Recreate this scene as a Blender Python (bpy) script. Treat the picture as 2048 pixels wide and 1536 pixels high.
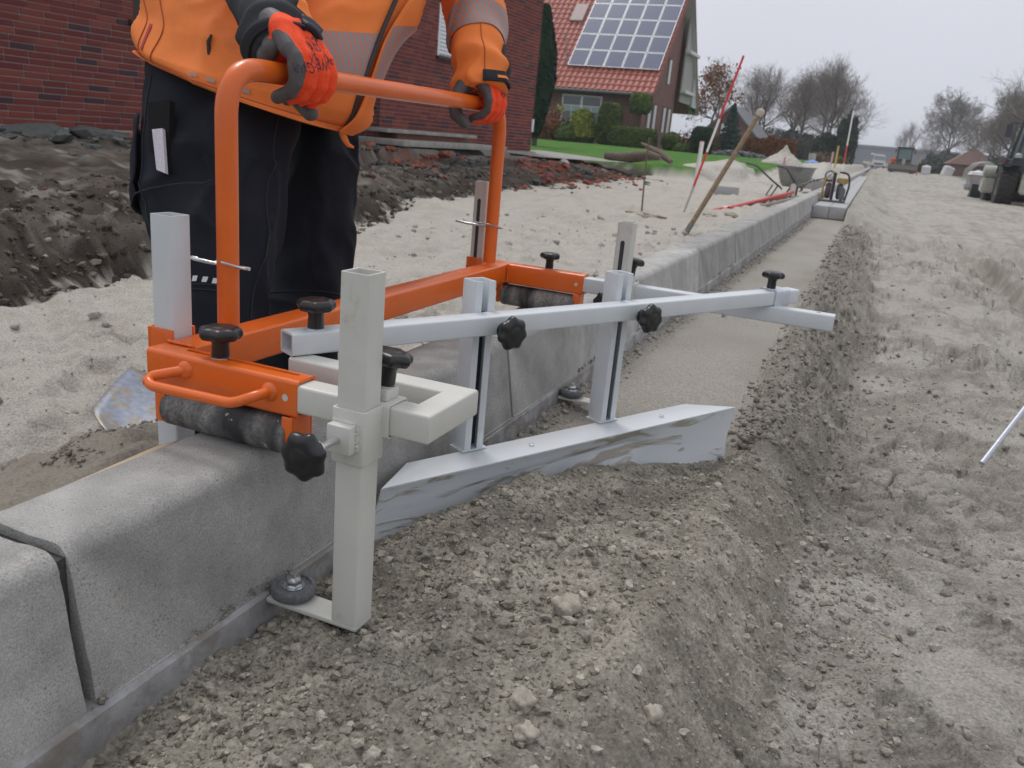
import bpy, bmesh, math, random
import numpy as np
from mathutils import Vector, Matrix
random.seed(7); rng = np.random.default_rng(7)
for o in list(bpy.data.objects): bpy.data.objects.remove(o)
S = bpy.context.scene; COL = S.collection
PI = math.pi

# ---------------------------------------------------------------- camera
F_PX, YAW, PITCH, ROLL = 1657.0, -0.3754, 0.2926, 0.0914
CAM = Vector((0.592, 0.0, 0.3852))
def cam_axes():
    cy, sy, cp, sp = math.cos(YAW), math.sin(YAW), math.cos(PITCH), math.sin(PITCH)
    f = Vector((sy*cp, cy*cp, -sp)); r = Vector((cy, -sy, 0)); u = r.cross(f)
    cr, sr = math.cos(ROLL), math.sin(ROLL)
    return cr*r + sr*u, -sr*r + cr*u, f
cd = bpy.data.cameras.new('camera'); cam = bpy.data.objects.new('camera', cd); COL.objects.link(cam)
rr_, uu_, ff_ = cam_axes()
cam.matrix_world = Matrix(((rr_.x, uu_.x, -ff_.x, CAM.x), (rr_.y, uu_.y, -ff_.y, CAM.y), (rr_.z, uu_.z, -ff_.z, CAM.z), (0, 0, 0, 1)))
cd.sensor_width = 17.3; cd.lens = 17.3*F_PX/2048; cd.clip_start = 0.02; cd.clip_end = 4000
cd.dof.use_dof = True; cd.dof.focus_distance = 1.05; cd.dof.aperture_fstop = 7.1
S.camera = cam

# ---------------------------------------------------------------- sky, sun, exposure
SUN_EL, SUN_AZ = math.radians(62), math.radians(-50)
W = bpy.data.worlds.new('World'); S.world = W; W.use_nodes = True
wn, wl = W.node_tree.nodes, W.node_tree.links
wn.clear()
sky = wn.new('ShaderNodeTexSky'); sky.sky_type = 'NISHITA'; sky.sun_disc = False
sky.sun_elevation = SUN_EL; sky.sun_rotation = SUN_AZ; sky.dust_density = 5; sky.air_density = 1.0
hs = wn.new('ShaderNodeHueSaturation'); hs.inputs['Saturation'].default_value = 0.35
wl.new(sky.outputs[0], hs.inputs['Color'])
tc = wn.new('ShaderNodeTexCoord'); sx = wn.new('ShaderNodeSeparateXYZ'); wl.new(tc.outputs['Generated'], sx.inputs[0])
cr = wn.new('ShaderNodeValToRGB'); wl.new(sx.outputs['Z'], cr.inputs[0])     # overcast: brighter towards the zenith
e = cr.color_ramp.elements
e[0].position = 0.0; e[0].color = (8.1, 8.4, 9.35, 1)
e[1].position = 1.0; e[1].color = (11.0, 11.1, 11.5, 1)
e2 = cr.color_ramp.elements.new(0.12); e2.color = (8.4, 8.65, 9.6, 1)
nz = wn.new('ShaderNodeTexNoise'); nz.inputs['Scale'].default_value = 1.6; nz.inputs['Detail'].default_value = 3
wl.new(tc.outputs['Generated'], nz.inputs['Vector'])
nm = wn.new('ShaderNodeMapRange'); nm.inputs['From Min'].default_value = .3; nm.inputs['From Max'].default_value = .7
nm.inputs['To Min'].default_value = .94; nm.inputs['To Max'].default_value = 1.05
wl.new(nz.outputs['Fac'], nm.inputs['Value'])
mu = wn.new('ShaderNodeVectorMath'); mu.operation = 'SCALE'; wl.new(cr.outputs[0], mu.inputs[0]); wl.new(nm.outputs[0], mu.inputs['Scale'])
mx = wn.new('ShaderNodeMixRGB'); mx.inputs['Fac'].default_value = 0.9
wl.new(hs.outputs[0], mx.inputs['Color1']); wl.new(mu.outputs[0], mx.inputs['Color2'])
bg = wn.new('ShaderNodeBackground'); bg.inputs['Strength'].default_value = 0.1
wl.new(mx.outputs[0], bg.inputs['Color'])
wo = wn.new('ShaderNodeOutputWorld'); wl.new(bg.outputs[0], wo.inputs['Surface'])
sd = bpy.data.lights.new('sun', 'SUN'); sd.energy = 1.5; sd.angle = math.radians(16); sd.color = (1.0, 0.97, 0.93)
so = bpy.data.objects.new('sun', sd); COL.objects.link(so)
sdir = Vector((math.sin(SUN_AZ)*math.cos(SUN_EL), math.cos(SUN_AZ)*math.cos(SUN_EL), math.sin(SUN_EL)))
so.rotation_euler = sdir.to_track_quat('Z', 'Y').to_euler()
S.view_settings.view_transform = 'Standard'; S.view_settings.look = 'None'
S.view_settings.gamma = 1; S.view_settings.exposure = -0.2; S.view_settings.use_curve_mapping = False

# ---------------------------------------------------------------- numpy noise
def _h(i, j, k, s):
    n = (i*374761393 + j*668265263 + k*2147483647 + s*1274126177) & 0xffffffff
    n = ((n ^ (n >> 13))*1274126177) & 0xffffffff
    n = ((n ^ (n >> 16))*2246822519) & 0xffffffff
    return ((n ^ (n >> 15)) & 0xffffff)/16777215.0
def vn(x, y, z=0.0, s=0):
    x, y, z = np.broadcast_arrays(np.asarray(x, float), np.asarray(y, float), np.asarray(z, float))
    i, j, k = np.floor(x).astype(np.int64), np.floor(y).astype(np.int64), np.floor(z).astype(np.int64)
    u, v, w = x-i, y-j, z-k
    u = u*u*(3-2*u); v = v*v*(3-2*v); w = w*w*(3-2*w)
    r = 0
    for a in (0, 1):
        for b in (0, 1):
            for c in (0, 1):
                if c and not z.any(): continue
                r = r + _h(i+a, j+b, k+c, s)*(u if a else 1-u)*(v if b else 1-v)*(w if c else 1-w)
    return r*2-1
def fbm(x, y, z=0.0, o=4, s=0, g=0.5):
    r, a, f = 0, 1.0, 1.0
    for q in range(o):
        r = r + a*vn(x*f, y*f, z*f if np.any(z) else 0.0, s+q*17); a *= g; f *= 2.03
    return r
def clods(x, y, cell, rmin, rmax, dens, s=0, sq=0.75):
    """height of half-buried lumps, one at most per cell"""
    gx, gy = x/cell, y/cell
    i, j = np.floor(gx).astype(np.int64), np.floor(gy).astype(np.int64)
    best = np.zeros_like(x)
    wob = 1+.28*vn(x/(rmax*.55), y/(rmax*.55), 0, s+5)
    for a in (-1, 0, 1):
        for b in (-1, 0, 1):
            ci, cj = i+a, j+b
            px = (ci+_h(ci, cj, 1, s))*cell; py = (cj+_h(ci, cj, 2, s))*cell
            q = _h(ci, cj, 3, s)
            r = (rmin+(rmax-rmin)*q*q)*wob
            on = _h(ci, cj, 4, s) < dens
            d2 = (x-px)**2+(y-py)**2
            h = np.sqrt(np.clip(r*r-d2, 0, None))*sq*on
            best = np.maximum(best, h)
    return best
def worley(x, y, cell, s=0):
    """crumb pattern: crease depth between neighbouring lumps, and a random height for each lump"""
    gx, gy = x/cell, y/cell
    i, j = np.floor(gx).astype(np.int64), np.floor(gy).astype(np.int64)
    f1 = np.full(x.shape, 9.0); f2 = f1.copy(); idv = np.zeros_like(f1)
    for a in (-1, 0, 1):
        for b in (-1, 0, 1):
            ci, cj = i+a, j+b
            d = np.hypot(ci+_h(ci, cj, 1, s)-gx, cj+_h(ci, cj, 2, s)-gy)
            q = _h(ci, cj, 5, s); c = d < f1
            f2 = np.where(c, f1, np.minimum(f2, d)); idv = np.where(c, q, idv); f1 = np.where(c, d, f1)
    return np.clip((f2-f1)*2.2, 0, 1), idv
def crumbs(x, y, cell, s, pw=3.0):
    w = cell*.30; e_, q = worley(x+w*vn(x/cell*1.7, y/cell*1.7, 0, s+1), y+w*vn(x/cell*1.7+9, y/cell*1.7, 0, s+2), cell, s)
    return np.sqrt(e_)*(.25+.75*q**pw)
def sstep(a, b, v):
    t = np.clip((v-a)/(b-a), 0, 1); return t*t*(3-2*t)

# ---------------------------------------------------------------- materials
MATS = {}
def mat(name, col, rough=0.6, metal=0.0, var=0.0, vscale=8.0, col2=None, bump=0.0, bscale=60.0, spec=0.5, detail=5, thr=None, attr=None, coat=0.0, emis=None, coords='Object', bump2=None, rvar=0.0):
    if name in MATS: return MATS[name]
    m = bpy.data.materials.new(name); m.use_nodes = True; MATS[name] = m
    n, l = m.node_tree.nodes, m.node_tree.links
    b = n['Principled BSDF']
    b.inputs['Roughness'].default_value = rough; b.inputs['Metallic'].default_value = metal
    b.inputs['Specular IOR Level'].default_value = spec
    b.inputs['Coat Weight'].default_value = coat
    b.inputs['Base Color'].default_value = (*col, 1)
    t = n.new('ShaderNodeTexCoord'); out = None
    if attr:
        at = n.new('ShaderNodeAttribute'); at.attribute_name = attr; base = at.outputs['Color']
    else: base = None
    if var or col2:
        z = n.new('ShaderNodeTexNoise'); z.inputs['Scale'].default_value = vscale; z.inputs['Detail'].default_value = detail
        z.inputs['Roughness'].default_value = .62
        l.new(t.outputs[coords], z.inputs['Vector'])
        if col2:
            r = n.new('ShaderNodeValToRGB'); l.new(z.outputs['Fac'], r.inputs[0])
            lo, hi = thr or (.38, .64)
            r.color_ramp.elements[0].position = lo; r.color_ramp.elements[1].position = hi
            r.color_ramp.elements[0].color = (*col, 1); r.color_ramp.elements[1].color = (*col2, 1)
            base = r.outputs[0]
        if var:
            v = n.new('ShaderNodeMapRange'); v.inputs['From Min'].default_value = .3; v.inputs['From Max'].default_value = .7
            v.inputs['To Min'].default_value = 1-var; v.inputs['To Max'].default_value = 1+var
            z2 = n.new('ShaderNodeTexNoise'); z2.inputs['Scale'].default_value = vscale*2.7; z2.inputs['Detail'].default_value = detail
            l.new(t.outputs[coords], z2.inputs['Vector']); l.new(z2.outputs['Fac'], v.inputs['Value'])
            sc = n.new('ShaderNodeVectorMath'); sc.operation = 'SCALE'
            if base: l.new(base, sc.inputs[0])
            else: sc.inputs[0].default_value = col
            l.new(v.outputs[0], sc.inputs['Scale']); base = sc.outputs[0]
    if base: l.new(base, b.inputs['Base Color'])
    if rvar:
        z4 = n.new('ShaderNodeTexNoise'); z4.inputs['Scale'].default_value = vscale*1.7; l.new(t.outputs[coords], z4.inputs['Vector'])
        v4 = n.new('ShaderNodeMapRange'); v4.inputs['To Min'].default_value = rough-rvar; v4.inputs['To Max'].default_value = rough+rvar
        l.new(z4.outputs['Fac'], v4.inputs['Value']); l.new(v4.outputs[0], b.inputs['Roughness'])
    if bump:
        z3 = n.new('ShaderNodeTexNoise'); z3.inputs['Scale'].default_value = bscale; z3.inputs['Detail'].default_value = 6
        z3.inputs['Roughness'].default_value = .65
        l.new(t.outputs[coords], z3.inputs['Vector'])
        bp = n.new('ShaderNodeBump'); bp.inputs['Strength'].default_value = 1.0; bp.inputs['Distance'].default_value = bump
        l.new(z3.outputs['Fac'], bp.inputs['Height']); l.new(bp.outputs[0], b.inputs['Normal'])
    if emis:
        b.inputs['Emission Color'].default_value = (*emis[0], 1); b.inputs['Emission Strength'].default_value = emis[1]
    return m

# ---------------------------------------------------------------- object helpers
def tag(o, label=None, cat=None, group=None, kind=None):
    if label: o['label'] = label
    if cat: o['category'] = cat
    if group: o['group'] = group
    if kind: o['kind'] = kind
    return o
def empty(name, loc=(0, 0, 0), label=None, cat=None, group=None, kind=None):
    o = bpy.data.objects.new(name, None); COL.objects.link(o); o.location = loc; o.empty_display_size = .1
    return tag(o, label, cat, group, kind)
def link(name, me, m=None, parent=None, smooth=None):
    if m is not None:
        for q in (m if isinstance(m, (list, tuple)) else [m]): me.materials.append(q)
    o = bpy.data.objects.new(name, me); COL.objects.link(o)
    if parent is not None:
        o.parent = parent
        # all geometry is written in world coordinates unless the parent has been placed: undo the parent's own placement
        off = Vector((0, 0, 0)); p = parent
        while p is not None: off += p.location; p = p.parent
        o.location = -off
    if smooth is not None:
        me.polygons.foreach_set('use_smooth', [True]*len(me.polygons))
        if smooth < 180: me.set_sharp_from_angle(angle=math.radians(smooth))
    return o
def np_mesh(name, V, Fq, smooth=True):
    """V (n,3), Fq (m,k) all k-gons"""
    V = np.ascontiguousarray(V, np.float32); Fq = np.ascontiguousarray(Fq, np.int32)
    me = bpy.data.meshes.new(name); me.vertices.add(len(V)); me.vertices.foreach_set('co', V.ravel())
    k = Fq.shape[1]; me.loops.add(Fq.size); me.loops.foreach_set('vertex_index', Fq.ravel())
    me.polygons.add(len(Fq)); me.polygons.foreach_set('loop_start', np.arange(0, Fq.size, k, dtype=np.int32))
    me.polygons.foreach_set('use_smooth', np.full(len(Fq), smooth)); me.update(calc_edges=True); me.validate()
    return me
class MB:
    """collects shapes into one mesh"""
    def __init__(s): s.v = []; s.f = []; s.mi = []; s.m = 0
    def add(s, vs, fs):
        b = len(s.v); s.v += [tuple(v) for v in vs]; s.f += [tuple(b+i for i in f) for f in fs]; s.mi += [s.m]*len(fs)
    def box(s, x0, x1, y0, y1, z0, z1):
        s.add([(x0, y0, z0), (x1, y0, z0), (x1, y1, z0), (x0, y1, z0), (x0, y0, z1), (x1, y0, z1), (x1, y1, z1), (x0, y1, z1)],
              [(0, 3, 2, 1), (4, 5, 6, 7), (0, 1, 5, 4), (1, 2, 6, 5), (2, 3, 7, 6), (3, 0, 4, 7)])
    def prof(s, pts, p0, p1, up=(0, 0, 1), cap=True, scale1=1.0):
        """extrude a closed 2D outline (side, up) from p0 to p1"""
        p0, p1 = Vector(p0), Vector(p1); d = (p1-p0).normalized(); sd_ = d.cross(Vector(up)).normalized(); u = sd_.cross(d)
        n = len(pts)
        vs = [p0+sd_*a+u*b for a, b in pts]+[p1+(sd_*a+u*b)*scale1 for a, b in pts]
        fs = [(i, (i+1) % n, n+(i+1) % n, n+i) for i in range(n)]
        if cap: fs += [tuple(reversed(range(n))), tuple(range(n, 2*n))]
        s.add(vs, fs)
    def rod(s, p0, p1, r0, r1=None, n=12, cap=True):
        r1 = r0 if r1 is None else r1
        p0, p1 = Vector(p0), Vector(p1); d = (p1-p0).normalized()
        a = d.orthogonal().normalized(); b = d.cross(a)
        vs = []
        for p, r in ((p0, r0), (p1, r1)):
            vs += [p+(a*math.cos(2*PI*i/n)+b*math.sin(2*PI*i/n))*r for i in range(n)]
        fs = [(i, (i+1) % n, n+(i+1) % n, n+i) for i in range(n)]
        if cap: fs += [tuple(reversed(range(n))), tuple(range(n, 2*n))]
        s.add(vs, fs)
    def tube(s, pts, r, n=12, cap=True):
        """swept tube, r may be a list"""
        P = [Vector(p) for p in pts]; R_ = r if isinstance(r, (list, tuple)) else [r]*len(P)
        T = [(P[min(i+1, len(P)-1)]-P[max(i-1, 0)]).normalized() for i in range(len(P))]
        a = T[0].orthogonal().normalized(); vs = []
        for i, p in enumerate(P):
            a = (a-T[i]*a.dot(T[i])).normalized(); b = T[i].cross(a)
            vs += [p+(a*math.cos(2*PI*k/n)+b*math.sin(2*PI*k/n))*R_[i] for k in range(n)]
        fs = [(i*n+k, i*n+(k+1) % n, (i+1)*n+(k+1) % n, (i+1)*n+k) for i in range(len(P)-1) for k in range(n)]
        if cap: fs += [tuple(reversed(range(n))), tuple(range((len(P)-1)*n, len(P)*n))]
        s.add(vs, fs)
    def lathe(s, prof_, o, ax=(0, 0, 1), n=24, fr=None):
        """profile (r, h) revolved; fr(theta, r, h)->r"""
        o = Vector(o); d = Vector(ax).normalized(); a = d.orthogonal().normalized(); b = d.cross(a)
        vs = []
        for r, h in prof_:
            for k in range(n):
                t = 2*PI*k/n; q = fr(t, r, h) if fr else r
                vs.append(o+d*h+(a*math.cos(t)+b*math.sin(t))*q)
        m = len(prof_)
        fs = [(i*n+k, i*n+(k+1) % n, (i+1)*n+(k+1) % n, (i+1)*n+k) for i in range(m-1) for k in range(n)]
        fs += [tuple(reversed(range(n))), tuple(range((m-1)*n, m*n))]
        s.add(vs, fs)
    def mesh(s, name):
        me = bpy.data.meshes.new(name); me.from_pydata(s.v, [], s.f); me.validate()
        me.polygons.foreach_set('material_index', s.mi[:len(me.polygons)]) if len(s.mi) == len(me.polygons) else None
        bm = bmesh.new(); bm.from_mesh(me); bmesh.ops.recalc_face_normals(bm, faces=bm.faces); bm.to_mesh(me); bm.free()
        return me
    def build(s, name, m, parent=None, smooth=35, bevel=0.0, seg=2):
        me = s.mesh(name)
        if bevel:
            bm = bmesh.new(); bm.from_mesh(me)
            ed = [e_ for e_ in bm.edges if len(e_.link_faces) == 2 and e_.calc_face_angle(0) > math.radians(40)]
            bmesh.ops.bevel(bm, geom=ed, offset=bevel, segments=seg, profile=.5, affect='EDGES', clamp_overlap=True)
            bm.to_mesh(me); bm.free()
        return link(name, me, m, parent, smooth)
def rrect(w, h, r, n=4):
    o = []
    for cx, cy, a0 in ((w/2-r, h/2-r, 0), (-w/2+r, h/2-r, 90), (-w/2+r, -h/2+r, 180), (w/2-r, -h/2+r, 270)):
        o += [(cx+r*math.cos(math.radians(a0+90*i/(n-1))), cy+r*math.sin(math.radians(a0+90*i/(n-1)))) for i in range(n)]
    return o
def hollow(b, p0, p1, w, h, wall=.003, r=.004, up=(0, 0, 1)):
    """hollow rounded rectangular tube, w across, h along 'up'"""
    O, I = rrect(w, h, r), rrect(w-2*wall, h-2*wall, max(r-wall, .0008))
    p0, p1 = Vector(p0), Vector(p1); d = (p1-p0).normalized(); sd_ = d.cross(Vector(up)).normalized(); u = sd_.cross(d)
    n = len(O); vs = []
    for p in (p0, p1):
        for L in (O, I): vs += [p+sd_*a+u*c for a, c in L]
    fs = []
    for i in range(n):
        j = (i+1) % n
        fs += [(i, j, 2*n+j, 2*n+i), (n+j, n+i, 3*n+i, 3*n+j), (j, i, n+i, n+j), (2*n+i, 2*n+j, 3*n+j, 3*n+i)]
    b.add(vs, fs)
def boolean(o, cutter_mb):
    cm = cutter_mb.mesh('cutter'); co = bpy.data.objects.new('cutter', cm); COL.objects.link(co)
    co.location = o.location; co.parent = o.parent
    md = o.modifiers.new('b', 'BOOLEAN'); md.operation = 'DIFFERENCE'; md.object = co; md.solver = 'EXACT'
    bpy.context.view_layer.update()
    dg = bpy.context.evaluated_depsgraph_get(); me = bpy.data.meshes.new_from_object(o.evaluated_get(dg), depsgraph=dg)
    old = o.data; o.modifiers.clear(); o.data = me
    me.polygons.foreach_set('use_smooth', [True]*len(me.polygons)); me.set_sharp_from_angle(angle=math.radians(35))
    bpy.data.objects.remove(co)
    return o
def copy_tree(o, parent=None):
    c = o.copy(); COL.objects.link(c)
    if parent is not None: c.parent = parent
    for ch in [q for q in bpy.data.objects if q.parent == o]: copy_tree(ch, c)
    return c
# ================================================================ GROUND
def ramp(v, pts):
    return np.interp(v, [p[0] for p in pts], [p[1] for p in pts])
def road_base(y, x=5.0):
    hi = ramp(y, [(-3, -.228), (1.5, -.228), (4, -.25), (10, -.32), (45, -.32), (85, .05), (125, .2), (400, .4)]); lo = np.minimum(hi, -.30)
    return lo+(hi-lo)*sstep(.7, 2.2, x)
def grid_mesh(name, xs, ys, H, colf, m):
    X, Y = np.meshgrid(xs, ys); Z = H(X, Y)
    V = np.stack([X, Y, Z], -1).reshape(-1, 3); nx, ny = len(xs), len(ys)
    I = (np.arange(ny-1)[:, None]*nx+np.arange(nx-1)[None, :]).ravel()
    me = np_mesh(name, V, np.stack([I, I+1, I+nx+1, I+nx], -1))
    c = colf(X, Y, Z).reshape(-1, 3)
    a = me.color_attributes.new('soil', 'FLOAT_COLOR', 'POINT')
    a.data.foreach_set('color', np.concatenate([c, np.ones((len(c), 1))], 1).astype(np.float32).ravel())
    o = link(name, me, m); o['kind'] = 'structure'
    return o
def spaced(a, b, d0, s0, g, p=1.0):
    o = [a]
    while o[-1] < b: o.append(o[-1]+d0*(1+g*max(0, o[-1]-s0))**p)
    return np.array(o)
SAND = np.array([.435, .410, .370]); DARK = np.array([.225, .206, .178]); SOIL = np.array([.075, .062, .052])
def mixc(a, b, t): return a*(1-t[..., None])+b*t[..., None]

BL0, BLD = np.array([.043, .931]), np.array([.458, .889])            # the blade's line on the ground
def blade_d(X, Y):
    """distance in front (+, towards the camera and road) of the blade's line"""
    return (X-BL0[0])*BLD[1]-(Y-BL0[1])*BLD[0]
def right_parts(X, Y):
    d = blade_d(X, Y)
    front = sstep(-.004, .004, d)*(X < .47)+sstep(1.75, 1.6, Y)*(X >= .47)
    front = np.clip(front, 0, 1)
    edge = .545+.03*vn(Y*3.1, 0*Y, 0, 3)+.012*vn(Y*11, 0*Y, 0, 4)-sstep(1.0, 1.9, Y)*.02-.06*sstep(.95, .45, Y)
    mound_w = np.clip((edge+.105-X)/.19, 0, 1); mound_w = mound_w*.35+.65*mound_w*mound_w*(3-2*mound_w)
    return d, front, edge, mound_w
def h_right(X, Y):
    rb = road_base(Y, X)
    d, front, edge, mw = right_parts(X, Y)
    near = np.exp(-Y/14)
    # road: ruts, footprints and crumbs
    road = rb+.012*fbm(X*3.2+Y*.5, Y*2.1, 0, 4, 11)*(1+.5*sstep(2, 12, Y))
    rg = 1-np.abs(fbm(X*5+.8*vn(X*4, Y*4, 0, 9), Y*5, 0, 3, 21)); road = road+.012*sstep(.6, 1, rg)
    for q, (cx, cy, a, L) in enumerate([(.80, .98, 2.1, .12), (.93, 1.30, 2.2, .12), (.84, 1.75, 1.9, .11), (1.15, 1.6, 2.2, .12), (1.0, 2.3, 2.0, .12), (1.3, 2.1, 2.2, .12), (.9, 2.8, .5, .12)]):
        u = (X-cx)*math.cos(a)+(Y-cy)*math.sin(a); v = -(X-cx)*math.sin(a)+(Y-cy)*math.cos(a)
        rr = np.sqrt((u/L)**2+(v/(L*.38))**2)
        road = road-(.013+.0025*np.sign(np.sin(u*230)))*sstep(1.02, .90, rr)+.009*np.exp(-((rr-1.12)/.10)**2)*(1+.6*vn(X*25, Y*25, 0, 12))
    tr = np.sin((X*.92-Y*.4+.15*vn(X*2, Y*2, 0, 8))*60)*sstep(.0, .6, vn(X*1.3+7, Y*.9, 0, 14))*.0035
    road = road+tr
    # tyre ruts running down the road
    rx = X-(.15*np.sin(Y*.35)+.1*vn(Y*.3, 0*Y, 0, 2))
    for c in (1.25, 1.75, 2.3, 2.75): road = road-.045*np.exp(-((rx-c)/.12)**4)*sstep(1.6, 4, Y)*(1+.15*np.sign(np.sin(Y*38+2*(rx-c)*20)))+.025*np.exp(-((rx-c-.2)/.07)**2)*sstep(2.0, 6, Y)
    wx, wy = X+.025*vn(X*11, Y*11, 0, 34), Y+.025*vn(X*11, Y*11, 0, 35)
    rough = (.32+.68*sstep(-.35, .3, fbm(X*2.3, Y*1.8, 0, 3, 36)))*(1+1.0*sstep(1.8, 3.5, Y)*sstep(16, 8, Y))
    plate, pid = worley(wx, wy, .13, 37)
    road = road+(.020*(pid-.5)*sstep(.0, .18, plate)-.010*sstep(.12, .0, plate))*rough
    plate2, pid2 = worley(wx+.01*vn(X*40, Y*40, 0, 46), wy, .055, 47); road = road+(.011*(pid2-.4)*sstep(0, .2, plate2)-.005*sstep(.15, 0, plate2))*np.clip(rough, 0, 1.4)*sstep(-.2, .3, vn(X*3.5, Y*3, 0, 48))
    road = road+(.016*crumbs(X, Y, .035, 31, 5)+.006*crumbs(X, Y, .014, 32, 2))*rough*(.35+.65*sstep(.1, .5, vn(X*7, Y*7, 0, 38)+.3))
    road = road+.013*fbm(X*9, Y*7, 0, 4, 39)*rough-.012*sstep(.8, 1, 1-np.abs(fbm(X*6, Y*7, 0, 3, 40)))*rough+.0025*fbm(X*30, Y*30, 0, 3, 33)
    # long wheel tracks curving away down the road
    for q in range(13):
        c0 = .95+.34*q+.12*math.sin(q*7.3); ph = q*1.7; xx_ = X-(c0+.16*np.sin(Y*.16+ph)+.06*np.sin(Y*.6+ph*2)); sg = sstep(-.35, .1, vn(Y*.12+q*3.1, 0*Y, 0, 150+q))*sstep(2.2, 5, Y)
        road = road+(-.022*np.exp(-(xx_/.055)**4)+.013*np.exp(-((np.abs(xx_)-.085)/.03)**2))*sg
    # levelled bed beside the kerb
    bed = ramp(Y, [(-1, -.203), (2, -.205), (11, -.235)])+.0012*fbm(X*16, Y*7, 0, 4, 41)+.0015*vn(X*5, Y*2, 0, 42)
    bed = bed+.012*sstep(.10, .03, X)*(1+vn(Y*7, X*9, 0, 43))*.5+clods(X, Y, .03, .001, .004, .12, 44)
    bed = bed+.006*crumbs(X, Y, .02, 45, 2)*sstep(.13, .03, X)
    # windrow of loose sand pushed to the side
    cx = .54+.05*vn(Y*.9, 0*Y, 0, 51); wd = ramp(Y, [(1.2, .14), (3, .17), (5, .2), (8, .14), (9.6, .05)])
    hgt = ramp(Y, [(1.2, .11), (2.4, .095), (4, .10), (7, .09), (9.6, .02)])
    lt = sstep(.402+.015*vn(Y*8, 0*Y, 0, 52), cx-.01, X)
    rt = sstep(cx+wd+.06*vn(Y*2.2, 0*Y, 0, 53), cx+.02, X)
    ridge = np.minimum(lt, rt)*hgt
    lump = .022*crumbs(X, Y, .055, 54, 5)+.012*crumbs(X, Y, .026, 55, 2.5)+.007*crumbs(X, Y, .0125, 57, 1.5)+.014*fbm(X*9, Y*9, 0, 4, 56)-.008
    rw = np.minimum(lt, rt)
    back = np.where(X < cx, bed, road)
    back = np.maximum(back, np.where(X < cx, bed, road)+ridge+lump*sstep(0, .35, rw)*.8) if True else back
    back = bed*(1-sstep(.41, .56, X))+road*sstep(.41, .56, X)+ridge+lump*sstep(0, .3, rw)*.75
    # gutter shoulder further down the road
    gs = sstep(9.4, 10.3, Y)
    sh = np.where(X < .40, -.235, -.115)+(-.115+.02*vn(X*3, Y, 0, 61)-0)*0
    shoulder = np.where(X < .405, rb*0-.245, rb+(-.11-rb)*sstep(1.05, .42, X)+.012*fbm(X*7, Y*5, 0, 4, 62))
    back = back*(1-gs)+shoulder*gs
    # the heap in front of the blade: crumbly loose sand
    crest = -.152+.012*vn(X*4, Y*4, 0, 71)+.008*vn(X*9, Y*9, 0, 72)
    kerbside = -.197+(crest+.197)*sstep(.03, .20, X+.05*sstep(.5, .3, Y)-.05*np.exp(-((Y-.72)/.13)**2))
    ffar = np.clip(d, 0, .5)
    bp_ = ramp(X, [(.03, -.192), (.06, -.182), (.085, -.160), (.125, -.146), (.165, -.137), (.22, -.144), (.28, -.164), (.34, -.184), (.413, -.208), (.5, -.19)])-.004
    nb = np.exp(-(np.clip(d-.02, 0, 9)/.13)**2)
    m0 = (kerbside-.010*sstep(.9, .3, Y))*(1-nb)+bp_*nb
    m = m0*mw+road*(1-mw)
    soft = sstep(.25, .42, X+.12*vn(X*4, Y*4, 0, 84))
    wx, wy = X+.006*vn(X*60, Y*60, 0, 87), Y+.006*vn(X*60, Y*60, 0, 88)
    def billow(f, sd): return np.abs(vn(wx*f, wy*f, 0, sd))
    gr_ = (.013*crumbs(wx, wy, .042, 95, 8)+.0075*crumbs(wx, wy, .019, 96, 3))*(1-.75*soft)+.0058*crumbs(wx, wy, .0115, 97, 1.5)+.003*billow(190, 98)
    gran = gr_*(1-.35*nb)+.012*fbm(X*13, Y*13, 0, 4, 85)*(1-.4*soft)*(1-.5*nb)-.007
    gran = gran+.006*fbm(X*9, Y*40, 0, 3, 99)*sstep(edge-.1, edge, X)
    gw = sstep(.0, .22, mw); m = m+gran*gw+.014*fbm(X*9, Y*3.2, 0, 3, 86)*sstep(.36, .5, X)*mw
    z = back*(1-front)+m*front
    # verge on the far side of the road
    v = sstep(5.2, 6.5, X)*sstep(8, 30, Y)
    z = z+v*.12
    far = sstep(.78, .95, X)*sstep(1.75, 1.55, Y)
    return z
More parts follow.
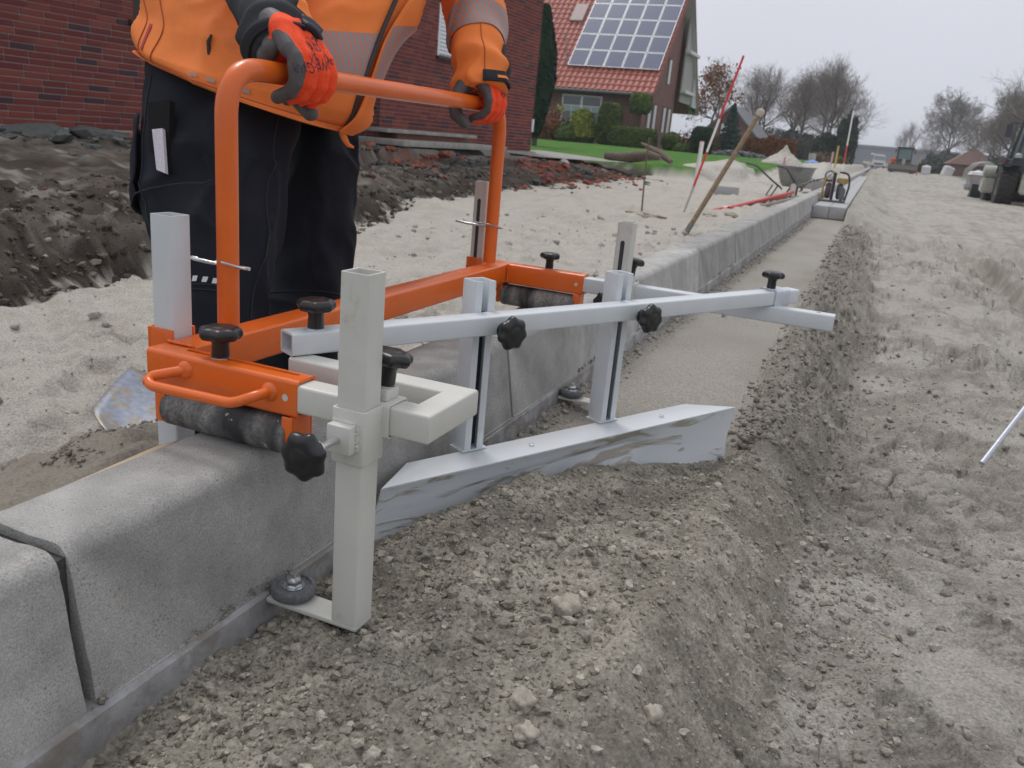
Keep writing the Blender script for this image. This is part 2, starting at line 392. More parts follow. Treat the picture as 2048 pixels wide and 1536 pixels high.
def c_right(X, Y, Z):
    d, front, edge, mw = right_parts(X, Y)
    n = fbm(X*6, Y*6, 0, 4, 91); n2 = fbm(X*28, Y*28, 0, 3, 92); big = fbm(X*1.2, Y*.7, 0, 3, 93)
    road = mixc(SAND*.90, DARK*1.0, np.clip(.22+.45*n+.3*big+.30*n2, 0, 1))
    tk = 0
    for q in range(13):
        c0 = .95+.34*q+.12*math.sin(q*7.3); ph = q*1.7; xx_ = X-(c0+.16*np.sin(Y*.16+ph)+.06*np.sin(Y*.6+ph*2)); sg = sstep(-.35, .1, vn(Y*.12+q*3.1, 0*Y, 0, 150+q))*sstep(2.2, 5, Y)
        tk = np.maximum(tk, np.exp(-(xx_/.07)**4)*sg)
    road = mixc(road, DARK*1.25, np.clip(tk*(.38+.2*n), 0, 1))
    bedc = mixc(SAND*.80, DARK*1.15, np.clip(.30+.35*fbm(X*5, Y*2.5, 0, 4, 94)+.3*sstep(.16, .03, X)-.35*np.exp(-((X-.25)/.13)**2-((Y-2.1)/.5)**2), 0, 1))
    cx = .54
    wr = sstep(.40, .46, X)*sstep(.80+.07*n, .68+.07*n, X)*sstep(9.8, 8.5, Y)
    windc = mixc(DARK, SAND, np.clip(.12+.25*n2+.12*n, 0, 1))
    back = mixc(bedc, road, sstep(.41, .56, X)); back = mixc(back, windc, wr)
    light = np.clip(.30+.34*n2+.30*n-.25*sstep(.28, .5, X), 0, 1)
    fr = mixc(np.array([.262, .242, .202]), np.array([.52, .482, .412]), light)
    fr = mixc(fr, road, np.clip(sstep(edge+.03, edge+.10, X)+0, 0, 1))
    c = mixc(back, fr, front)
    grass = sstep(6.5, 7.5, X)*sstep(30, 60, Y)
    c = mixc(c, np.array([.10, .105, .06]), grass*.8)
    return c
def toe_x(Y): return ramp(Y, [(-1, -1.75), (1.8, -1.88), (2.5, -2.0), (4.2, -2.2), (6.6, -3.1), (10.3, -3.55), (18, -4.0), (26, -3.2), (40, -3.0), (60, -2.6)])
def left_base(Y): return ramp(Y, [(-3, -.30), (17, -.30), (30, .16), (45, .3), (90, .35), (400, .6)])
def h_left(X, Y):
    lb = left_base(Y)
    warp = .10*vn(Y*2.3, 0*Y, 0, 101)+.05*vn(Y*6, 0*Y, 0, 102)
    t = toe_x(Y)+warp
    sand = lb+.03*fbm(X*1.7, Y*1.5, 0, 4, 111)+.010*fbm(X*9, Y*9, 0, 4, 112)
    rid = 1-np.abs(fbm(X*3.1+vn(X*5, Y*5, 0, 113)*.4, Y*3.1, 0, 3, 114)); sand = sand+(.022*crumbs(X, Y, .09, 146, 3)+.012*crumbs(X, Y, .04, 147, 3))*sstep(-.3, .4, vn(X*1.7, Y*1.7, 0, 148))+.022*sstep(.55, 1, rid)
    for q, (cx, cy, a, L) in enumerate([(-.75, 2.5, .3, .14), (-.95, 2.9, .2, .14), (-1.2, 2.2, 1.2, .13), (-1.35, 1.75, .5, .13), (-1.1, 1.45, 2.2, .13), (-1.5, 3.2, .4, .14), (-.7, 3.6, 1.5, .14), (-1.0, 4.4, 1.0, .14), (-1.6, 4.2, .7, .14)]):
        u = (X-cx)*math.cos(a)+(Y-cy)*math.sin(a); v = -(X-cx)*math.sin(a)+(Y-cy)*math.cos(a)
        rr = np.sqrt((u/L)**2+(v/(L*.4))**2)
        sand = sand-.025*sstep(1.05, .8, rr)+.012*np.exp(-((rr-1.2)/.15)**2)
    wx, wy = X+.02*vn(X*14, Y*14, 0, 128), Y+.02*vn(X*14, Y*14, 0, 129)
    pl = sstep(-.1, .5, vn(X*1.1, Y*1.1, 0, 130))
    sand = sand+clods(wx, wy, .16, .015, .06, .35, 115, .45)*pl+clods(X, Y, .03, .002, .009, .3, 116)+.0035*fbm(X*35, Y*35, 0, 3, 117)
    sand = sand+(.022*np.abs(vn(wx*9, wy*9, 0, 135))+.012*np.abs(vn(wx*21, wy*21, 0, 136)))*(.35+.65*pl)-.03*np.exp(-(vn(wx*5+9, wy*5, 0, 137)/.05)**2)*(.3+.5*pl)
    trk = np.sin((Y*.8+X*.6)*70)*sstep(.15, .5, vn(X*.9+3, Y*.6, 0, 118))*.004; sand = sand+trk
    # sand creeping up the kerb's back further on
    sand = sand+sstep(-.45, -.115, X)*ramp(Y, [(0, .03), (5, .04), (12, .12), (20, .12), (30, -.08), (400, -.2)])
    # cut bank of dark soil
    top = -.05+.06*vn(Y*1.4, 0*Y, 0, 121)
    steep = ramp(Y, [(1.5, .30), (5, .45), (9, 1.3), (18, 2.2), (26, .8)])
    f = np.clip((t-X)/steep, 0, 1)
    face = lb+(top-lb)*(f**.55)
    face = face+(.05*fbm(X*6, Y*4, f*2, 4, 122)+.04*np.abs(vn(X*16, Y*16, f*4, 123))+.022*np.abs(vn(X*37, Y*37, f*9, 138))+.03*crumbs(X+.3*f, Y, .11, 142, 3)+.022*crumbs(X+.3*f, Y, .05, 143, 2))*(.25+.75*np.sin(np.clip(f, 0, 1)*PI)**.6)
    up = top+(.07-top)*sstep(2.4, 4.6, -X)+.025*fbm(X*3, Y*3, 0, 4, 124)*sstep(5.3, 4.2, -X)+(clods(X, Y, .16, .02, .07, .3, 125, .6)+.025*crumbs(X, Y, .13, 140, 2)+.022*crumbs(X, Y, .055, 141, 2)+.02*fbm(X*9, Y*9, 0, 3, 144))*sstep(5.2, 4.4, -X)
    under = -.05*np.exp(-((t-.12-X)/.1)**2)*sstep(.1, .6, vn(Y*1.6+2, 0*Y, 0, 126))   # hollows at the foot of the bank
    bank = np.where(f < 1, face, up)+under
    b = sstep(t+.02, t-.03, X)
    z = sand*(1-b)+bank*b
    # lawn beyond the house corner rises slightly
    kl = sstep(-.75, -.3, X)*sstep(18, 24, Y); z = z*(1-kl)+np.minimum(z, -.07)*kl
    lawn = sstep(17.4, 17.8, Y+(X+6)*(-.5)-vn(X*2, Y*2, 0, 127)*.25)*sstep(-2.0, -2.2, X+.1*vn(Y*2, X*2, 0, 145))
    zl = ramp(Y, [(16, -.03), (20, .03), (38, .34), (60, .4), (400, .7)])
    z = z*(1-lawn)+zl*lawn
    return z
def c_left(X, Y, Z):
    n = fbm(X*5, Y*5, 0, 4, 131); n2 = fbm(X*22, Y*22, 0, 3, 132)
    t = toe_x(Y)+.10*vn(Y*2.3, 0*Y, 0, 101)+.05*vn(Y*6, 0*Y, 0, 102)
    s = mixc(SAND*1.06, DARK*1.5, np.clip(.10+.22*n+.2*n2, 0, 1))
    damp = np.exp(-((X+.3)/.22)**2-((Y-.8)/.45)**2); s = mixc(s, DARK*1.15, np.clip(damp*1.1+n2*.2*damp, 0, 1))
    b = sstep(t+.05+.05*n2, t-.02+.05*n2, X)
    so_ = mixc(SOIL*.75, np.array([.20, .172, .148]), np.clip(.20+.42*n+.3*n2, 0, 1))
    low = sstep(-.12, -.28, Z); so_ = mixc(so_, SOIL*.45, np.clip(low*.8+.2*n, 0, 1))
    white = sstep(.42, .6, fbm(X*9, Y*9, Z*9, 3, 133))*sstep(-.22, -.1, Z)*.5; so_ = mixc(so_, SAND*.8, np.clip(white, 0, 1))
    red = sstep(.12, .45, fbm(X*1.3, Y*1.1, 0, 2, 134)+.45*n2)*sstep(-.12, -.02, Z)*sstep(8, 9.5, Y+0*X)*.8
    so_ = mixc(so_, np.array([.23, .075, .045]), np.clip(red, 0, 1))
    c = mixc(s, so_, b)
    pv = sstep(4.6, 5.2, -X)*sstep(17.5, 16.5, Y); c = mixc(c, np.array([.22, .215, .20]), pv*b)
    lawn = sstep(17.5, 17.7, Y+(X+6)*(-.5)-vn(X*2, Y*2, 0, 127)*.25)*sstep(-2.0, -2.15, X+.1*vn(Y*2, X*2, 0, 145))*sstep(60, 50, Y)
    gr = mixc(np.array([.048, .135, .022]), np.array([.085, .19, .034]), np.clip(.5+n+.5*n2, 0, 1))
    c = mixc(c, gr, lawn)
    return c
m_ground = mat('sand_and_soil', (.5, .46, .4), rough=.95, attr='soil', var=.28, vscale=75, bump=.0065, bscale=160, spec=.12)
xs = spaced(.012, 14, .0031, .66, 2.6); ys = np.concatenate([spaced(.16, 1.6, .0029, 99, 0)[:-1], spaced(1.6, 260, .0032, 1.6, 2.0, 1.25)])
print('right grid', len(xs), len(ys))
grid_mesh('road', xs, ys, h_right, c_right, m_ground)
xl = -spaced(.098, 60, .009, .6, 1.4, 1.1)[::-1]; yl = spaced(.1, 260, .0095, 1.5, .55, 1.25)
print('left grid', len(xl), len(yl))
grid_mesh('ground', xl, yl, h_left, c_left, m_ground)
# wide field round the site, to the horizon
fx = MB(); fx.add([(-900, -60, -.55), (900, -60, -.55), (900, 1400, -.55), (-900, 1400, -.55)], [(0, 1, 2, 3)])
tag(fx.build('field', mat('field_grass', (.09, .1, .05), rough=1, var=.3, vscale=.1)), kind='structure')

# ---------------------------------------------------------------- loose clods
def icolump(seed, sub=1):
    bm = bmesh.new(); bmesh.ops.create_icosphere(bm, subdivisions=sub, radius=1)
    V = np.array([v.co[:] for v in bm.verts]); Fa = np.array([[v.index for v in f.verts] for f in bm.faces]); bm.free()
    r = 1+.42*vn(V[:, 0]*1.6+seed*9.1, V[:, 1]*1.6, V[:, 2]*1.6+.37, seed)+.30*vn(V[:, 0]*3.7+seed, V[:, 1]*3.7, V[:, 2]*3.7+.2, seed+3)
    return V*r[:, None], Fa
LUMPS = [icolump(i, 2) for i in range(8)]; LUMPS1 = [icolump(i+20, 1) for i in range(8)]
def scatter(name, pts, rad, m, cols=None, lumps=LUMPS1, flat=.75, smooth=True):
    Vs, Fs, Cs = [], [], []; b = 0
    for i, (p, r) in enumerate(zip(pts, rad)):
        V, Fa = lumps[i % len(lumps)]
        a = rng.uniform(0, 2*PI); ca, sa = math.cos(a), math.sin(a); t = rng.uniform(-.6, .6); ct, st = math.cos(t), math.sin(t)
        Rm = np.array([[ca, -sa, 0], [sa, ca, 0], [0, 0, 1]])@np.array([[1, 0, 0], [0, ct, -st], [0, st, ct]])
        sc = r*np.array([rng.uniform(.8, 1.25), rng.uniform(.8, 1.2), rng.uniform(.6, .95)])
        Vs.append((V*sc)@Rm.T*np.array([1, 1, flat/.75])+p); Fs.append(Fa+b); b += len(V)
        if cols is not None: Cs.append(np.repeat(cols[i][None, :], len(V), 0))
    me = np_mesh(name, np.concatenate(Vs), np.concatenate(Fs), smooth)
    if cols is not None:
        c = np.concatenate(Cs); a = me.color_attributes.new('soil', 'FLOAT_COLOR', 'POINT')
        a.data.foreach_set('color', np.concatenate([c, np.ones((len(c), 1))], 1).astype(np.float32).ravel())
    return link(name, me, m)
N = 20000
px = rng.uniform(.03, .76, N*2); py = rng.uniform(.3, 1.75, N*2)
d, fr, ed, mw = right_parts(px, py)
keep = (fr > .5) & (mw > -.1) & (rng.uniform(0, 1, N*2) < np.clip(1.25-px*1.9, .30, 1)) & (d > .012)
px, py = px[keep][:N], py[keep][:N]
r_ = .0009+.0065*rng.uniform(0, 1, len(px))**12+.0018*rng.uniform(0, 1, len(px))**2
pz = h_right(px, py)+r_*.25
lt = rng.uniform(0, 1, len(px))**2.4
cc = (np.array([.275, .255, .213])[None, :]*(1-lt[:, None])+np.array([.52, .482, .412])[None, :]*lt[:, None])
o = scatter('loose_sand_clods', np.stack([px, py, pz], 1), r_, m_ground, cc, smooth=False)
tag(o, 'crumbly heap of loose sand clods in front of the angled blade', 'sand', kind='stuff')
# crumbs along the windrow, the kerb foot, the road and the yard
N = 12000
qx = np.concatenate([rng.normal(.5, .09, N//2), rng.uniform(.6, 3.2, N//3), .03+np.abs(rng.normal(0, .03, N//6))])
qy = np.concatenate([1.7+8*rng.uniform(0, 1, N//2)**1.5, .6+7*rng.uniform(0, 1, N//3)**1.6, 1.3+8*rng.uniform(0, 1, N//6)**1.3])
ok = (qx > .03) & ~((qx > .1) & (qx < .395)); qx, qy = qx[ok], qy[ok]
rr2 = (.0012+.007*rng.uniform(0, 1, len(qx))**8+.0018*rng.uniform(0, 1, len(qx)))*(1+qy*.05)
lt = rng.uniform(0, 1, len(qx)); wr = ((qx < .72) & (qx > .4))[:, None]
cc = np.where(wr, DARK*(.9+.7*lt[:, None]), SAND*(.75+.3*lt[:, None]))
tag(scatter('sand_crumbs', np.stack([qx, qy, h_right(qx, qy)+rr2*.3], 1), rr2, m_ground, cc), 'loose crumbs of damp sand strewn along the ridge and the road', 'sand', kind='stuff')
N = 2200
qx = -.13-2.2*rng.uniform(0, 1, N)**1.2; qy = .6+7*rng.uniform(0, 1, N)**1.3
rr2 = (.0015+.018*rng.uniform(0, 1, N)**20+.002*rng.uniform(0, 1, N))*(1+qy*.1)
lt = rng.uniform(0, 1, N)
tag(scatter('sand_lumps', np.stack([qx, qy, h_left(qx, qy)+rr2*.3], 1), rr2, m_ground, SAND*(.8+.3*lt[:, None])), 'pale lumps of sand scattered over the churned yard behind the kerb', 'sand', kind='stuff')
N = 5200; qy = 1.0+9*rng.uniform(0, 1, N)**1.3; qx = toe_x(qy)+.05-rng.uniform(0, 1, N)**1.3*ramp(qy, [(1.5, .6), (9, 1.5)])
rr2 = (.005+.022*rng.uniform(0, 1, N)**5)*(.6+qy*.09); lt = rng.uniform(0, 1, N)
cc = mixc(SOIL*.8, np.array([.27, .235, .20]), np.clip(lt**2, 0, 1)); cc[lt > .985] = (.22, .07, .045)
tag(scatter('soil_lumps', np.stack([qx, qy, h_left(qx, qy)+rr2*.2], 1), rr2, m_ground, cc, smooth=False), 'dark crumbling soil lumps clinging to the cut bank', 'soil', kind='stuff')
N = 9000; qx = rng.uniform(.6, 1.9, N); qy = .5+3.2*rng.uniform(0, 1, N)**1.3; kk = vn(qx*6, qy*6, 0, 49)+.6*rng.uniform(-1, 1, N) > .15; qx, qy = qx[kk], qy[kk]
rr2 = (.0009+.0055*rng.uniform(0, 1, len(qx))**8+.0016*rng.uniform(0, 1, len(qx)))*(1+qy*.12); lt = rng.uniform(0, 1, len(qx))
tag(scatter('road_crumbs', np.stack([qx, qy, h_right(qx, qy)+rr2*.2], 1), rr2, m_ground, mixc(DARK, SAND*1.1, lt), smooth=False), 'small broken crumbs of crusted sand on the trampled road', 'sand', kind='stuff')
# the few clods and stones big enough to pick out one by one
m_clod = mat('dry_clod', (.40, .365, .31), rough=.95, var=.2, vscale=40, bump=.002, bscale=150, spec=.1)
def stone(name, x, y, r, label, m=m_clod, cat='clod', z=None, sx_=(1, 1, .8), group=None, hf=None):
    V, Fa = icolump(int(x*977), 3); V = V*(1+.10*vn(V[:, 0]*6, V[:, 1]*6, V[:, 2]*6+.3, 4)+.06*vn(V[:, 0]*14, V[:, 1]*14, V[:, 2]*14+.3, 5))[:, None]
    me = np_mesh(name, V*r*np.array(sx_), Fa); o = link(name, me, m)
    zz = float((hf or h_right)(np.array([[x]]), np.array([[y]]))[0, 0]) if z is None else z
    o.location = (x, y, zz+r*.35); o.rotation_euler = (0, 0, x*40); tag(o, label, cat, group)
    return o

for x_, y_, r_1, lb in ((.352, .858, .0165, 'largest pale round clod, lying alone on the crumbly heap'), (.490, .744, .0100, 'small pale clod beside the dark hollow at the edge of the heap'), (.378, .650, .0115, 'pale lump on the heap near the bottom edge, the upper of two'), (.398, .610, .0105, 'pale knobbly lump at the very bottom of the photo')):
    stone('clod', x_, y_, r_1, lb)
def wear(m, col, lo=.62, hi=.72, sc=14, amt=.5):
    n, l = m.node_tree.nodes, m.node_tree.links; b = n['Principled BSDF']
    i_ = b.inputs['Base Color']; t = n.new('ShaderNodeTexCoord'); z = n.new('ShaderNodeTexNoise'); z.inputs['Scale'].default_value = sc; z.inputs['Detail'].default_value = 8; z.inputs['Roughness'].default_value = .7
    l.new(t.outputs['Object'], z.inputs['Vector']); g = n.new('ShaderNodeMapRange'); g.inputs['From Min'].default_value = lo; g.inputs['From Max'].default_value = hi; g.inputs['To Max'].default_value = amt
    l.new(z.outputs['Fac'], g.inputs['Value']); x = n.new('ShaderNodeMixRGB'); l.new(g.outputs[0], x.inputs['Fac'])
    if i_.links: l.new(i_.links[0].from_socket, x.inputs['Color1'])
    else: x.inputs['Color1'].default_value = i_.default_value
    x.inputs['Color2'].default_value = (*col, 1); l.new(x.outputs[0], i_)
# ================================================================ KERB
m_conc = mat('kerb_concrete', (.33, .325, .314), rough=.88, col2=(.44, .434, .42), vscale=9, thr=(.33, .70), var=.12, bump=.0017, bscale=330, spec=.25, detail=9)
m_foot = mat('footing_concrete', (.26, .262, .27), rough=.92, col2=(.44, .44, .455), vscale=11, thr=(.3, .7), var=.18, bump=.0015, bscale=120, spec=.2)
def kerb_speckle(m):
    n, l = m.node_tree.nodes, m.node_tree.links
    b = n['Principled BSDF']; src = b.inputs['Base Color'].links[0].from_socket
    t = n.new('ShaderNodeTexCoord'); v = n.new('ShaderNodeTexVoronoi'); v.inputs['Scale'].default_value = 190
    l.new(t.outputs['Object'], v.inputs['Vector'])
    r = n.new('ShaderNodeValToRGB'); l.new(v.outputs['Distance'], r.inputs[0])
    r.color_ramp.elements[0].position = .16; r.color_ramp.elements[0].color = (.42, .42, .45, 1)
    r.color_ramp.elements[1].position = .30; r.color_ramp.elements[1].color = (1, 1, 1, 1)
    z = n.new('ShaderNodeTexNoise'); z.inputs['Scale'].default_value = 35; l.new(t.outputs['Object'], z.inputs['Vector'])
    g = n.new('ShaderNodeMapRange'); g.inputs['From Min'].default_value = .45; g.inputs['From Max'].default_value = .75; l.new(z.outputs['Fac'], g.inputs['Value'])
    mx_ = n.new('ShaderNodeMixRGB'); mx_.blend_type = 'MULTIPLY'; l.new(g.outputs[0], mx_.inputs['Fac']); l.new(src, mx_.inputs['Color1']); l.new(r.outputs[0], mx_.inputs['Color2'])
    # blotches of dried laitance and splashes
    z2 = n.new('ShaderNodeTexNoise'); z2.inputs['Scale'].default_value = 16; z2.inputs['Detail'].default_value = 6; l.new(t.outputs['Object'], z2.inputs['Vector'])
    g2 = n.new('ShaderNodeMapRange'); g2.inputs['From Min'].default_value = .64; g2.inputs['From Max'].default_value = .70; g2.inputs['To Max'].default_value = .55; l.new(z2.outputs['Fac'], g2.inputs['Value'])
    m2 = n.new('ShaderNodeMixRGB'); l.new(g2.outputs[0], m2.inputs['Fac']); l.new(mx_.outputs[0], m2.inputs['Color1']); m2.inputs['Color2'].default_value = (.47, .45, .41, 1)
    # rain and dust streaks
    mp = n.new('ShaderNodeMapping'); mp.inputs['Scale'].default_value = (1.2, .9, .35); l.new(t.outputs['Object'], mp.inputs['Vector'])
    z3 = n.new('ShaderNodeTexNoise'); z3.inputs['Scale'].default_value = 9; l.new(mp.outputs[0], z3.inputs['Vector'])
    g3 = n.new('ShaderNodeMapRange'); g3.inputs['From Min'].default_value = .35; g3.inputs['From Max'].default_value = .65; g3.inputs['To Min'].default_value = .90; g3.inputs['To Max'].default_value = 1.06; l.new(z3.outputs['Fac'], g3.inputs['Value'])
    sc = n.new('ShaderNodeVectorMath'); sc.operation = 'SCALE'; l.new(m2.outputs[0], sc.inputs[0]); l.new(g3.outputs[0], sc.inputs['Scale'])
    z5 = n.new('ShaderNodeTexNoise'); z5.inputs['Scale'].default_value = 520; z5.inputs['Detail'].default_value = 2; l.new(t.outputs['Object'], z5.inputs['Vector'])
    g5 = n.new('ShaderNodeMapRange'); g5.inputs['From Min'].default_value = .3; g5.inputs['From Max'].default_value = .7; g5.inputs['To Min'].default_value = .80; g5.inputs['To Max'].default_value = 1.2; l.new(z5.outputs['Fac'], g5.inputs['Value'])
    s5 = n.new('ShaderNodeVectorMath'); s5.operation = 'SCALE'; l.new(sc.outputs[0], s5.inputs[0]); l.new(g5.outputs[0], s5.inputs['Scale']); oi = n.new('ShaderNodeObjectInfo'); g6 = n.new('ShaderNodeMapRange'); g6.inputs['To Min'].default_value = .84; g6.inputs['To Max'].default_value = 1.14; l.new(oi.outputs['Random'], g6.inputs['Value'])
    s6 = n.new('ShaderNodeVectorMath'); s6.operation = 'SCALE'; l.new(s5.outputs[0], s6.inputs[0]); l.new(g6.outputs[0], s6.inputs['Scale']); l.new(s6.outputs[0], b.inputs['Base Color'])
kerb_speckle(m_conc)
wear(m_foot, (.24, .215, .18), .46, .58, 14, .8)
KW, KH, KB, KR = .112, .156, .0226, .021
def kerb_outline():
    p = [(-KW+.004, .0), (-KW, -.004)]                       # back top arris, walked from the back over the top to the face
    o = [(-KW, -.26), (-KW, -.06), (-KW, -.005), (-KW+.005, 0)]
    for x in (-.09, -.07, -.05, -.036): o.append((x, 0))
    for k in range(1, 8):
        a = math.radians(90-90*k/8); o.append((-KR+KR*math.cos(a)*1.0, -KR+KR*math.sin(a)))
    for k in range(0, 9): t = k/8; o.append((KB*t, -KR-(KH-KR)*t))
    o += [(KB+.002, -KH-.001), (KB+.002, -.26)]
    return o
OUT = kerb_outline()
def kerb_mesh(seed, g0=.0055, g1=.0055):
    L = 1.0; ys = np.concatenate([[g0, g0+.0015, g0+.005, g0+.012], np.linspace(.05, .95, 10), [1-g1-.012, 1-g1-.005, 1-g1-.0015, 1-g1]])
    P = np.array(OUT); n = len(P); V = []
    c = np.array([-.05, -.12])
    for i, y in enumerate(ys):
        e_ = min(i, len(ys)-1-i); inset = [.0012, .0003, .0, 0][e_] if e_ < 4 else 0
        Q = P+(c-P)/np.linalg.norm(c-P, axis=1)[:, None]*inset
        yy = np.full(n, y)
        if e_ <= 2:
            j = vn(P[:, 0]*60, P[:, 1]*60, seed*3.3+i*.15+.5, 7)*.0012+vn(P[:, 0]*170, P[:, 1]*170, seed+i*.3+.5, 8)*.0007
            yy = yy+j*(1 if i < 5 else -1)*np.array([1.0, 1.0, .6])[e_]
            ch = np.clip(vn(P[:, 0]*45+seed, P[:, 1]*45, 2.5, 9)-.35, 0, 1)*.006
            Q = Q+(c-Q)/np.linalg.norm(c-Q, axis=1)[:, None]*ch[:, None]
        V.append(np.stack([Q[:, 0], yy, Q[:, 1]], 1))
    V = np.concatenate(V); Fq = []
    for i in range(len(ys)-1):
        for k in range(n): Fq.append((i*n+k, i*n+(k+1) % n, (i+1)*n+(k+1) % n, (i+1)*n+k))
    me = bpy.data.meshes.new('kerb_stone'); me.from_pydata(V.tolist(), [], Fq+[tuple(range(n)), tuple(reversed(range((len(ys)-1)*n, len(ys)*n)))])
    bm = bmesh.new(); bm.from_mesh(me); bmesh.ops.recalc_face_normals(bm, faces=bm.faces); bm.to_mesh(me); bm.free()
    me.polygons.foreach_set('use_smooth', [True]*len(me.polygons)); me.set_sharp_from_angle(angle=math.radians(50)); me.materials.append(m_conc)
    return me
kerb = empty('kerb', (0, 0, 0), kind='structure')
KM = [kerb_mesh(i) for i in range(4)]; KN = kerb_mesh(9, .0022, .005)
Y0 = .464
for i in range(-2, 78):
    o = bpy.data.objects.new('kerb_stone', KN if i == 0 else KM[i % 4]); COL.objects.link(o); o.parent = kerb
    o.location = (random.uniform(-.0012, .0012), Y0+i+(0.0 if i else .003), random.uniform(-.001, .001)+(0 if i else 0)+(-.003 if i == -1 else 0))
    o.rotation_euler = (0, random.uniform(-.003, .003), 0)
# joint sand darkened as shade in the gaps, and the concrete haunch below
b = MB()
for i in range(-2, 40): b.box(-KW+.006, -.006, Y0+i-.004, Y0+i+.007, -.24, -.012)
o = b.build('joint_shade_sand', mat('joint_shade_sand', (.06, .055, .05), rough=1, var=.3, vscale=90), kerb); o['kind'] = 'stuff'
fy = np.arange(-1.6, 78, .05); V = []; prof_f = [(-.02, -.158), (.0235, -.158), (.0285, -.163), (.031, -.30), (-.02, -.30)]
for y in fy:
    w1 = float(vn(y*5, 0, 0, 5))*.0022+float(vn(y*19, 0, 0, 6))*.0012
    for k, (a, c) in enumerate(prof_f): V.append((a+(w1 if k in (1, 2, 3) else 0), y, c+(w1*.5 if k in (1, 2) else 0)))
nf = 5; Fq = [(i*nf+k, i*nf+(k+1) % nf, (i+1)*nf+(k+1) % nf, (i+1)*nf+k) for i in range(len(fy)-1) for k in range(nf)]
me = bpy.data.meshes.new('footing'); me.from_pydata(V, [], Fq)
bm = bmesh.new(); bm.from_mesh(me); bmesh.ops.recalc_face_normals(bm, faces=bm.faces); bm.to_mesh(me); bm.free()
link('footing', me, m_foot, kerb, 40)
# crumbs of sand sitting in the angle between kerb face and footing
N = 900; qy = .3+4*rng.uniform(0, 1, N)**1.2; sel = vn(qy*4.5, 0*qy, 0, 77)+.6*vn(qy*15, 0*qy, 0, 78) > .38; qy = qy[sel]
rr3 = .001+.0028*rng.uniform(0, 1, len(qy))**2; pts = np.stack([.024+rr3*.4, qy, -.155+rng.uniform(0, 1, len(qy))**3*.010], 1)
tag(scatter('sand_grains', pts, rr3, m_ground, DARK*(1+.8*rng.uniform(0, 1, (len(qy), 1)))), 'damp sand grains stuck along the foot of the kerb face', 'sand', kind='stuff')

# gutter slabs already laid further along
m_slab = mat('gutter_concrete', (.38, .385, .39), rough=.85, var=.12, vscale=20, bump=.0008, bscale=200)
gut = empty('gutter', (0, 10.4, 0), kind='structure')
gm = MB(); gm.box(.002, .178, .003, .327, -.14, 0); gme = None
for i in range(0, 100):
    for k in range(2):
        if gme is None: o = gm.build('paving_block', m_slab, gut, bevel=.006); gme = o.data
        else: o = bpy.data.objects.new('paving_block', gme); COL.objects.link(o); o.parent = gut
        o.location = (.028+.18*k+random.uniform(-.001, .001), .33*i, -.098+random.uniform(-.0015, .0015))

# ================================================================ SCREEDING FRAME
org = (.74, .130, .008)
m_or = mat('orange_paint', org, rough=.33, var=.05, vscale=6, bump=.00025, bscale=420, spec=.5, coat=.25, rvar=.08)
wear(m_or, (.62, .22, .10), .55, .75, 20, .35)
wear(m_or, (.50, .36, .27), .60, .78, 55, .35)
m_cr = mat('cream_paint', (.60, .60, .56), rough=.42, var=.03, vscale=8, bump=.0002, bscale=300, rvar=.08)
wear(m_cr, (.36, .25, .14), .61, .70, 13, .45)
wear(m_cr, (.42, .40, .35), .50, .75, 5, .35)
m_al = mat('grey_white_paint', (.60, .635, .665), rough=.34, var=.03, vscale=9, bump=.0001, bscale=200, rvar=.06)
wear(m_al, (.42, .36, .28), .62, .74, 16, .35)
wear(m_al, (.47, .48, .48), .48, .75, 5, .45)
m_zn = mat('zinc_plate', (.62, .65, .72), rough=.35, metal=.6, var=.08, vscale=60)
m_pl = mat('blade_sheet', (.63, .665, .70), rough=.32, var=.03, vscale=6, bump=.0001, bscale=80)
m_bk = mat('black_plastic', (.014, .014, .016), rough=.32, spec=.5, bump=.0001, bscale=600, rvar=.1)
m_dk = mat('slot_shade', (.045, .05, .06), rough=.7)  # near-black, stands in for the shade inside the post slots
m_st = mat('bright_steel', (.66, .68, .70), rough=.25, metal=.95)
m_rub = mat('roller_rubber', (.022, .022, .025), rough=.62, bump=.0004, bscale=200)
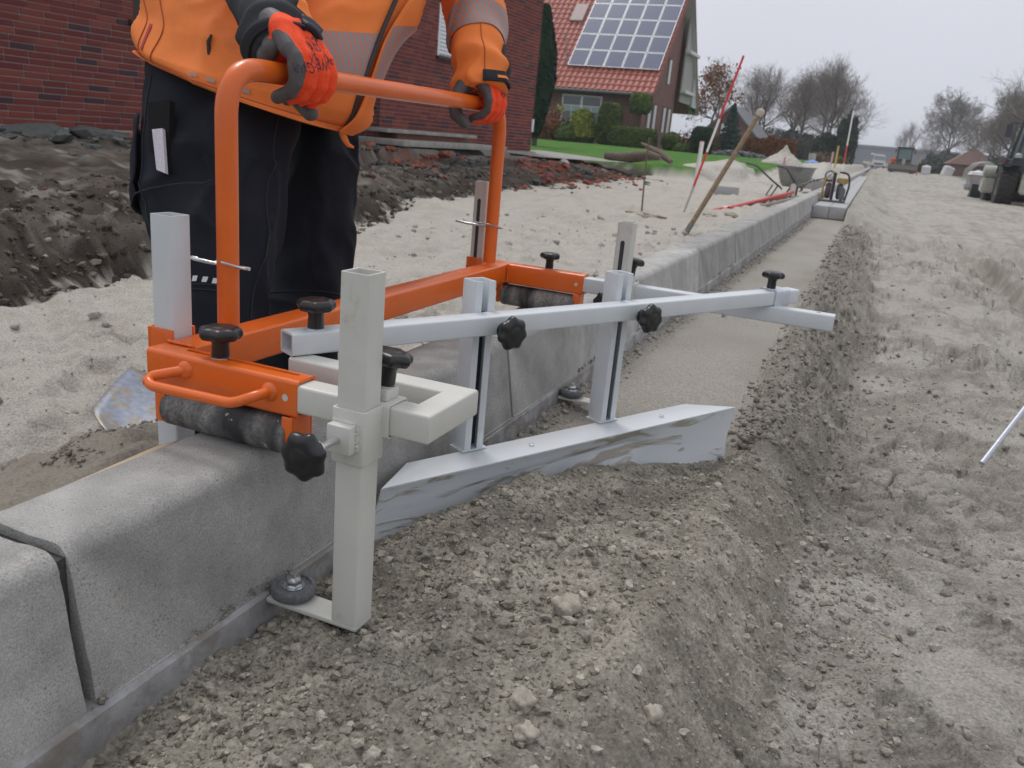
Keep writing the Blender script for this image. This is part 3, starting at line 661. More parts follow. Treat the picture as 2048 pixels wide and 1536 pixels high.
def roller_dust(m):
    n, l = m.node_tree.nodes, m.node_tree.links; b = n['Principled BSDF']; t = n.new('ShaderNodeTexCoord')
    mp = n.new('ShaderNodeMapping'); mp.inputs['Scale'].default_value = (1, .25, .25); l.new(t.outputs['Object'], mp.inputs['Vector'])
    z = n.new('ShaderNodeTexNoise'); z.inputs['Scale'].default_value = 24; z.inputs['Detail'].default_value = 3; l.new(mp.outputs[0], z.inputs['Vector'])
    g = n.new('ShaderNodeMapRange'); g.inputs['From Min'].default_value = .36; g.inputs['From Max'].default_value = .58; l.new(z.outputs['Fac'], g.inputs['Value'])
    z2 = n.new('ShaderNodeTexNoise'); z2.inputs['Scale'].default_value = 260; z2.inputs['Detail'].default_value = 5; l.new(t.outputs['Object'], z2.inputs['Vector'])
    gg = n.new('ShaderNodeMapRange'); gg.inputs['From Min'].default_value = .35; gg.inputs['From Max'].default_value = .65; gg.inputs['To Min'].default_value = .30; gg.inputs['To Max'].default_value = .62; l.new(z2.outputs['Fac'], gg.inputs['Value'])
    mm = n.new('ShaderNodeMath'); mm.operation = 'MULTIPLY'; l.new(g.outputs[0], mm.inputs[0]); l.new(gg.outputs[0], mm.inputs[1])
    x = n.new('ShaderNodeMixRGB'); l.new(mm.outputs[0], x.inputs['Fac']); x.inputs['Color1'].default_value = (.022, .023, .027, 1); x.inputs['Color2'].default_value = (.50, .49, .47, 1)
    z3 = n.new('ShaderNodeTexNoise'); z3.inputs['Scale'].default_value = 95; z3.inputs['Detail'].default_value = 3; l.new(t.outputs['Object'], z3.inputs['Vector'])
    g3 = n.new('ShaderNodeMapRange'); g3.inputs['From Min'].default_value = .67; g3.inputs['From Max'].default_value = .70; g3.inputs['To Max'].default_value = .85; l.new(z3.outputs['Fac'], g3.inputs['Value'])
    x2 = n.new('ShaderNodeMixRGB'); l.new(g3.outputs[0], x2.inputs['Fac']); l.new(x.outputs[0], x2.inputs['Color1']); x2.inputs['Color2'].default_value = (.36, .33, .26, 1)
    l.new(x2.outputs[0], b.inputs['Base Color'])
roller_dust(m_rub)
m_mudpl = mat('blade_face', (.60, .635, .665), rough=.38)
def mud_streaks(m):
    n, l = m.node_tree.nodes, m.node_tree.links; b = n['Principled BSDF']; t = n.new('ShaderNodeTexCoord')
    mp = n.new('ShaderNodeMapping'); mp.inputs['Scale'].default_value = (.9, .9, 3.2); mp.inputs['Rotation'].default_value = (0, 0, 0); l.new(t.outputs['Object'], mp.inputs['Vector'])
    z = n.new('ShaderNodeTexNoise'); z.inputs['Scale'].default_value = 7; z.inputs['Detail'].default_value = 7; z.inputs['Distortion'].default_value = 1.3; l.new(mp.outputs[0], z.inputs['Vector'])
    g = n.new('ShaderNodeMapRange'); g.inputs['From Min'].default_value = .53; g.inputs['From Max'].default_value = .60; g.inputs['To Max'].default_value = .85; l.new(z.outputs['Fac'], g.inputs['Value'])
    x = n.new('ShaderNodeMixRGB'); l.new(g.outputs[0], x.inputs['Fac']); x.inputs['Color1'].default_value = (.60, .635, .665, 1); x.inputs['Color2'].default_value = (.33, .285, .22, 1)
    l.new(x.outputs[0], b.inputs['Base Color']); bp = n.new('ShaderNodeBump'); bp.inputs['Distance'].default_value = .0012; bp.inputs['Strength'].default_value = 1; l.new(g.outputs[0], bp.inputs['Height']); l.new(bp.outputs[0], b.inputs['Normal'])
mud_streaks(m_mudpl)

fr_ = empty('screeding_frame', (-.163, 1.28, 0), 'orange and cream steel screeding frame riding the kerb with an angled white blade', 'screed frame')
FR = fr_
def knob(p, ax, R=.021, stem=.021, label=None, sr=.0085, par=None, thread=0.0, lobes=7):
    """seven lobed clamping knob: hub from p along ax, star head, screw"""
    p = Vector(p); ax = Vector(ax).normalized(); b = MB()
    b.lathe([(sr*.92, 0), (sr*.98, .0015), (sr*.9, stem*.75), (sr*1.1, stem)], p, ax, 20, lambda t, r, h: r*(1+.05*math.cos(4*t)))
    hh = R*.62
    def star(t, r, h): return r*(1-.13*(.5-.5*math.cos(lobes*t))**.8) if r > R*.55 else r
    pr_ = [(sr*1.1, stem), (R*.72, stem+.0005), (R*.9, stem+hh*.12), (R, stem+hh*.35), (R*.995, stem+hh*.6), (R*.93, stem+hh*.82), (R*.78, stem+hh*.95), (R*.5, stem+hh), (R*.42, stem+hh*.97), (R*.38, stem+hh*1.0), (R*.1, stem+hh*1.03)]
    b.lathe(pr_, p, ax, 84, star)
    o = b.build('knob', m_bk, par or FR, smooth=50)
    s = MB(); s.rod(p-ax*(thread+.006), p+ax*.003, .0042, n=14)
    s.lathe([(sr*.95, -.0022), (sr*1.05, -.002), (sr*1.05, -.0002), (sr*.8, .0)], p, ax, 24)
    s.build('screw', m_st, o, smooth=40)
    if label: o['label'] = label
    return o
def beam_with_slot(name, y0, y1, xa, xb, slot):
    b = MB(); b.prof(rrect(y1-y0, .045, .005), (xa, (y0+y1)/2, .0755), (xb, (y0+y1)/2, .0755))
    o = b.build(name, m_or, FR, smooth=40)
    c = MB(); c.prof(rrect(y1-y0-.007, .038, .003), (xa+.012, (y0+y1)/2, .0755), (xb+.02, (y0+y1)/2, .0755)); boolean(o, c)
    c = MB(); c.box(slot[0], slot[1], (y0+y1)/2+.002, (y0+y1)/2+.0085, .085, .12)
    boolean(o, c)
    c = MB(); c.rod((xb-.017, y0-.01, .076), (xb-.017, y0+.01, .076), .0045, n=16); boolean(o, c)
    return o
# near and far cross beams, the long beam between
cbn = beam_with_slot('cross_beam', .735, .770, -.178, .044, (-.135, .030))
cbf = beam_with_slot('cross_beam', 1.758, 1.793, -.136, .047, (-.11, .034))
b = MB(); b.prof(rrect(.046, .0445, .004), (-.163, .7705, .0753), (-.163, 1.795, .0753)); b.build('long_beam', m_or, FR, smooth=40)
# U shaped brackets that carry the rollers
def bracket(yc, x, s, lab=None):
    b = MB()
    for (a, c, d_, e_) in ((yc-.0165, yc+.0165, .006, .0535),): b.box(x-.003*s, x+.003*s, a, c, d_, e_)
    b.box(min(x+.003*s, x-.012*s), max(x+.003*s, x-.012*s), yc-.0195, yc-.0165, .008, .0535)
    b.box(min(x+.003*s, x-.012*s), max(x+.003*s, x-.012*s), yc+.0165, yc+.0195, .008, .0535)
    return b.build('roller_bracket', m_or, FR, bevel=.0015)
for yc in (.7525, 1.7755):
    bracket(yc, .036 if yc < 1 else .038, 1); bracket(yc, -.163 if yc < 1 else -.158, -1)
    b = MB(); x0, x1 = (-.156, .029) if yc < 1 else (-.15, .031)
    b.lathe([(.012, 0), (.0225, .0), (.0245, .002), (.0245, x1-x0-.002), (.0225, x1-x0), (.012, x1-x0)], (x0, yc, .0250), (1, 0, 0), 48)
    r = b.build('roller', m_rub, FR, smooth=40)
    s = MB(); s.rod((x0-.008, yc, .025), (x1+.012, yc, .025), .005, n=14); s.build('axle', m_st, r)
# pull handle on the near beam
def bend(pts, r, k=6):
    P = [Vector(p) for p in pts]; o = [P[0]]
    for i in range(1, len(P)-1):
        a = (P[i-1]-P[i]).normalized(); c = (P[i+1]-P[i]).normalized()
        q0, q1 = P[i]+a*r, P[i]+c*r
        for j in range(k+1): t = j/k; o.append(q0*(1-t)**2+P[i]*2*t*(1-t)+q1*t*t)
    return o+[P[-1]]
b = MB(); b.tube(bend([(-.118, .736, .081), (-.150, .708, .073), (-.140, .700, .066), (-.018, .700, .069), (.004, .712, .079), (.006, .736, .079)], .010), .0062, 16)
for q in ((-.118, .7352, .081), (.006, .7352, .079)): b.lathe([(.0115, 0), (.0105, .002), (.0066, .0055)], q, (0, -1, 0), 18)
b.build('pull_handle', m_or, cbn, smooth=50)
# tall push handle
HX, HZ = -.163, .434
b = MB(); b.tube(bend([(HX, .862, .095), (HX, .862, HZ), (HX, 1.708, HZ+.003), (HX, 1.708, .095)], .062, 14), .0142, 28); ph = b.build('push_handle', m_or, FR, smooth=60)
for y in (.862, 1.708):
    b = MB(); b.lathe([(.021, .0975), (.019, .100), (.0155, .104)], (HX, y, 0), (0, 0, 1), 24); b.build('weld_collar', m_or, ph, smooth=60)
for y, z, L0, L1 in ((.862, .187, -.216, -.128), (1.708, .183, -.245, -.138)):
    b = MB(); b.tube([(L0+.004, y-.002, z+.002), (L0-.004, y-.006, z+.003), (L0+.006, y-.009, z+.003), (L0+.03, y-.006, z+.001), (HX-.015, y-.001, z), (L1, y, z)], .0026, 8)
    b.tube([(L0+.004, y-.002, z+.002), (L0+.02, y+.006, z-.002), (L0+.04, y+.001, z+.005), (HX+.005, y-.0165, z+.006), (L1+.004, y-.012, z+.002)], .0019, 8)
    b.build('spring_pin', m_st, ph, smooth=60)
# knobs in the slots
knob((-.085, .7585, .099), (0, 0, 1), label='star knob clamping the cream arm in the slotted near beam', sr=.0105, R=.0262)
knob((-.045, 1.781, .099), (0, 0, 1), sr=.0095, R=.0235)
# square posts beside the long beam, on the yard side
def vpost(name, cx, cy, z0, z1, m, slot=None, w=.034):
    b = MB(); hollow(b, (cx, cy, z0), (cx, cy, z1), w, w, .0028, .003, up=(0, 1, 0))
    o = b.build(name, m, FR, smooth=40)
    if slot:
        c = MB(); zc0, zc1, hw = slot; pts = []
        c.prof([(hw*math.cos(math.radians(t)), (zc1 if t <= 180 else zc0)+hw*math.sin(math.radians(t))) for t in range(0, 361, 20) if t != 360] , (cx+(-.002), cy-w/2-.01, 0), (cx-.002, cy-w/2+.006, 0))
        boolean(o, c)
        d = MB(); d.box(cx-.012, cx+.010, cy-w/2+.0032, cy-w/2+.0042, z0+.01, z1-.02); d.build('slot_shade_strip', m_dk, o)  # dark sheet behind the slot, painted as its inner shade
    return o
p1 = vpost('side_post', -.2045, .806, -.13, .2515, m_al); p2 = vpost('side_post', -.2045, 1.738, -.13, .277, m_cr, (-.1, .235, .0045), w=.030)
b = MB(); b.box(-.2245, -.1865, .7855, .789, .045, .108); b.box(-.2245, -.1868, .823, .8265, .045, .108); b.box(-.228, -.2245, .7855, .8265, .045, .108); b.build('post_bracket', m_or, FR, bevel=.0012)
b = MB(); b.box(-.2225, -.1868, 1.7195, 1.7225, .04, .108); b.box(-.2225, -.1868, 1.7535, 1.7565, .04, .108); b.box(-.226, -.2225, 1.7195, 1.7565, .04, .108); b.build('post_bracket', m_or, FR, bevel=.0012)
knob((-.205, 1.716, .03), (0, -1, -.15), R=.019, stem=.012)
# cream U shaped arm sliding in the near beam
T = .0335
b = MB(); zc = .0762
hollow(b, (-.12, .752, zc), (.1925, .752, zc), T-.002, T, .003, .004)
b.add([], [])
o = b.build('arm', m_cr, FR, smooth=40)
b = MB()
pts = [(-.16, .752), (.1965, .752), (.1965, .8405), (-.038, .8405)]
def mitre_tube(b, pts, w, h, z, r=.004):
    O = rrect(w, h, r); P = [Vector((p[0], p[1], z)) for p in pts]; rings = []
    for i, p in enumerate(P):
        if i == 0: d = (P[1]-p).normalized(); n_ = Vector((d.y, -d.x, 0)); k = 1
        elif i == len(P)-1: d = (p-P[i-1]).normalized(); n_ = Vector((d.y, -d.x, 0)); k = 1
        else:
            d0 = (p-P[i-1]).normalized(); d1 = (P[i+1]-p).normalized(); n0 = Vector((d0.y, -d0.x, 0)); n1 = Vector((d1.y, -d1.x, 0)); n_ = (n0+n1).normalized(); k = 1/n_.dot(n0)
        rings.append([p+n_*a*k+Vector((0, 0, c)) for a, c in O])
    n = len(O); vs = [v for r_ in rings for v in r_]
    fs = [(i*n+k, i*n+(k+1) % n, (i+1)*n+(k+1) % n, (i+1)*n+k) for i in range(len(P)-1) for k in range(n)]+[tuple(reversed(range(n))), tuple(range((len(P)-1)*n, len(P)*n))]
    b.add(vs, fs)
bpy.data.objects.remove(o)
mitre_tube(b, [(-.12, .752), (.1965, .752), (.1965, .8405), (-.036, .8405)], T-.001, T, zc)
arm = b.build('arm', m_cr, FR, smooth=40)
# sleeve, guide post, foot and guide wheel (near set, then the far set)
def guide_set(px, py, z0, z1, arm_y, slot, yk, lab):
    """px,py: centre of the post; the arm runs along x at arm_y"""
    w = .034
    post = vpost('guide_post', px, py, z0, z1, m_cr, slot, w)
    s = MB(); hollow(s, (px, py, .034), (px, py, .0955), w+.0075, w+.0075, .0034, .004, up=(0, 1, 0))
    s.box(px-.017, px+.012, py-w/2-.0175, py-w/2-.0038, .050, .081)
    sl = s.build('clamp_sleeve', m_cr, FR, bevel=.0018)
    s = MB(); hollow(s, (px-.018, arm_y, zc), (px+.028, arm_y, zc), T+.006, T+.0062, .0026, .004)
    s.box(px-.002, px+.020, arm_y-.012, arm_y+.014, zc+T/2+.0032, zc+T/2+.016)
    s.build('arm_sleeve', m_cr, FR, bevel=.0018)
    knob((px+.008, arm_y+.004, zc+T/2+.018), (.12, .1, 1), R=.0255, stem=.023, sr=.0105, label=lab)
    kb = knob((px-.004, py-w/2-.052, .0655), (0, -1, 0), R=.0262, stem=.013, sr=.009, thread=.036)
    f = MB(); f.box(px-.108, px+w/2, py-w/2, py+w/2, z0-.006, z0+.0002)
    ft = f.build('foot_plate', m_cr, FR, bevel=.0015)
    wx = px-.083; wy = py+.003
    wh = MB(); wh.lathe([(.010, .002), (.023, .002), (.0255, .004), (.0268, .0065), (.0268, .0125), (.0255, .0155), (.0235, .017), (.0205, .017), (.0195, .0135), (.009, .0125)], (wx, wy, z0), (0, 0, 1), 40)
    wo_ = wh.build('guide_wheel', mat('wheel_grey', (.13, .135, .145), rough=.65, var=.3, vscale=70, bump=.0006, bscale=300), FR, smooth=50)
    n_ = MB(); n_.lathe([(.013, .0125), (.013, .0145), (.0075, .0145)], (wx, wy, z0), (0, 0, 1), 24); n_.lathe([(.0086, .0145), (.0090, .0155), (.0090, .022), (.0080, .0245), (.0052, .025), (.0050, .031), (.001, .0314)], (wx, wy, z0), (0, 0, 1), 6*4, lambda t, r, h: r*(1-.06*math.cos(6*t)))
    n_.build('wheel_nut', m_st, wo_, smooth=30)
guide_set(.1372, .7172, -.1635, .2385, .752, None, 0, 'star knob tilted on top of the near cream arm sleeve')
guide_set(.1370, 1.7370, -.178, .2275, 1.7755, (-.15, .185, .0048), 0, 'star knob on the far arm sleeve behind the slotted post')
def weld(pts, par, m, r=.0022):
    P_ = []
    for p, q in zip(pts, pts[1:]):
        p, q = Vector(p), Vector(q); k = max(2, int((q-p).length/.0022))
        P_ += [p+(q-p)*i/k for i in range(k)]
    P_.append(Vector(pts[-1])); b = MB(); b.tube([p+Vector((random.uniform(-.0004, .0004), random.uniform(-.0004, .0004), random.uniform(-.0004, .0004))) for p in P_], [r*(1+.22*(-1)**i+random.uniform(-.12, .12)) for i in range(len(P_))], 8)
    return b.build('weld_bead', m, par, smooth=70)
for (px_, yf) in ((.1372, .7172), (.1370, 1.7370)):
    weld([(px_+.0205, yf+.0185, .093), (px_+.0205, yf+.0185, .062)], arm, m_cr); weld([(px_-.017, yf-.0208, .0815), (px_+.012, yf-.0208, .0815)], arm, m_cr, .0028); weld([(px_+.0125, yf-.0208, .080), (px_+.0125, yf-.0208, .051)], arm, m_cr, .0026)
weld([(-.1385, .7712, .099), (-.1385, .7712, .058)], cbn, m_or); weld([(-.178, .7702, .0995), (-.139, .7702, .0995)], cbn, m_or); weld([(-.1365, 1.757, .0985), (-.1365, 1.757, .056)], cbf, m_or)
weld([(HX+.0155*math.cos(a), .862+.0155*math.sin(a), .1005) for a in [2*PI*k/20 for k in range(21)]], ph, m_or, .0025)
# long arm from the far beam
b = MB(); hollow(b, (-.10, 1.7755, zc), (.577, 1.7755, zc), T-.002, T, .003, .004); fa = b.build('long_arm', m_al, FR, smooth=40)
c = MB(); c.rod((.545, 1.7755, .10), (.545, 1.7755, .085), .005, n=16); boolean(fa, c)
# diagonal bar
A0 = Vector((-.046, .833, .1085)); DD = Vector((.4598, .888, 0)).normalized(); NN = Vector((.888, -.4598, 0)).normalized()
A1 = A0+DD*1.148
b = MB(); hollow(b, A0, A1, .034, .029, .0028, .003); b.build('diagonal_bar', m_al, FR, smooth=40)
def clip_sleeve(t, L):
    b = MB(); q = A0+DD*t; hollow(b, q, q+DD*L, .0405, .0352, .003, .004); return b.build('clip_sleeve', m_zn, FR, smooth=40)
clip_sleeve(1.058, .052)
knob(A0+DD*.040+Vector((0, 0, .0165)), (0, 0, 1), R=.0255, stem=.022, sr=.0105)
knob(A0+DD*1.066+Vector((0, 0, .019)), (0, 0, 1), R=.0235, stem=.020, sr=.010)
# slotted channel uprights that hold the blade, behind the bar
def cprof(w, h, t, lip):
    """open channel, opening faces +side"""
    return [(w/2, h/2), (-w/2, h/2), (-w/2, -h/2), (w/2, -h/2), (w/2, -h/2+lip), (w/2-t, -h/2+lip), (w/2-t, -h/2+t), (-w/2+t, -h/2+t), (-w/2+t, h/2-t), (w/2-t, h/2-t), (w/2-t, h/2-lip), (w/2, h/2-lip)]
for i, tt in enumerate((.330, .640)):
    q = A0+DD*tt-NN*(.017+.0185)
    z0, z1 = -.104, .169
    b = MB(); C_ = cprof(.034, .037, .0028, .0125)
    vs = []
    for z in (z0, z1): vs += [q+NN*a+DD*c+Vector((0, 0, z-q.z)) for a, c in C_]
    n = len(C_); b.add(vs, [(k, (k+1) % n, n+(k+1) % n, n+k) for k in range(n)]+[tuple(range(n)), tuple(reversed(range(n, 2*n)))])
    u = b.build('slotted_upright', m_al, FR, bevel=.0008, smooth=35)
    d = MB(); vs = [q+NN*a+DD*c+Vector((0, 0, z-q.z)) for z in (z0+.004, z1-.05) for a, c in ((.0, -.013), (.001, -.013), (.001, .013), (.0, .013))]
    d.add(vs, [(0, 1, 2, 3), (4, 7, 6, 5), (0, 4, 5, 1), (1, 5, 6, 2), (2, 6, 7, 3), (3, 7, 4, 0)]); d.build('slot_shade_strip', m_dk, u)  # dark sheet in the open channel imitates the shade within
    knob(A0+DD*(tt+.006)+NN*.0215+Vector((0, 0, -.006)), NN, R=.0265, stem=.014, sr=.0115)
    f = MB(); p = q+Vector((0, 0, z0-q.z)); f.add([p+NN*a+DD*c+Vector((0, 0, z)) for z in (-.0012, .0012) for a, c in ((-.018, -.022), (.017, -.022), (.017, .026), (-.018, .026))], [(0, 3, 2, 1), (4, 5, 6, 7), (0, 1, 5, 4), (1, 2, 6, 5), (2, 3, 7, 6), (3, 0, 4, 7)]); f.build('mounting_foot', m_al, u)
# the blade: flange on top, face below, outer wing turned forward
fl = Vector((BL0[0], BL0[1], -.1065)); L = .8325
def P(t, s, z): return fl+DD*t-NN*s+Vector((0, 0, z))
b = MB(); th = .0022
top = [P(0, 0, 0), P(L, 0, 0), P(L-.088, .062, .0), P(.082, .062, .0)]
lo = [v-Vector((0, 0, th)) for v in top]
b.add(top+lo, [(0, 1, 2, 3), (7, 6, 5, 4), (0, 4, 5, 1), (1, 5, 6, 2), (2, 6, 7, 3), (3, 7, 4, 0)])
b.build('blade_flange', m_pl, FR, smooth=30, bevel=.0006)
b = MB(); m1, m2, zb = .155, .560, -.095
def sheet(b, loops, t):
    n = len(loops[0]); V = []
    for k in (0, 1): V += [Vector(v)-NN*t*k for lp in loops for v in lp]
    m_ = len(loops); fs = []
    for k in (0, 1):
        o_ = k*n*m_
        for i in range(m_-1):
            for j in range(n-1):
                q_ = (o_+i*n+j, o_+i*n+j+1, o_+(i+1)*n+j+1, o_+(i+1)*n+j); fs.append(q_ if k else tuple(reversed(q_)))
    N2 = n*m_; ring = [j for j in range(n)]+[i*n+n-1 for i in range(1, m_)]+[(m_-1)*n+j for j in range(n-2, -1, -1)]+[i*n for i in range(m_-2, 0, -1)]
    for a, c in zip(ring, ring[1:]+ring[:1]): fs.append((a, c, c+N2, a+N2))
    b.add(V, fs)
e0 = -.0024
up_ = [P(0, -.0005, e0), P(m1, -.0005, e0), P(m2, -.0005, e0), P(m2+.09, -.0005, e0), P(L, -.0005, e0+.0)]
mid = [P(-.002, .014, -.05), P(m1, .022, -.040), P(m2, .036, -.040), P(m2+.05, .024, -.045), P(L-.012, .002, -.070)]
bot = [P(-.012, -.004, -.105), P(m1, .004, zb), P(m2, .020, -.09), P(m2+.06, .002, -.10), P(L-.036, -.024, -.138)]
sheet(b, [up_, mid, bot], .002)
b.build('blade_face', m_mudpl, FR, smooth=50)
for t in (.305, .635):
    b = MB(); b.lathe([(.005, 0), (.005, .003), (.002, .004)], P(t, .028, .0), (0, 0, 1), 6); b.build('rivet', m_st, FR)
b = MB(); b.rod((.36, 1.7755, .052), (.36, 1.7755, .060), .006, n=6); b.build('locking_bolt', m_st, FR)
# ================================================================ BRICK HOUSE BESIDE THE SITE
m_brick = [mat('brick_red_%d' % i, c, rough=.8, var=.18, vscale=30, bump=.001, bscale=120, spec=.25) for i, c in enumerate([(.17, .040, .034), (.20, .050, .040), (.145, .034, .034), (.075, .036, .042), (.225, .060, .044)])]
m_mort = mat('mortar', (.30, .28, .265), rough=.95, var=.15, vscale=30)
WC = Vector((-5.68, 15.75, 0)); WD = Vector((-.055, -1.0, 0)).normalized()      # front wall runs from its far corner towards the camera
WN = Vector((-WD.y, WD.x, 0))                                                    # outward, towards the road
if WN.x < 0: WN = -WN
BL_, BH_, CO, BJ = .216, .047, .0563, .009
BZ = .085
def wp(s, o, z): return WC+WD*s+WN*o+Vector((0, 0, z))
house1 = empty('brick_house', tuple(wp(6, -2, BZ)), 'dark red brick house with grey joints beside the dug up yard', 'house')
def wbox(b, s0, s1, o0, o1, z0, z1):
    v = [wp(s, o, z) for z in (z0, z1) for s, o in ((s0, o0), (s1, o0), (s1, o1), (s0, o1))]
    b.add(v, [(0, 3, 2, 1), (4, 5, 6, 7), (0, 1, 5, 4), (1, 2, 6, 5), (2, 3, 7, 6), (3, 0, 4, 7)])
NICHE = (5.15, 8.3)          # recessed entrance bay
WIN = (2.62, 3.70, 1.43, 3.4)   # shuttered window: s0, s1, z0, z1
b = MB(); wbox(b, 0.008, NICHE[0], -3.4, -.008, BZ-.4, 3.6); wbox(b, NICHE[0], NICHE[1], -3.4, -.45, BZ-.4, 3.6); wbox(b, NICHE[1], 14, -3.4, -.008, BZ-.4, 3.6)
wall = b.build('wall', m_mort, house1, smooth=None)
bme = []
for m_ in m_brick:
    q = MB(); h = BL_/2
    q.box(-h, h, -.05, .0, 0, BH_); me = q.mesh('brick'); me.materials.append(m_)
    bm = bmesh.new(); bm.from_mesh(me); bmesh.ops.bevel(bm, geom=bm.edges[:], offset=.0025, segments=1, affect='EDGES'); bm.to_mesh(me); bm.free(); bme.append(me)
def bmesh_half(m_, L):
    q = MB(); q.box(-L/2, L/2, -.05, .0, 0, BH_); me = q.mesh('brick'); me.materials.append(m_); return me
singles, rest = [], []
ang = math.atan2(WD.y, WD.x)
def lay(s0, s1, off, zmax, seedo=0, holes=()):
    row = 0; z = BZ
    while z < zmax:
        sh = [0, .5, .25, .75, .5, 0, .75, .25][(row*5+seedo) % 8]*(BL_+BJ)
        s = s0-sh
        while s < s1:
            a, c = max(s, s0), min(s+BL_, s1)
            if c-a > .03:
                segs = [(a, c)]
                for (h0, h1, hz0, hz1) in holes:
                    if hz0 < z+BH_ and z < hz1:
                        ns = []
                        for (p, q_) in segs:
                            if q_ <= h0 or p >= h1: ns.append((p, q_)); continue
                            if p < h0: ns.append((p, h0))
                            if q_ > h1: ns.append((h1, q_))
                        segs = ns
                for (p, q_) in segs:
                    if q_-p > .02:
                        cs = (p+q_)/2; D = (wp(cs, off, z)-CAM).length; vis = z < 1.0
                        (singles if (vis and (cs > 8.8) and cs < 12.6) else rest).append((cs, off+random.uniform(-.0015, .0015), z, q_-p, random.choices(range(5), [5, 5, 4, 1.6, 2.5])[0], D))
            s += BL_+BJ
        z += CO; row += 1
lay(0.0, NICHE[0], 0, 3.54, 0, [WIN]); lay(NICHE[0], NICHE[1], -.44, 3.54, 3); lay(NICHE[1], 13.5, 0, 3.54, 1, [(8.42, 9.28, 1.10, 2.2)])
singles.sort(key=lambda t: t[5]); rest += singles[290:]; singles = singles[:290]
for cs, off, z, L, k, D in singles:
    me = bme[k] if abs(L-BL_) < .001 else bmesh_half(m_brick[k], L)
    o = bpy.data.objects.new('brick', me); COL.objects.link(o); o.parent = wall
    p = wp(cs, off, z); o.location = p; o.rotation_euler = (0, random.uniform(-.004, .004), ang)
    if (Matrix.Rotation(ang, 3, 'Z')@Vector((0, 1, 0))).dot(WN) < 0: o.rotation_euler.z = ang+PI
b = MB()
for cs, off, z, L, k, D in rest:
    b.m = k; wbox(b, cs-L/2, cs+L/2, off-.05, off, z, z+BH_)
# the flank of the house at its far corner, and the sides of the entrance bay
for row in range(61):
    z = BZ+row*CO
    for q in range(4):
        b.m = random.choices(range(5), [5, 5, 4, 1.5, 2.5])[0]
        o_ = -.0-q*.225-(.11 if row % 2 else 0); b_ = wp(0, 0, 0)
        wbox(b, -.002, .05, max(o_-.216, -.9), min(o_-.0, -.052), z, z+BH_) if q or row % 2 else None
    for q in range(2):
        b.m = random.choices(range(5), [5, 5, 4, 1.5, 2.5])[0]
        wbox(b, NICHE[0]-.05, NICHE[0]+.002, -.44+q*.2, -.44+q*.2+.19, z, z+BH_)
me = b.mesh('bricks'); o = link('brickwork', me, m_brick, wall); o['kind'] = 'stuff'
m_slabg = mat('weathered_concrete', (.27, .265, .245), rough=.95, col2=(.37, .36, .33), vscale=4, var=.15, bump=.004, bscale=30)
b = MB(); wbox(b, 3.0, 5.55, 0.01, .42, BZ+.165, BZ+.215); b.build('step', m_slabg, house1, bevel=.006)
b = MB(); wbox(b, 3.35, 5.2, 0.02, .34, BZ+.0, BZ+.165); b.build('step_base', mat('old_brickwork', (.20, .08, .06), rough=.9, var=.4, vscale=12, bump=.004, bscale=25), house1, bevel=.004)
b = MB(); wbox(b, 2.75, 5.8, .0, .85, BZ+.01, BZ+.085); b.build('step', m_slabg, house1, bevel=.006)
b = MB(); wbox(b, 5.5, 8.25, -.42, .02, BZ+.19, BZ+.25); b.build('step', m_slabg, house1, bevel=.006)
b = MB(); wbox(b, -.05, 13.5, .004, .10, BZ-.25, BZ-.004); b.build('plinth', m_slabg, house1, bevel=.008)
# roller shutter window
m_white = mat('white_plastic', (.72, .74, .78), rough=.45, var=.03, vscale=20); m_dkf = mat('dark_frame', (.028, .022, .022), rough=.6)
wf = MB(); wbox(wf, WIN[0], WIN[0]+.05, -.007, .004, WIN[2], WIN[3]); wbox(wf, WIN[1]-.05, WIN[1], -.007, .004, WIN[2], WIN[3]); win = wf.build('window', m_white, house1)
z = WIN[2]+.02; k = 0
while z < 3.0:
    q = MB(); n = 5; pts = []
    for i in range(n+1): t = i/n; pts.append((-.007+.013*math.sin(PI*t), z+.052*t))
    vs = [wp(s, o_, zz) for s in (WIN[0]+.05, WIN[1]-.05) for o_, zz in pts]
    q.add(vs, [(i, i+1, n+1+i+1, n+1+i) for i in range(n)]); q.build('slat', m_white, win, smooth=60); z += .056
q = MB(); wbox(q, WIN[0]-.03, WIN[1]+.03, -.007, .05, WIN[2]-.05, WIN[2]-.004); q.build('sill', m_dkf, win, bevel=.003)
q = MB(); wbox(q, 8.42, 9.28, -.007, -.002, 1.10, 2.2); q.build('door_leaf', m_dkf, house1)
q = MB(); wbox(q, 8.36, 9.34, -.02, .035, 1.05, 1.10); q.build('sill', m_dkf, house1)
q = MB(); wbox(q, -.001, .07, .001, .03, BZ+.36, BZ+.60); q.build('meter_cover', m_white, house1, bevel=.004)
q = MB(); wbox(q, -.35, 14.2, -3.7, .35, 3.6, 3.8); q.build('eaves', m_dkf, house1)
q = MB(); q.add([wp(-.4, .45, 3.7), wp(14.4, .45, 3.7), wp(14.4, -3.4, 6.5), wp(-.4, -3.4, 6.5), wp(14.4, -7, 3.7), wp(-.4, -7, 3.7)], [(0, 1, 2, 3), (3, 2, 4, 5), (0, 3, 5), (1, 4, 2), (0, 5, 4, 1)]); q.build('roof', mat('old_roof', (.16, .05, .035), rough=.8, var=.3, vscale=8), house1)

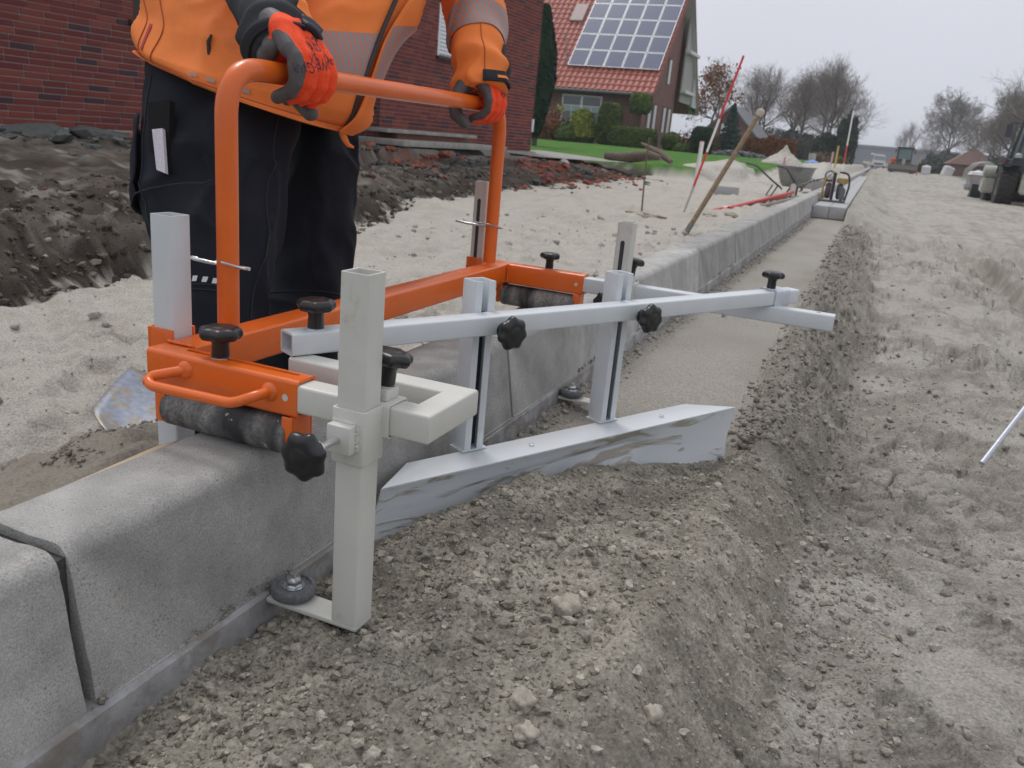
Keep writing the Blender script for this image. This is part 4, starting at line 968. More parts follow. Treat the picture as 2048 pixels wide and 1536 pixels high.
# broken paving and brick rubble along the top of the bank
m_rub_d = mat('asphalt_lump', (.075, .078, .075), rough=.95, var=.3, vscale=14, bump=.006, bscale=30)
m_rub_r = mat('brick_rubble', (.26, .072, .042), rough=.9, var=.35, vscale=14, bump=.004, bscale=40)
N = 1500; t = rng.uniform(0, 1, N); yy = 3.2+14*t; xx = ramp(yy, [(3, -4.4), (5, -4.6), (10, -4.6), (17, -4.6)])+rng.normal(0, .42, N)+(yy > 9)*rng.uniform(0, .9, N)
rr_s = .015+.06*rng.uniform(0, 1, N)**3
pts = np.stack([xx, yy, h_left(xx, yy)+rr_s*.2], 1)
red = fbm(xx*1.5, yy*1.2, 0, 2, 134)+.5*rng.uniform(-1, 1, N)-.6*(yy < 8) > .05
for sel, nm_, m_, lb in ((red, 'brick_rubble', m_rub_r, 'broken red brick rubble strewn along the top of the cut bank'), (~red, 'asphalt_rubble', m_rub_d, 'dark broken paving lumps along the edge of the dug up bank')):
    o = scatter(nm_, pts[sel], rr_s[sel], m_, flat=.6, smooth=False); tag(o, lb, 'rubble', kind='stuff')
def chunk(name, x, y, sx_, sy_, sz_, rz, m, label, cat, seed, z=None, rx=0.0, ry=0.0, group=None):
    V, Fa = LUMPS[seed % 8]; V = np.sign(V)*np.abs(V)**.75
    o = link(name, np_mesh(name, V*np.array([sx_, sy_, sz_]), Fa, False), m)
    zz = float(h_left(np.array([[x]]), np.array([[y]]))[0, 0]) if z is None else z
    o.location = (x, y, zz+sz_*.35); o.rotation_euler = (rx, ry, rz); return tag(o, label, cat, group)
sp = [(-4.75, 4.15), (-4.75, 4.75), (-4.8, 5.3), (-4.65, 5.85), (-4.5, 6.5)]
for i, (x, y) in enumerate(sp):
    chunk('paving_slab', x, y, .17+.05*(i % 2), .26, .055, .1*i, m_rub_d, ['broken dark paving slab at the wall foot, at the very edge of the photo', 'broken dark paving slab below the brick wall, second from the photo edge', 'wide dark paving slab sagging over the bank below the brick wall', 'tilted dark slab leaning out over loose rubble near the worker', 'dark slab fragment lying just behind the worker\'s hip'][i], 'paving slab', i, rx=.1*(-1)**i, ry=.12, group='broken slabs along the wall foot')
chunk('boulder', -4.55, 14.6, .10, .12, .09, .3, mat('pale_stone', (.5, .49, .46), rough=.9, var=.15, vscale=20), 'small pale round stone on the rubble in front of the house corner', 'stone', 3)
m_root = mat('weathered_wood', (.16, .125, .10), rough=.95, var=.35, vscale=10, bump=.01, bscale=18)
b = MB(); b.tube([(-4.6, 17.2, .12), (-4.25, 17.3, .10), (-3.9, 17.2, .16), (-3.6, 17.0, .20), (-3.35, 16.9, .18)], [.07, .11, .12, .10, .05], 10); o = b.build('tree_stump', m_root, smooth=60); tag(o, 'grey uprooted stump lying at the near edge of the lawn', 'stump')
b = MB(); b.tube([(-3.95, 17.6, .42), (-3.7, 17.4, .34), (-3.4, 17.2, .24), (-3.15, 17.0, .12)], [.03, .06, .075, .05], 8); o = b.build('wood_plank', m_root, smooth=60); tag(o, 'dark splintered timber leaning up on the uprooted stump', 'timber')
# path strip in front of the house corner
b = MB(); b.add([(-6.5, 14.2, .075), (-5.0, 14.6, .02), (-3.9, 17.4, .02), (-6.3, 18.3, .075)], [(0, 1, 2, 3)]); tag(b.build('path', m_slabg), kind='structure')

# ================================================================ THE HOUSE WITH SOLAR PANELS
house2 = empty('gabled_house', (-12.5, 40, .3), 'brick house with a red tiled roof covered in solar panels', 'house')
m_bfar = mat('far_brick', (.19, .075, .062), rough=.9)
def brick_nodes(m, sc=1.0, c1=(.20, .072, .058), c2=(.14, .055, .05), mo=(.26, .23, .21)):
    n, l = m.node_tree.nodes, m.node_tree.links; b = n['Principled BSDF']; t = n.new('ShaderNodeTexCoord'); s = n.new('ShaderNodeSeparateXYZ'); l.new(t.outputs['Object'], s.inputs[0])
    a = n.new('ShaderNodeMath'); a.operation = 'ADD'; l.new(s.outputs['X'], a.inputs[0]); l.new(s.outputs['Y'], a.inputs[1])
    c = n.new('ShaderNodeCombineXYZ'); l.new(a.outputs[0], c.inputs[0]); l.new(s.outputs['Z'], c.inputs[1])
    br = n.new('ShaderNodeTexBrick'); l.new(c.outputs[0], br.inputs['Vector']); br.inputs['Scale'].default_value = 1.0*sc
    br.inputs['Brick Width'].default_value = .23; br.inputs['Row Height'].default_value = .07; br.inputs['Mortar Size'].default_value = .006
    br.inputs['Color1'].default_value = (*c1, 1); br.inputs['Color2'].default_value = (*c2, 1); br.inputs['Mortar'].default_value = (*mo, 1)
    z = n.new('ShaderNodeTexNoise'); z.inputs['Scale'].default_value = 3; l.new(t.outputs['Object'], z.inputs['Vector']); g = n.new('ShaderNodeMapRange'); g.inputs['To Min'].default_value = .7; g.inputs['To Max'].default_value = 1.35; l.new(z.outputs['Fac'], g.inputs['Value'])
    sc_ = n.new('ShaderNodeVectorMath'); sc_.operation = 'SCALE'; l.new(br.outputs['Color'], sc_.inputs[0]); l.new(g.outputs[0], sc_.inputs['Scale']); l.new(sc_.outputs[0], b.inputs['Base Color'])
brick_nodes(m_bfar)
XR, YE, ZE, YR, SL = -8.45, 36.0, 2.50, 41.0, 1.05       # verge, eave, ridge
ZR = ZE+SL*(YR-YE)
m_tile = mat('roof_tile', (.36, .105, .078), rough=.55, var=.15, vscale=3)
b = MB(); XW = -8.95
b.add([(XW, 36.45, .0), (XW, 42.25, .0), (XW, 42.25, ZR-SL*1.25-.15), (XW, YR, ZR-.15), (XW, 36.45, ZE+.3), (-20, 36.45, .0), (-20, 42.25, 0), (-20, 42.25, ZR-SL*1.25-.15), (-20, YR, ZR-.15), (-20, 36.45, ZE+.3)],
      [(0, 1, 2, 3, 4), (9, 8, 7, 6, 5), (0, 4, 9, 5), (1, 6, 7, 2), (0, 5, 6, 1)])
w2 = b.build('wall', m_bfar, house2, smooth=None)
# pantiles: a wavy course for each row, all one surface
tw, tl = .262, .335
L_s = math.hypot(YR-YE, ZR-ZE); rows = int(L_s/tl)+1; xs_ = np.arange(XR, -20, -tw/8.0)
ph_ = (XR-xs_)/tw*2*PI; wave = .030*np.sin(ph_)+.012*np.sin(2*ph_+.8)
ny_ = Vector((0, (YR-YE)/L_s, (ZR-ZE)/L_s)); nn_ = Vector((0, -ny_.z, ny_.y))
V, Fq = [], []; nx_ = len(xs_)
for r in range(rows):
    for (sv, lift) in ((r*tl-.03, .045), (r*tl-.03, .018), (min((r+1)*tl, L_s), .004)) if False else ((r*tl-.03, .0), (r*tl-.03, .045), (min((r+1)*tl, L_s), .012)):
        base = ny_*sv+nn_*lift
        for k in range(nx_): V.append((xs_[k], YE+base.y+nn_.y*wave[k], ZE+base.z+nn_.z*wave[k]))
for i in range(rows*3-1):
    if i % 3 == 2: continue
    for k in range(nx_-1): a = i*nx_+k; Fq.append((a, a+1, a+nx_+1, a+nx_))
me = np_mesh('roof', np.array(V), np.array(Fq), True); me.set_sharp_from_angle(angle=math.radians(50)); o = link('roof', me, m_tile, house2); roof2 = o
b = MB(); b.add([(XR, YR, ZR), (-20, YR, ZR), (-20, 46.2, ZR-SL*5.2), (XR, 46.2, ZR-SL*5.2), (XR, YR, ZR-.14), (-20, YR, ZR-.14), (-20, 46.2, ZR-SL*5.2-.14), (XR, 46.2, ZR-SL*5.2-.14)], [(0, 1, 2, 3), (7, 6, 5, 4), (0, 3, 7, 4), (3, 2, 6, 7)])
b.build('rear_roof', m_tile, house2, smooth=None)
b = MB(); b.add([(XR+.03, YE-.1, ZE-.10), (XR+.03, YR, ZR-.02), (XR+.03, YR, ZR-.22), (XR+.03, YE-.1, ZE-.26), (XR-.0, YE-.1, ZE-.10), (XR, YR, ZR-.02), (XR, YR, ZR-.22), (XR, YE-.1, ZE-.26)], [(0, 1, 2, 3), (7, 6, 5, 4), (0, 4, 5, 1), (3, 2, 6, 7), (0, 3, 7, 4)])
b.build('verge_board', mat('verge_red', (.22, .06, .045), rough=.6), house2)
b = MB(); b.add([(-20, YE-.02, ZE-.10), (XR, YE-.02, ZE-.10), (XR, 36.45, ZE-.08), (-20, 36.45, ZE-.08), (-20, YE-.02, ZE-.02), (XR, YE-.02, ZE-.02), (XR, 36.45, ZE+.3), (-20, 36.45, ZE+.3)], [(0, 3, 2, 1), (0, 1, 5, 4), (1, 2, 6, 5)]); b.build('soffit', m_dkf, house2)
b = MB(); b.tube([(XR, YE-.09, ZE-.09), (-20, YE-.09, ZE-.09)], .065, 10); b.build('gutter_pipe', mat('zinc_dull', (.10, .105, .11), rough=.6), house2)
# pale boarding and purlin ends under the overhanging rear roof slope
m_pb = mat('pale_boarding', (.52, .53, .54), rough=.6); m_pb2 = mat('grey_boarding', (.36, .355, .345), rough=.7)
def zroof(y): return ZR-SL*abs(y-YR)-.16
def panel(y0, y1, x, zb_, m, nm):
    b = MB(); v = [(x, y0, zb_), (x, y1, zb_), (x, y1, zroof(y1)), (x, y0, zroof(y0))]; v2 = [(x-.08, *p[1:]) for p in v]
    b.add(v+v2, [(0, 1, 2, 3), (7, 6, 5, 4), (0, 4, 5, 1), (0, 3, 7, 4), (1, 5, 6, 2)]); return b.build(nm, m, house2, smooth=None)
panel(42.2, 44.6, -8.66, 2.55, m_pb2, 'boarding'); panel(44.6, 46.15, -8.56, 2.45, m_pb, 'boarding')
for z in (4.75, 2.95): b = MB(); b.box(-8.7, -8.42, 42.1, 44.4, z, z+.15); b.build('beam', mat('white_beam', (.66, .67, .68), rough=.5), house2, bevel=.01)
b = MB(); e_ = .17; b.add([(XR-.02, YR+.1, ZR-.1*SL-e_), (-9.0, YR+.1, ZR-.1*SL-e_), (-9.0, 46.15, ZR-SL*5.15-e_), (XR-.02, 46.15, ZR-SL*5.15-e_)], [(0, 1, 2, 3)]); b.build('rear_soffit', m_pb, house2, smooth=None)
# solar panels: four full rows and one more above the frame
m_cell = mat('solar_cell', (.075, .095, .19), rough=.16, spec=.6)
def cells(m):
    n, l = m.node_tree.nodes, m.node_tree.links; b = n['Principled BSDF']; t = n.new('ShaderNodeTexCoord')
    br = n.new('ShaderNodeTexBrick'); br.offset = 0; br.inputs['Scale'].default_value = 1; br.inputs['Brick Width'].default_value = .128; br.inputs['Row Height'].default_value = .128; br.inputs['Mortar Size'].default_value = .006
    br.inputs['Color1'].default_value = (.085, .098, .165, 1); br.inputs['Color2'].default_value = (.080, .094, .175, 1); br.inputs['Mortar'].default_value = (.19, .21, .29, 1)
    l.new(t.outputs['Object'], br.inputs['Vector']); l.new(br.outputs['Color'], b.inputs['Base Color'])
cells(m_cell)
m_alf = mat('panel_frame', (.62, .64, .68), rough=.35, metal=.3)
pw, phh, gx = .795, .985, .035; pme = None; rotm = Matrix(((1, 0, 0), (0, ny_.y, nn_.y), (0, ny_.z, nn_.z)))
sr0 = (36.85-YE)/ny_.y
for r in range(5):
    for c_ in range(5):
        x0 = -8.50-(c_+1)*(pw+gx)+.0; sv = sr0+r*(phh+gx)
        o0 = Vector((x0, YE, ZE))+ny_*sv+nn_*.11
        if pme is None:
            q = MB(); q.box(0, pw, 0, phh, 0, .035); q1 = q.build('solar_panel', m_alf, roof2); pme = q1.data
            q = MB(); q.box(.028, pw-.028, .028, phh-.028, .036, .040); cme = q.mesh('cells'); cme.materials.append(m_cell)
        else:
            q1 = bpy.data.objects.new('solar_panel', pme); COL.objects.link(q1); q1.parent = roof2
        q1.matrix_local = Matrix.Translation(o0)@rotm.to_4x4()
        q1.matrix_parent_inverse = Matrix.Translation(-roof2.location)@Matrix.Identity(4) if False else Matrix.Identity(4)
        q1.location = o0
        # cells lie on the panel: joined into the same panel mesh
q = bmesh.new(); q.from_mesh(pme); pme.materials.append(m_cell)
r_ = bmesh.ops.create_cube(q, size=1); bmesh.ops.scale(q, vec=(pw-.056, phh-.056, .004), verts=r_['verts']); bmesh.ops.translate(q, vec=(pw/2, phh/2, .038), verts=r_['verts'])
for f in q.faces:
    if all(v in set(r_['verts']) for v in f.verts): f.material_index = 1
q.to_mesh(pme); q.free()
# windows
m_glass = mat('window_glass', (.05, .06, .07), rough=.05, spec=.9); m_cur = mat('curtain', (.32, .42, .42), rough=.8)
def win2(x0, x1, z0, z1, y, cols=2):
    fr = MB(); t = .06; d = .05
    for (a, b_, c, d_) in ((x0, x1, z1-t, z1), (x0, x1, z0, z0+t), (x0, x0+t, z0+t, z1-t), (x1-t, x1, z0+t, z1-t), ((x0+x1)/2-.05, (x0+x1)/2+.05, z0+t, z1-t)): fr.box(a, b_, y-.03, y+d, c, d_)
    zt_ = z1-(z1-z0)*.36
    for s in (0, 1):
        xa, xb = (x0+t, (x0+x1)/2-.05) if s == 0 else ((x0+x1)/2+.05, x1-t)
        fr.box(xa, xb, y-.02, y+d-.01, zt_-.02, zt_+.02); xm = (xa+xb)/2; fr.box(xm-.014, xm+.014, y-.018, y+d-.012, z0+t, zt_-.02)
    w = fr.build('window', mat('window_white', (.72, .73, .74), rough=.4), house2)
    for s in (0, 1):
        xa, xb = (x0+t, (x0+x1)/2-.05) if s == 0 else ((x0+x1)/2+.05, x1-t)
        g = MB(); g.box(xa, xb, y+.012, y+.016, z0+t, z1-t); g.build('pane', m_glass, w)
    c = MB(); c.box(x0+t, x1-t, y-.004, y+.008, zt_-.24, zt_-.03); c.build('curtain', m_cur, w)
win2(-12.62, -10.78, 1.0, 2.25, 36.43)
def slit(y0, y1, z0, z1, x=XW):
    f = MB(); f.box(x-.14, x+.012, y0, y1, z0, z1); w = f.build('recess_shade_block', mat('recess_shade', (.06, .045, .04), rough=.8), house2)  # solid dark block, coloured as the shade of a window recess
    f = MB(); f.box(x+.013, x+.05, y0+(y1-y0)*.35, y1-.02, z0, z1-.06); f.build('window_frame', mat('window_white', (.7, .7, .7)), w)
for y0 in (37.2, 38.15, 40.0, 41.0): slit(y0, y0+.58, 1.05, 2.2)
slit(40.0, 40.55, 3.2, 4.3); slit(38.0, 38.3, 3.1, 3.8)
# dormer gable at the edge of the near house, roof window, lightning cable
b = MB(); o_ = Vector((-14.35, 37.0, 3.15))
b.add([(-15.6, 36.5, 3.2), (-13.05, 36.5, 3.05), (-14.6, 36.5, 5.0), (-15.6, 38.4, 3.2), (-13.05, 38.3, 3.05), (-14.6, 40.5, 5.0)], [(0, 1, 2), (1, 4, 5, 2), (0, 2, 5, 3)]); b.build('dormer', m_tile, house2)
b = MB(); b.add([(-14.45, 36.44, 4.80), (-12.98, 36.44, 3.05), (-13.18, 36.44, 3.05), (-14.45, 36.44, 4.52), (-14.45, 36.40, 4.80), (-12.98, 36.40, 3.05), (-13.18, 36.40, 3.05), (-14.45, 36.40, 4.52)], [(4, 5, 6, 7), (0, 3, 2, 1), (0, 1, 5, 4), (3, 7, 6, 2), (1, 2, 6, 5)]); b.build('bargeboard', mat('white_beam', (.66, .67, .68)), house2)
b = MB(); b.add([(-14.45, 36.42, 4.5), (-13.45, 36.42, 3.4), (-14.45, 36.42, 3.4)], [(0, 1, 2)]); b.build('dormer_face', mat('white_beam', (.66, .67, .68)), house2)
b = MB(); q = lambda x, s, l: tuple(Vector((x, YE, ZE))+ny_*s+nn_*l)
b.add([q(-13.55, 4.1, .07), q(-12.85, 4.1, .07), q(-12.85, 5.3, .07), q(-13.55, 5.3, .07), q(-13.5, 4.15, .12), q(-12.9, 4.15, .12), q(-12.9, 5.25, .12), q(-13.5, 5.25, .12)], [(4, 5, 6, 7), (0, 1, 5, 4), (1, 2, 6, 5), (3, 0, 4, 7)]); b.build('roof_window', mat('zinc_red', (.20, .11, .10), rough=.4), house2)
b = MB(); b.tube([q(-12.75, 1.25, .12), q(-12.95, 2.0, .10), q(-13.3, 3.0, .12), q(-13.5, 3.3, .14)], .022, 6); b.build('roof_cable', mat('cable_grey', (.12, .12, .12)), house2)
# smaller brick house behind the trees
h3 = empty('brick_cottage', (-8.3, 60, .3), 'low brick gable with a grey roof between oak and bare trees', 'house')
m_b3 = mat('cottage_brick', (.17, .075, .06), rough=.9); brick_nodes(m_b3, 1.0, (.22, .085, .07), (.16, .07, .06), (.25, .22, .2))
b = MB(); b.add([(-10.6, 58, -.2), (-6.6, 58, -.2), (-6.6, 58, 1.3), (-8.6, 58, 3.3), (-10.6, 58, 1.3), (-10.6, 66, -.2), (-6.6, 66, -.2), (-6.6, 66, 1.3), (-8.6, 66, 3.3), (-10.6, 66, 1.3)], [(0, 1, 2, 3, 4), (1, 6, 7, 2), (0, 4, 9, 5), (9, 8, 7, 6, 5)]); b.build('wall', m_b3, h3, smooth=None)
m_sl = mat('grey_slate', (.14, .145, .16), rough=.6, var=.2, vscale=5)
b = MB(); b.add([(-8.6, 57.7, 3.42), (-6.3, 57.7, 1.12), (-6.3, 66, 1.12), (-8.6, 66, 3.42), (-8.6, 57.7, 3.27), (-6.3, 57.7, .97), (-6.3, 66, .97), (-8.6, 66, 3.27)], [(0, 1, 2, 3), (7, 6, 5, 4), (0, 4, 5, 1), (1, 5, 6, 2)]); b.build('roof_slope', m_sl, h3, smooth=None)
b = MB(); b.add([(-8.6, 57.7, 3.42), (-10.9, 57.7, 1.12), (-10.9, 66, 1.12), (-8.6, 66, 3.42), (-8.6, 57.7, 3.27), (-10.9, 57.7, .97), (-10.9, 66, .97), (-8.6, 66, 3.27)], [(3, 2, 1, 0), (4, 5, 6, 7), (0, 1, 5, 4)]); b.build('roof_slope', m_sl, h3, smooth=None)
b = MB(); b.box(-9.15, -8.75, 57.92, 57.99, 1.45, 2.2); b.build('window', mat('window_white', (.7, .7, .7)), h3)
# long grey hall closing the road
hall = empty('grey_hall', (3.5, 250, .3), 'long pale blue grey hall closing the end of the road', 'hall')
b = MB(); b.box(-14, 20, 250, 300, -1, 5.2); b.build('wall', mat('hall_grey', (.16, .18, .22), rough=.7), hall, smooth=None)
b = MB(); b.box(-14.4, 20.4, 249.5, 300.5, 5.21, 5.75); b.build('roof', mat('hall_roof', (.19, .21, .25), rough=.6), hall, smooth=None)
b = MB(); b.box(-.9, .2, 249.8, 249.98, 3.4, 3.8); b.build('roof_light', mat('hall_white', (.7, .7, .7)), hall)
rh = empty('red_roofed_house', (9, 92, .3), 'dim brick house with a rust red roof among the far trees', 'house')
b = MB(); b.box(7.3, 11.3, 92, 100, -.2, 1.35); b.build('wall', m_b3, rh, smooth=None)
b = MB(); b.add([(7.0, 91.7, 1.3), (11.6, 91.7, 1.3), (9.2, 94.5, 3.0), (9.4, 97.5, 3.0), (7.0, 100.3, 1.3), (11.6, 100.3, 1.3)], [(0, 1, 2), (1, 5, 3, 2), (0, 2, 3, 4), (5, 4, 3)]); b.build('roof', mat('rust_roof', (.12, .058, .045), rough=.8, var=.3, vscale=3), rh, smooth=None)
# ================================================================ PLANTS
def leaf_mat(name, c, c2):
    m = mat(name, c, rough=.75, col2=c2, vscale=4, thr=(.35, .65), var=.3, spec=.2, coords='Object'); return m
def leaves(name, P, Nn, size, m, parent=None, aspect=.6):
    """one small quad per point, roughly facing Nn"""
    n = len(P); a = rng.normal(0, 1, (n, 3)); t = np.cross(Nn, a); t /= np.linalg.norm(t, axis=1)[:, None]+1e-9
    Nn = Nn+rng.normal(0, .45, (n, 3)); Nn /= np.linalg.norm(Nn, axis=1)[:, None]; t = np.cross(Nn, a); t /= np.linalg.norm(t, axis=1)[:, None]+1e-9; b_ = np.cross(Nn, t)
    s = (size*(.6+.8*rng.uniform(0, 1, n)))[:, None]
    V = np.stack([P-t*s-b_*s*aspect, P+t*s-b_*s*aspect, P+t*s+b_*s*aspect, P-t*s+b_*s*aspect], 1).reshape(-1, 3)
    I = np.arange(n)[:, None]*4+np.arange(4)[None, :]
    return link(name, np_mesh(name, V, I, False), m, parent)
def shell_pts(kind, c, r, n, depth=.10):
    """points in a thin outer layer of a clipped shape"""
    d = rng.normal(0, 1, (n, 3)); d /= np.linalg.norm(d, axis=1)[:, None]
    if kind == 'box': q = d/np.max(np.abs(d), axis=1)[:, None]; q = d*(.25)+q*.75; nn_ = d**3; nn_ /= np.linalg.norm(nn_, axis=1)[:, None]
    elif kind == 'round_box': q = d/(np.sum(np.abs(d)**5, axis=1)**.2)[:, None]; nn_ = d
    elif kind == 'dome': q = d.copy(); q[:, 2] = np.abs(q[:, 2]); nn_ = q.copy(); lowm = rng.uniform(0, 1, n) < .35; q[lowm, 2] *= .3; q[lowm, :2] /= np.linalg.norm(q[lowm, :2], axis=1)[:, None]*1.05
    else: q = d; nn_ = d
    lump = 1+.05*vn(d[:, 0]*3, d[:, 1]*3, d[:, 2]*3+.3, 5)+.03*vn(d[:, 0]*8, d[:, 1]*8, d[:, 2]*8+.3, 6)
    k = (1-depth*rng.uniform(0, 1, n)**1.5)*lump
    return np.array(c)+q*np.array(r)*k[:, None], nn_
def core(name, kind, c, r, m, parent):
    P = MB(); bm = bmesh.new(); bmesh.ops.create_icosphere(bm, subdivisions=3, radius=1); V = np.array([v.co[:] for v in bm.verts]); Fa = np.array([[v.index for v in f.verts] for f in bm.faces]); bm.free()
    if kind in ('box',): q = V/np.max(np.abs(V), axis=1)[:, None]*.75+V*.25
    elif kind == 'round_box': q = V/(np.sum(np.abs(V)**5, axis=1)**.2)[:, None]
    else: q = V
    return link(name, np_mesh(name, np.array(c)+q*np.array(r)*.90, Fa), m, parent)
def clipped(name, kind, c, r, label, cat, m, mcore, n, size, stem=None):
    c = (c[0], c[1], c[2]+r[2]*.06); r = tuple(q*1.10 for q in r)
    root = empty(name, (c[0], c[1], c[2]-r[2]), label, cat)
    P, Nn = shell_pts(kind, c, r, n)
    leaves('crown', P, Nn, size, m, root); core('inner_crown', kind, c, r, mcore, root)
    if stem: b = MB(); b.rod((c[0], c[1], stem), (c[0], c[1], c[2]), .035, .03, 8); b.build('trunk', mat('bark', (.09, .07, .055), rough=.95, var=.3, vscale=15), root)
    return root
g_y = leaf_mat('yew_gold', (.085, .12, .018), (.24, .26, .035)); g_d = leaf_mat('yew_dark', (.04, .068, .016), (.10, .135, .026)); g_k = leaf_mat('thuja_dark', (.010, .030, .016), (.022, .055, .026))
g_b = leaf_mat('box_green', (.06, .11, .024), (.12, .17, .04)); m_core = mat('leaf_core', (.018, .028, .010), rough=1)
m_rust = leaf_mat('rusty_leaves', (.13, .045, .022), (.24, .10, .04)); m_bark = mat('bark', (.09, .07, .055), rough=.95, var=.3, vscale=15)
K = 36/30.
def sc(v): return tuple(CAM[i]+(v[i]-CAM[i])*K if i < 3 else v[i] for i in range(3))
# clipped shrubs stand in front of the house wall, about 34 m away
yb = 34.3
clipped('topiary_bush', 'dome', (-10.9, yb, .45), (.62, .6, 1.0), 'gold green dome shaped bush beside the double window', 'bush', g_y, m_core, 5200, .035)
clipped('clipped_bush', 'dome', (-11.35, yb-.5, .38), (.42, .5, .55), 'low dark green bush spilling out at the foot of the gold dome bush', 'bush', g_d, m_core, 2200, .035)
clipped('topiary_column', 'round_box', (-9.75, yb+.2, 1.05), (.42, .4, .76), 'tall square clipped yew column between dome bush and long hedge', 'bush', g_d, m_core, 4600, .035)
clipped('lollipop_tree', 'round_box', (-8.85, yb+1.3, 2.02), (.38, .38, .36), 'round headed little tree on a thin stem before the house corner', 'tree', g_b, m_core, 2600, .04, .3)
clipped('box_hedge', 'box', (-8.6, yb-.2, .62), (.88, .45, .38), 'long low clipped hedge in front of the house corner', 'hedge', g_d, m_core, 4600, .035)
clipped('ball_bush', 'ball', (-7.15, yb+.5, .60), (.38, .38, .34), 'small round bush to the road side of the long hedge', 'bush', g_d, m_core, 2200, .033)
clipped('low_shrub', 'dome', (-6.6, yb+.2, .33), (.38, .3, .24), 'low loose shrub between the round bush and the dark green block', 'bush', g_b, m_core, 1300, .04)
clipped('cypress_block', 'round_box', (-5.85, yb, .72), (.36, .36, .48), 'dark green square clipped conifer block at the end of the lawn', 'bush', g_k, m_core, 3400, .035)
# dark conifer squeezed against the brick corner
root = empty('conifer', (-8.8, 23.9, .1), 'narrow dark conifer rising behind the brick corner', 'tree')
n = 9000; u = rng.uniform(0, 1, n); th_ = rng.uniform(0, 2*PI, n); rad = .42*np.sin(PI*np.clip(u*.95+.03, 0, 1))**.7*(.6+.4*rng.uniform(0, 1, n)**.3)*(1+.18*vn(u*9, th_*2, 0, 3))
P_ = np.stack([-8.82+rad*np.cos(th_), 23.9+rad*np.sin(th_), .35+u*3.6], 1); leaves('crown', P_, np.stack([np.cos(th_), np.sin(th_), .3+0*u], 1), .045, g_k, root)
b = MB(); b.rod((-8.82, 23.9, 0), (-8.82, 23.9, 3.6), .09, .02, 8); b.build('trunk', m_bark, root)
def loose_bush(name, c, r, n, size, m, label, cat='bush', stems=20):
    root = empty(name, (c[0], c[1], c[2]-r[2]), label, cat)
    d = rng.normal(0, 1, (n, 3)); d /= np.linalg.norm(d, axis=1)[:, None]; k = rng.uniform(0, 1, n)**.45
    cl = fbm(d[:, 0]*2.5, d[:, 1]*2.5, d[:, 2]*2.5+.2, 2, 8); k = k*(1+.25*cl); kk = (rng.uniform(0, 1, n) < .75+.5*cl); d, k = d[kk], k[kk]
    leaves('foliage', np.array(c)+d*np.array(r)*k[:, None], d, size, m, root)
    b = MB()
    for i in range(stems):
        a = rng.uniform(0, 2*PI); e_ = Vector((c[0]+math.cos(a)*r[0]*.8*rng.uniform(.2, 1), c[1]+math.sin(a)*r[1]*.8, c[2]+r[2]*rng.uniform(0, .8)))
        b.rod((c[0]+math.cos(a)*r[0]*.3, c[1], c[2]-r[2]), e_, .012, .005, 4)
    o = b.build('twigs', m_bark, root); o['kind'] = 'stuff'
    return root
loose_bush('rusty_shrub', (-12.2, 34.0, .75), (.75, .5, .65), 1600, .05, m_rust, 'loose rust coloured shrub between the conifer and the gold dome bush')
loose_bush('bamboo_tuft', (-11.9, 34.3, 1.5), (.16, .16, .3), 200, .04, leaf_mat('straw_leaves', (.30, .26, .08), (.4, .35, .14)), 'small tuft of yellowish leaves above the rust coloured shrub', 'shrub', 6)

# ---- bare trees grown from a trunk, limbs and twigs
def grow(seed, H, spread, levels=5, up=.35, n0=7, thick=.016, gap=.28, jit=.35):
    R = random.Random(seed); segs = []; tips = []
    def br(p, d, L, r, lv):
        n = 3 if lv < 3 else 2; q = p.copy(); dd = d.copy(); rr = r
        for i in range(n):
            dd = (dd+Vector((R.gauss(0, jit*.5), R.gauss(0, jit*.5), R.gauss(0, jit*.35)+up*.12))).normalized()
            e_ = q+dd*(L/n); r2 = rr*.86; segs.append((q, e_, rr, r2, lv)); q = e_; rr = r2
            if lv < levels:
                for _ in range(2 if lv else 1):
                    if R.random() < .8:
                        ax = dd.orthogonal().normalized(); ax.rotate(Matrix.Rotation(R.uniform(0, 2*PI), 3, dd)); ang = R.uniform(.5, 1.0)*spread
                        nd = (dd*math.cos(ang)+ax*math.sin(ang)+Vector((0, 0, up*.35))).normalized()
                        br(q, nd, L*R.uniform(.52, .74), rr*R.uniform(.5, .66), lv+1)
        tips.append(q)
    T = Vector((0, 0, 0)); h0 = H*gap; r0 = H*thick; top = Vector((R.gauss(0, .02)*H, R.gauss(0, .02)*H, h0)); segs.append((T, top, r0*1.25, r0, 0)); 
    cur, rr, d = top, r0, Vector((0, 0, 1))
    for i in range(n0):
        d = (d+Vector((R.gauss(0, .10), R.gauss(0, .10), .2))).normalized(); nx_ = cur+d*(H*(1-gap)*.75/n0); segs.append((cur, nx_, rr, rr*.82, 0)); cur = nx_; rr *= .82
        for k in range(2):
            a = R.uniform(0, 2*PI); ang = R.uniform(.75, 1.15)*spread*(1-.35*i/n0); nd = Vector((math.cos(a)*math.sin(ang), math.sin(a)*math.sin(ang), math.cos(ang)))
            br(cur, nd, H*.27*(1-.5*i/n0)*R.uniform(.8, 1.15), rr*.62, 1)
    return segs, tips
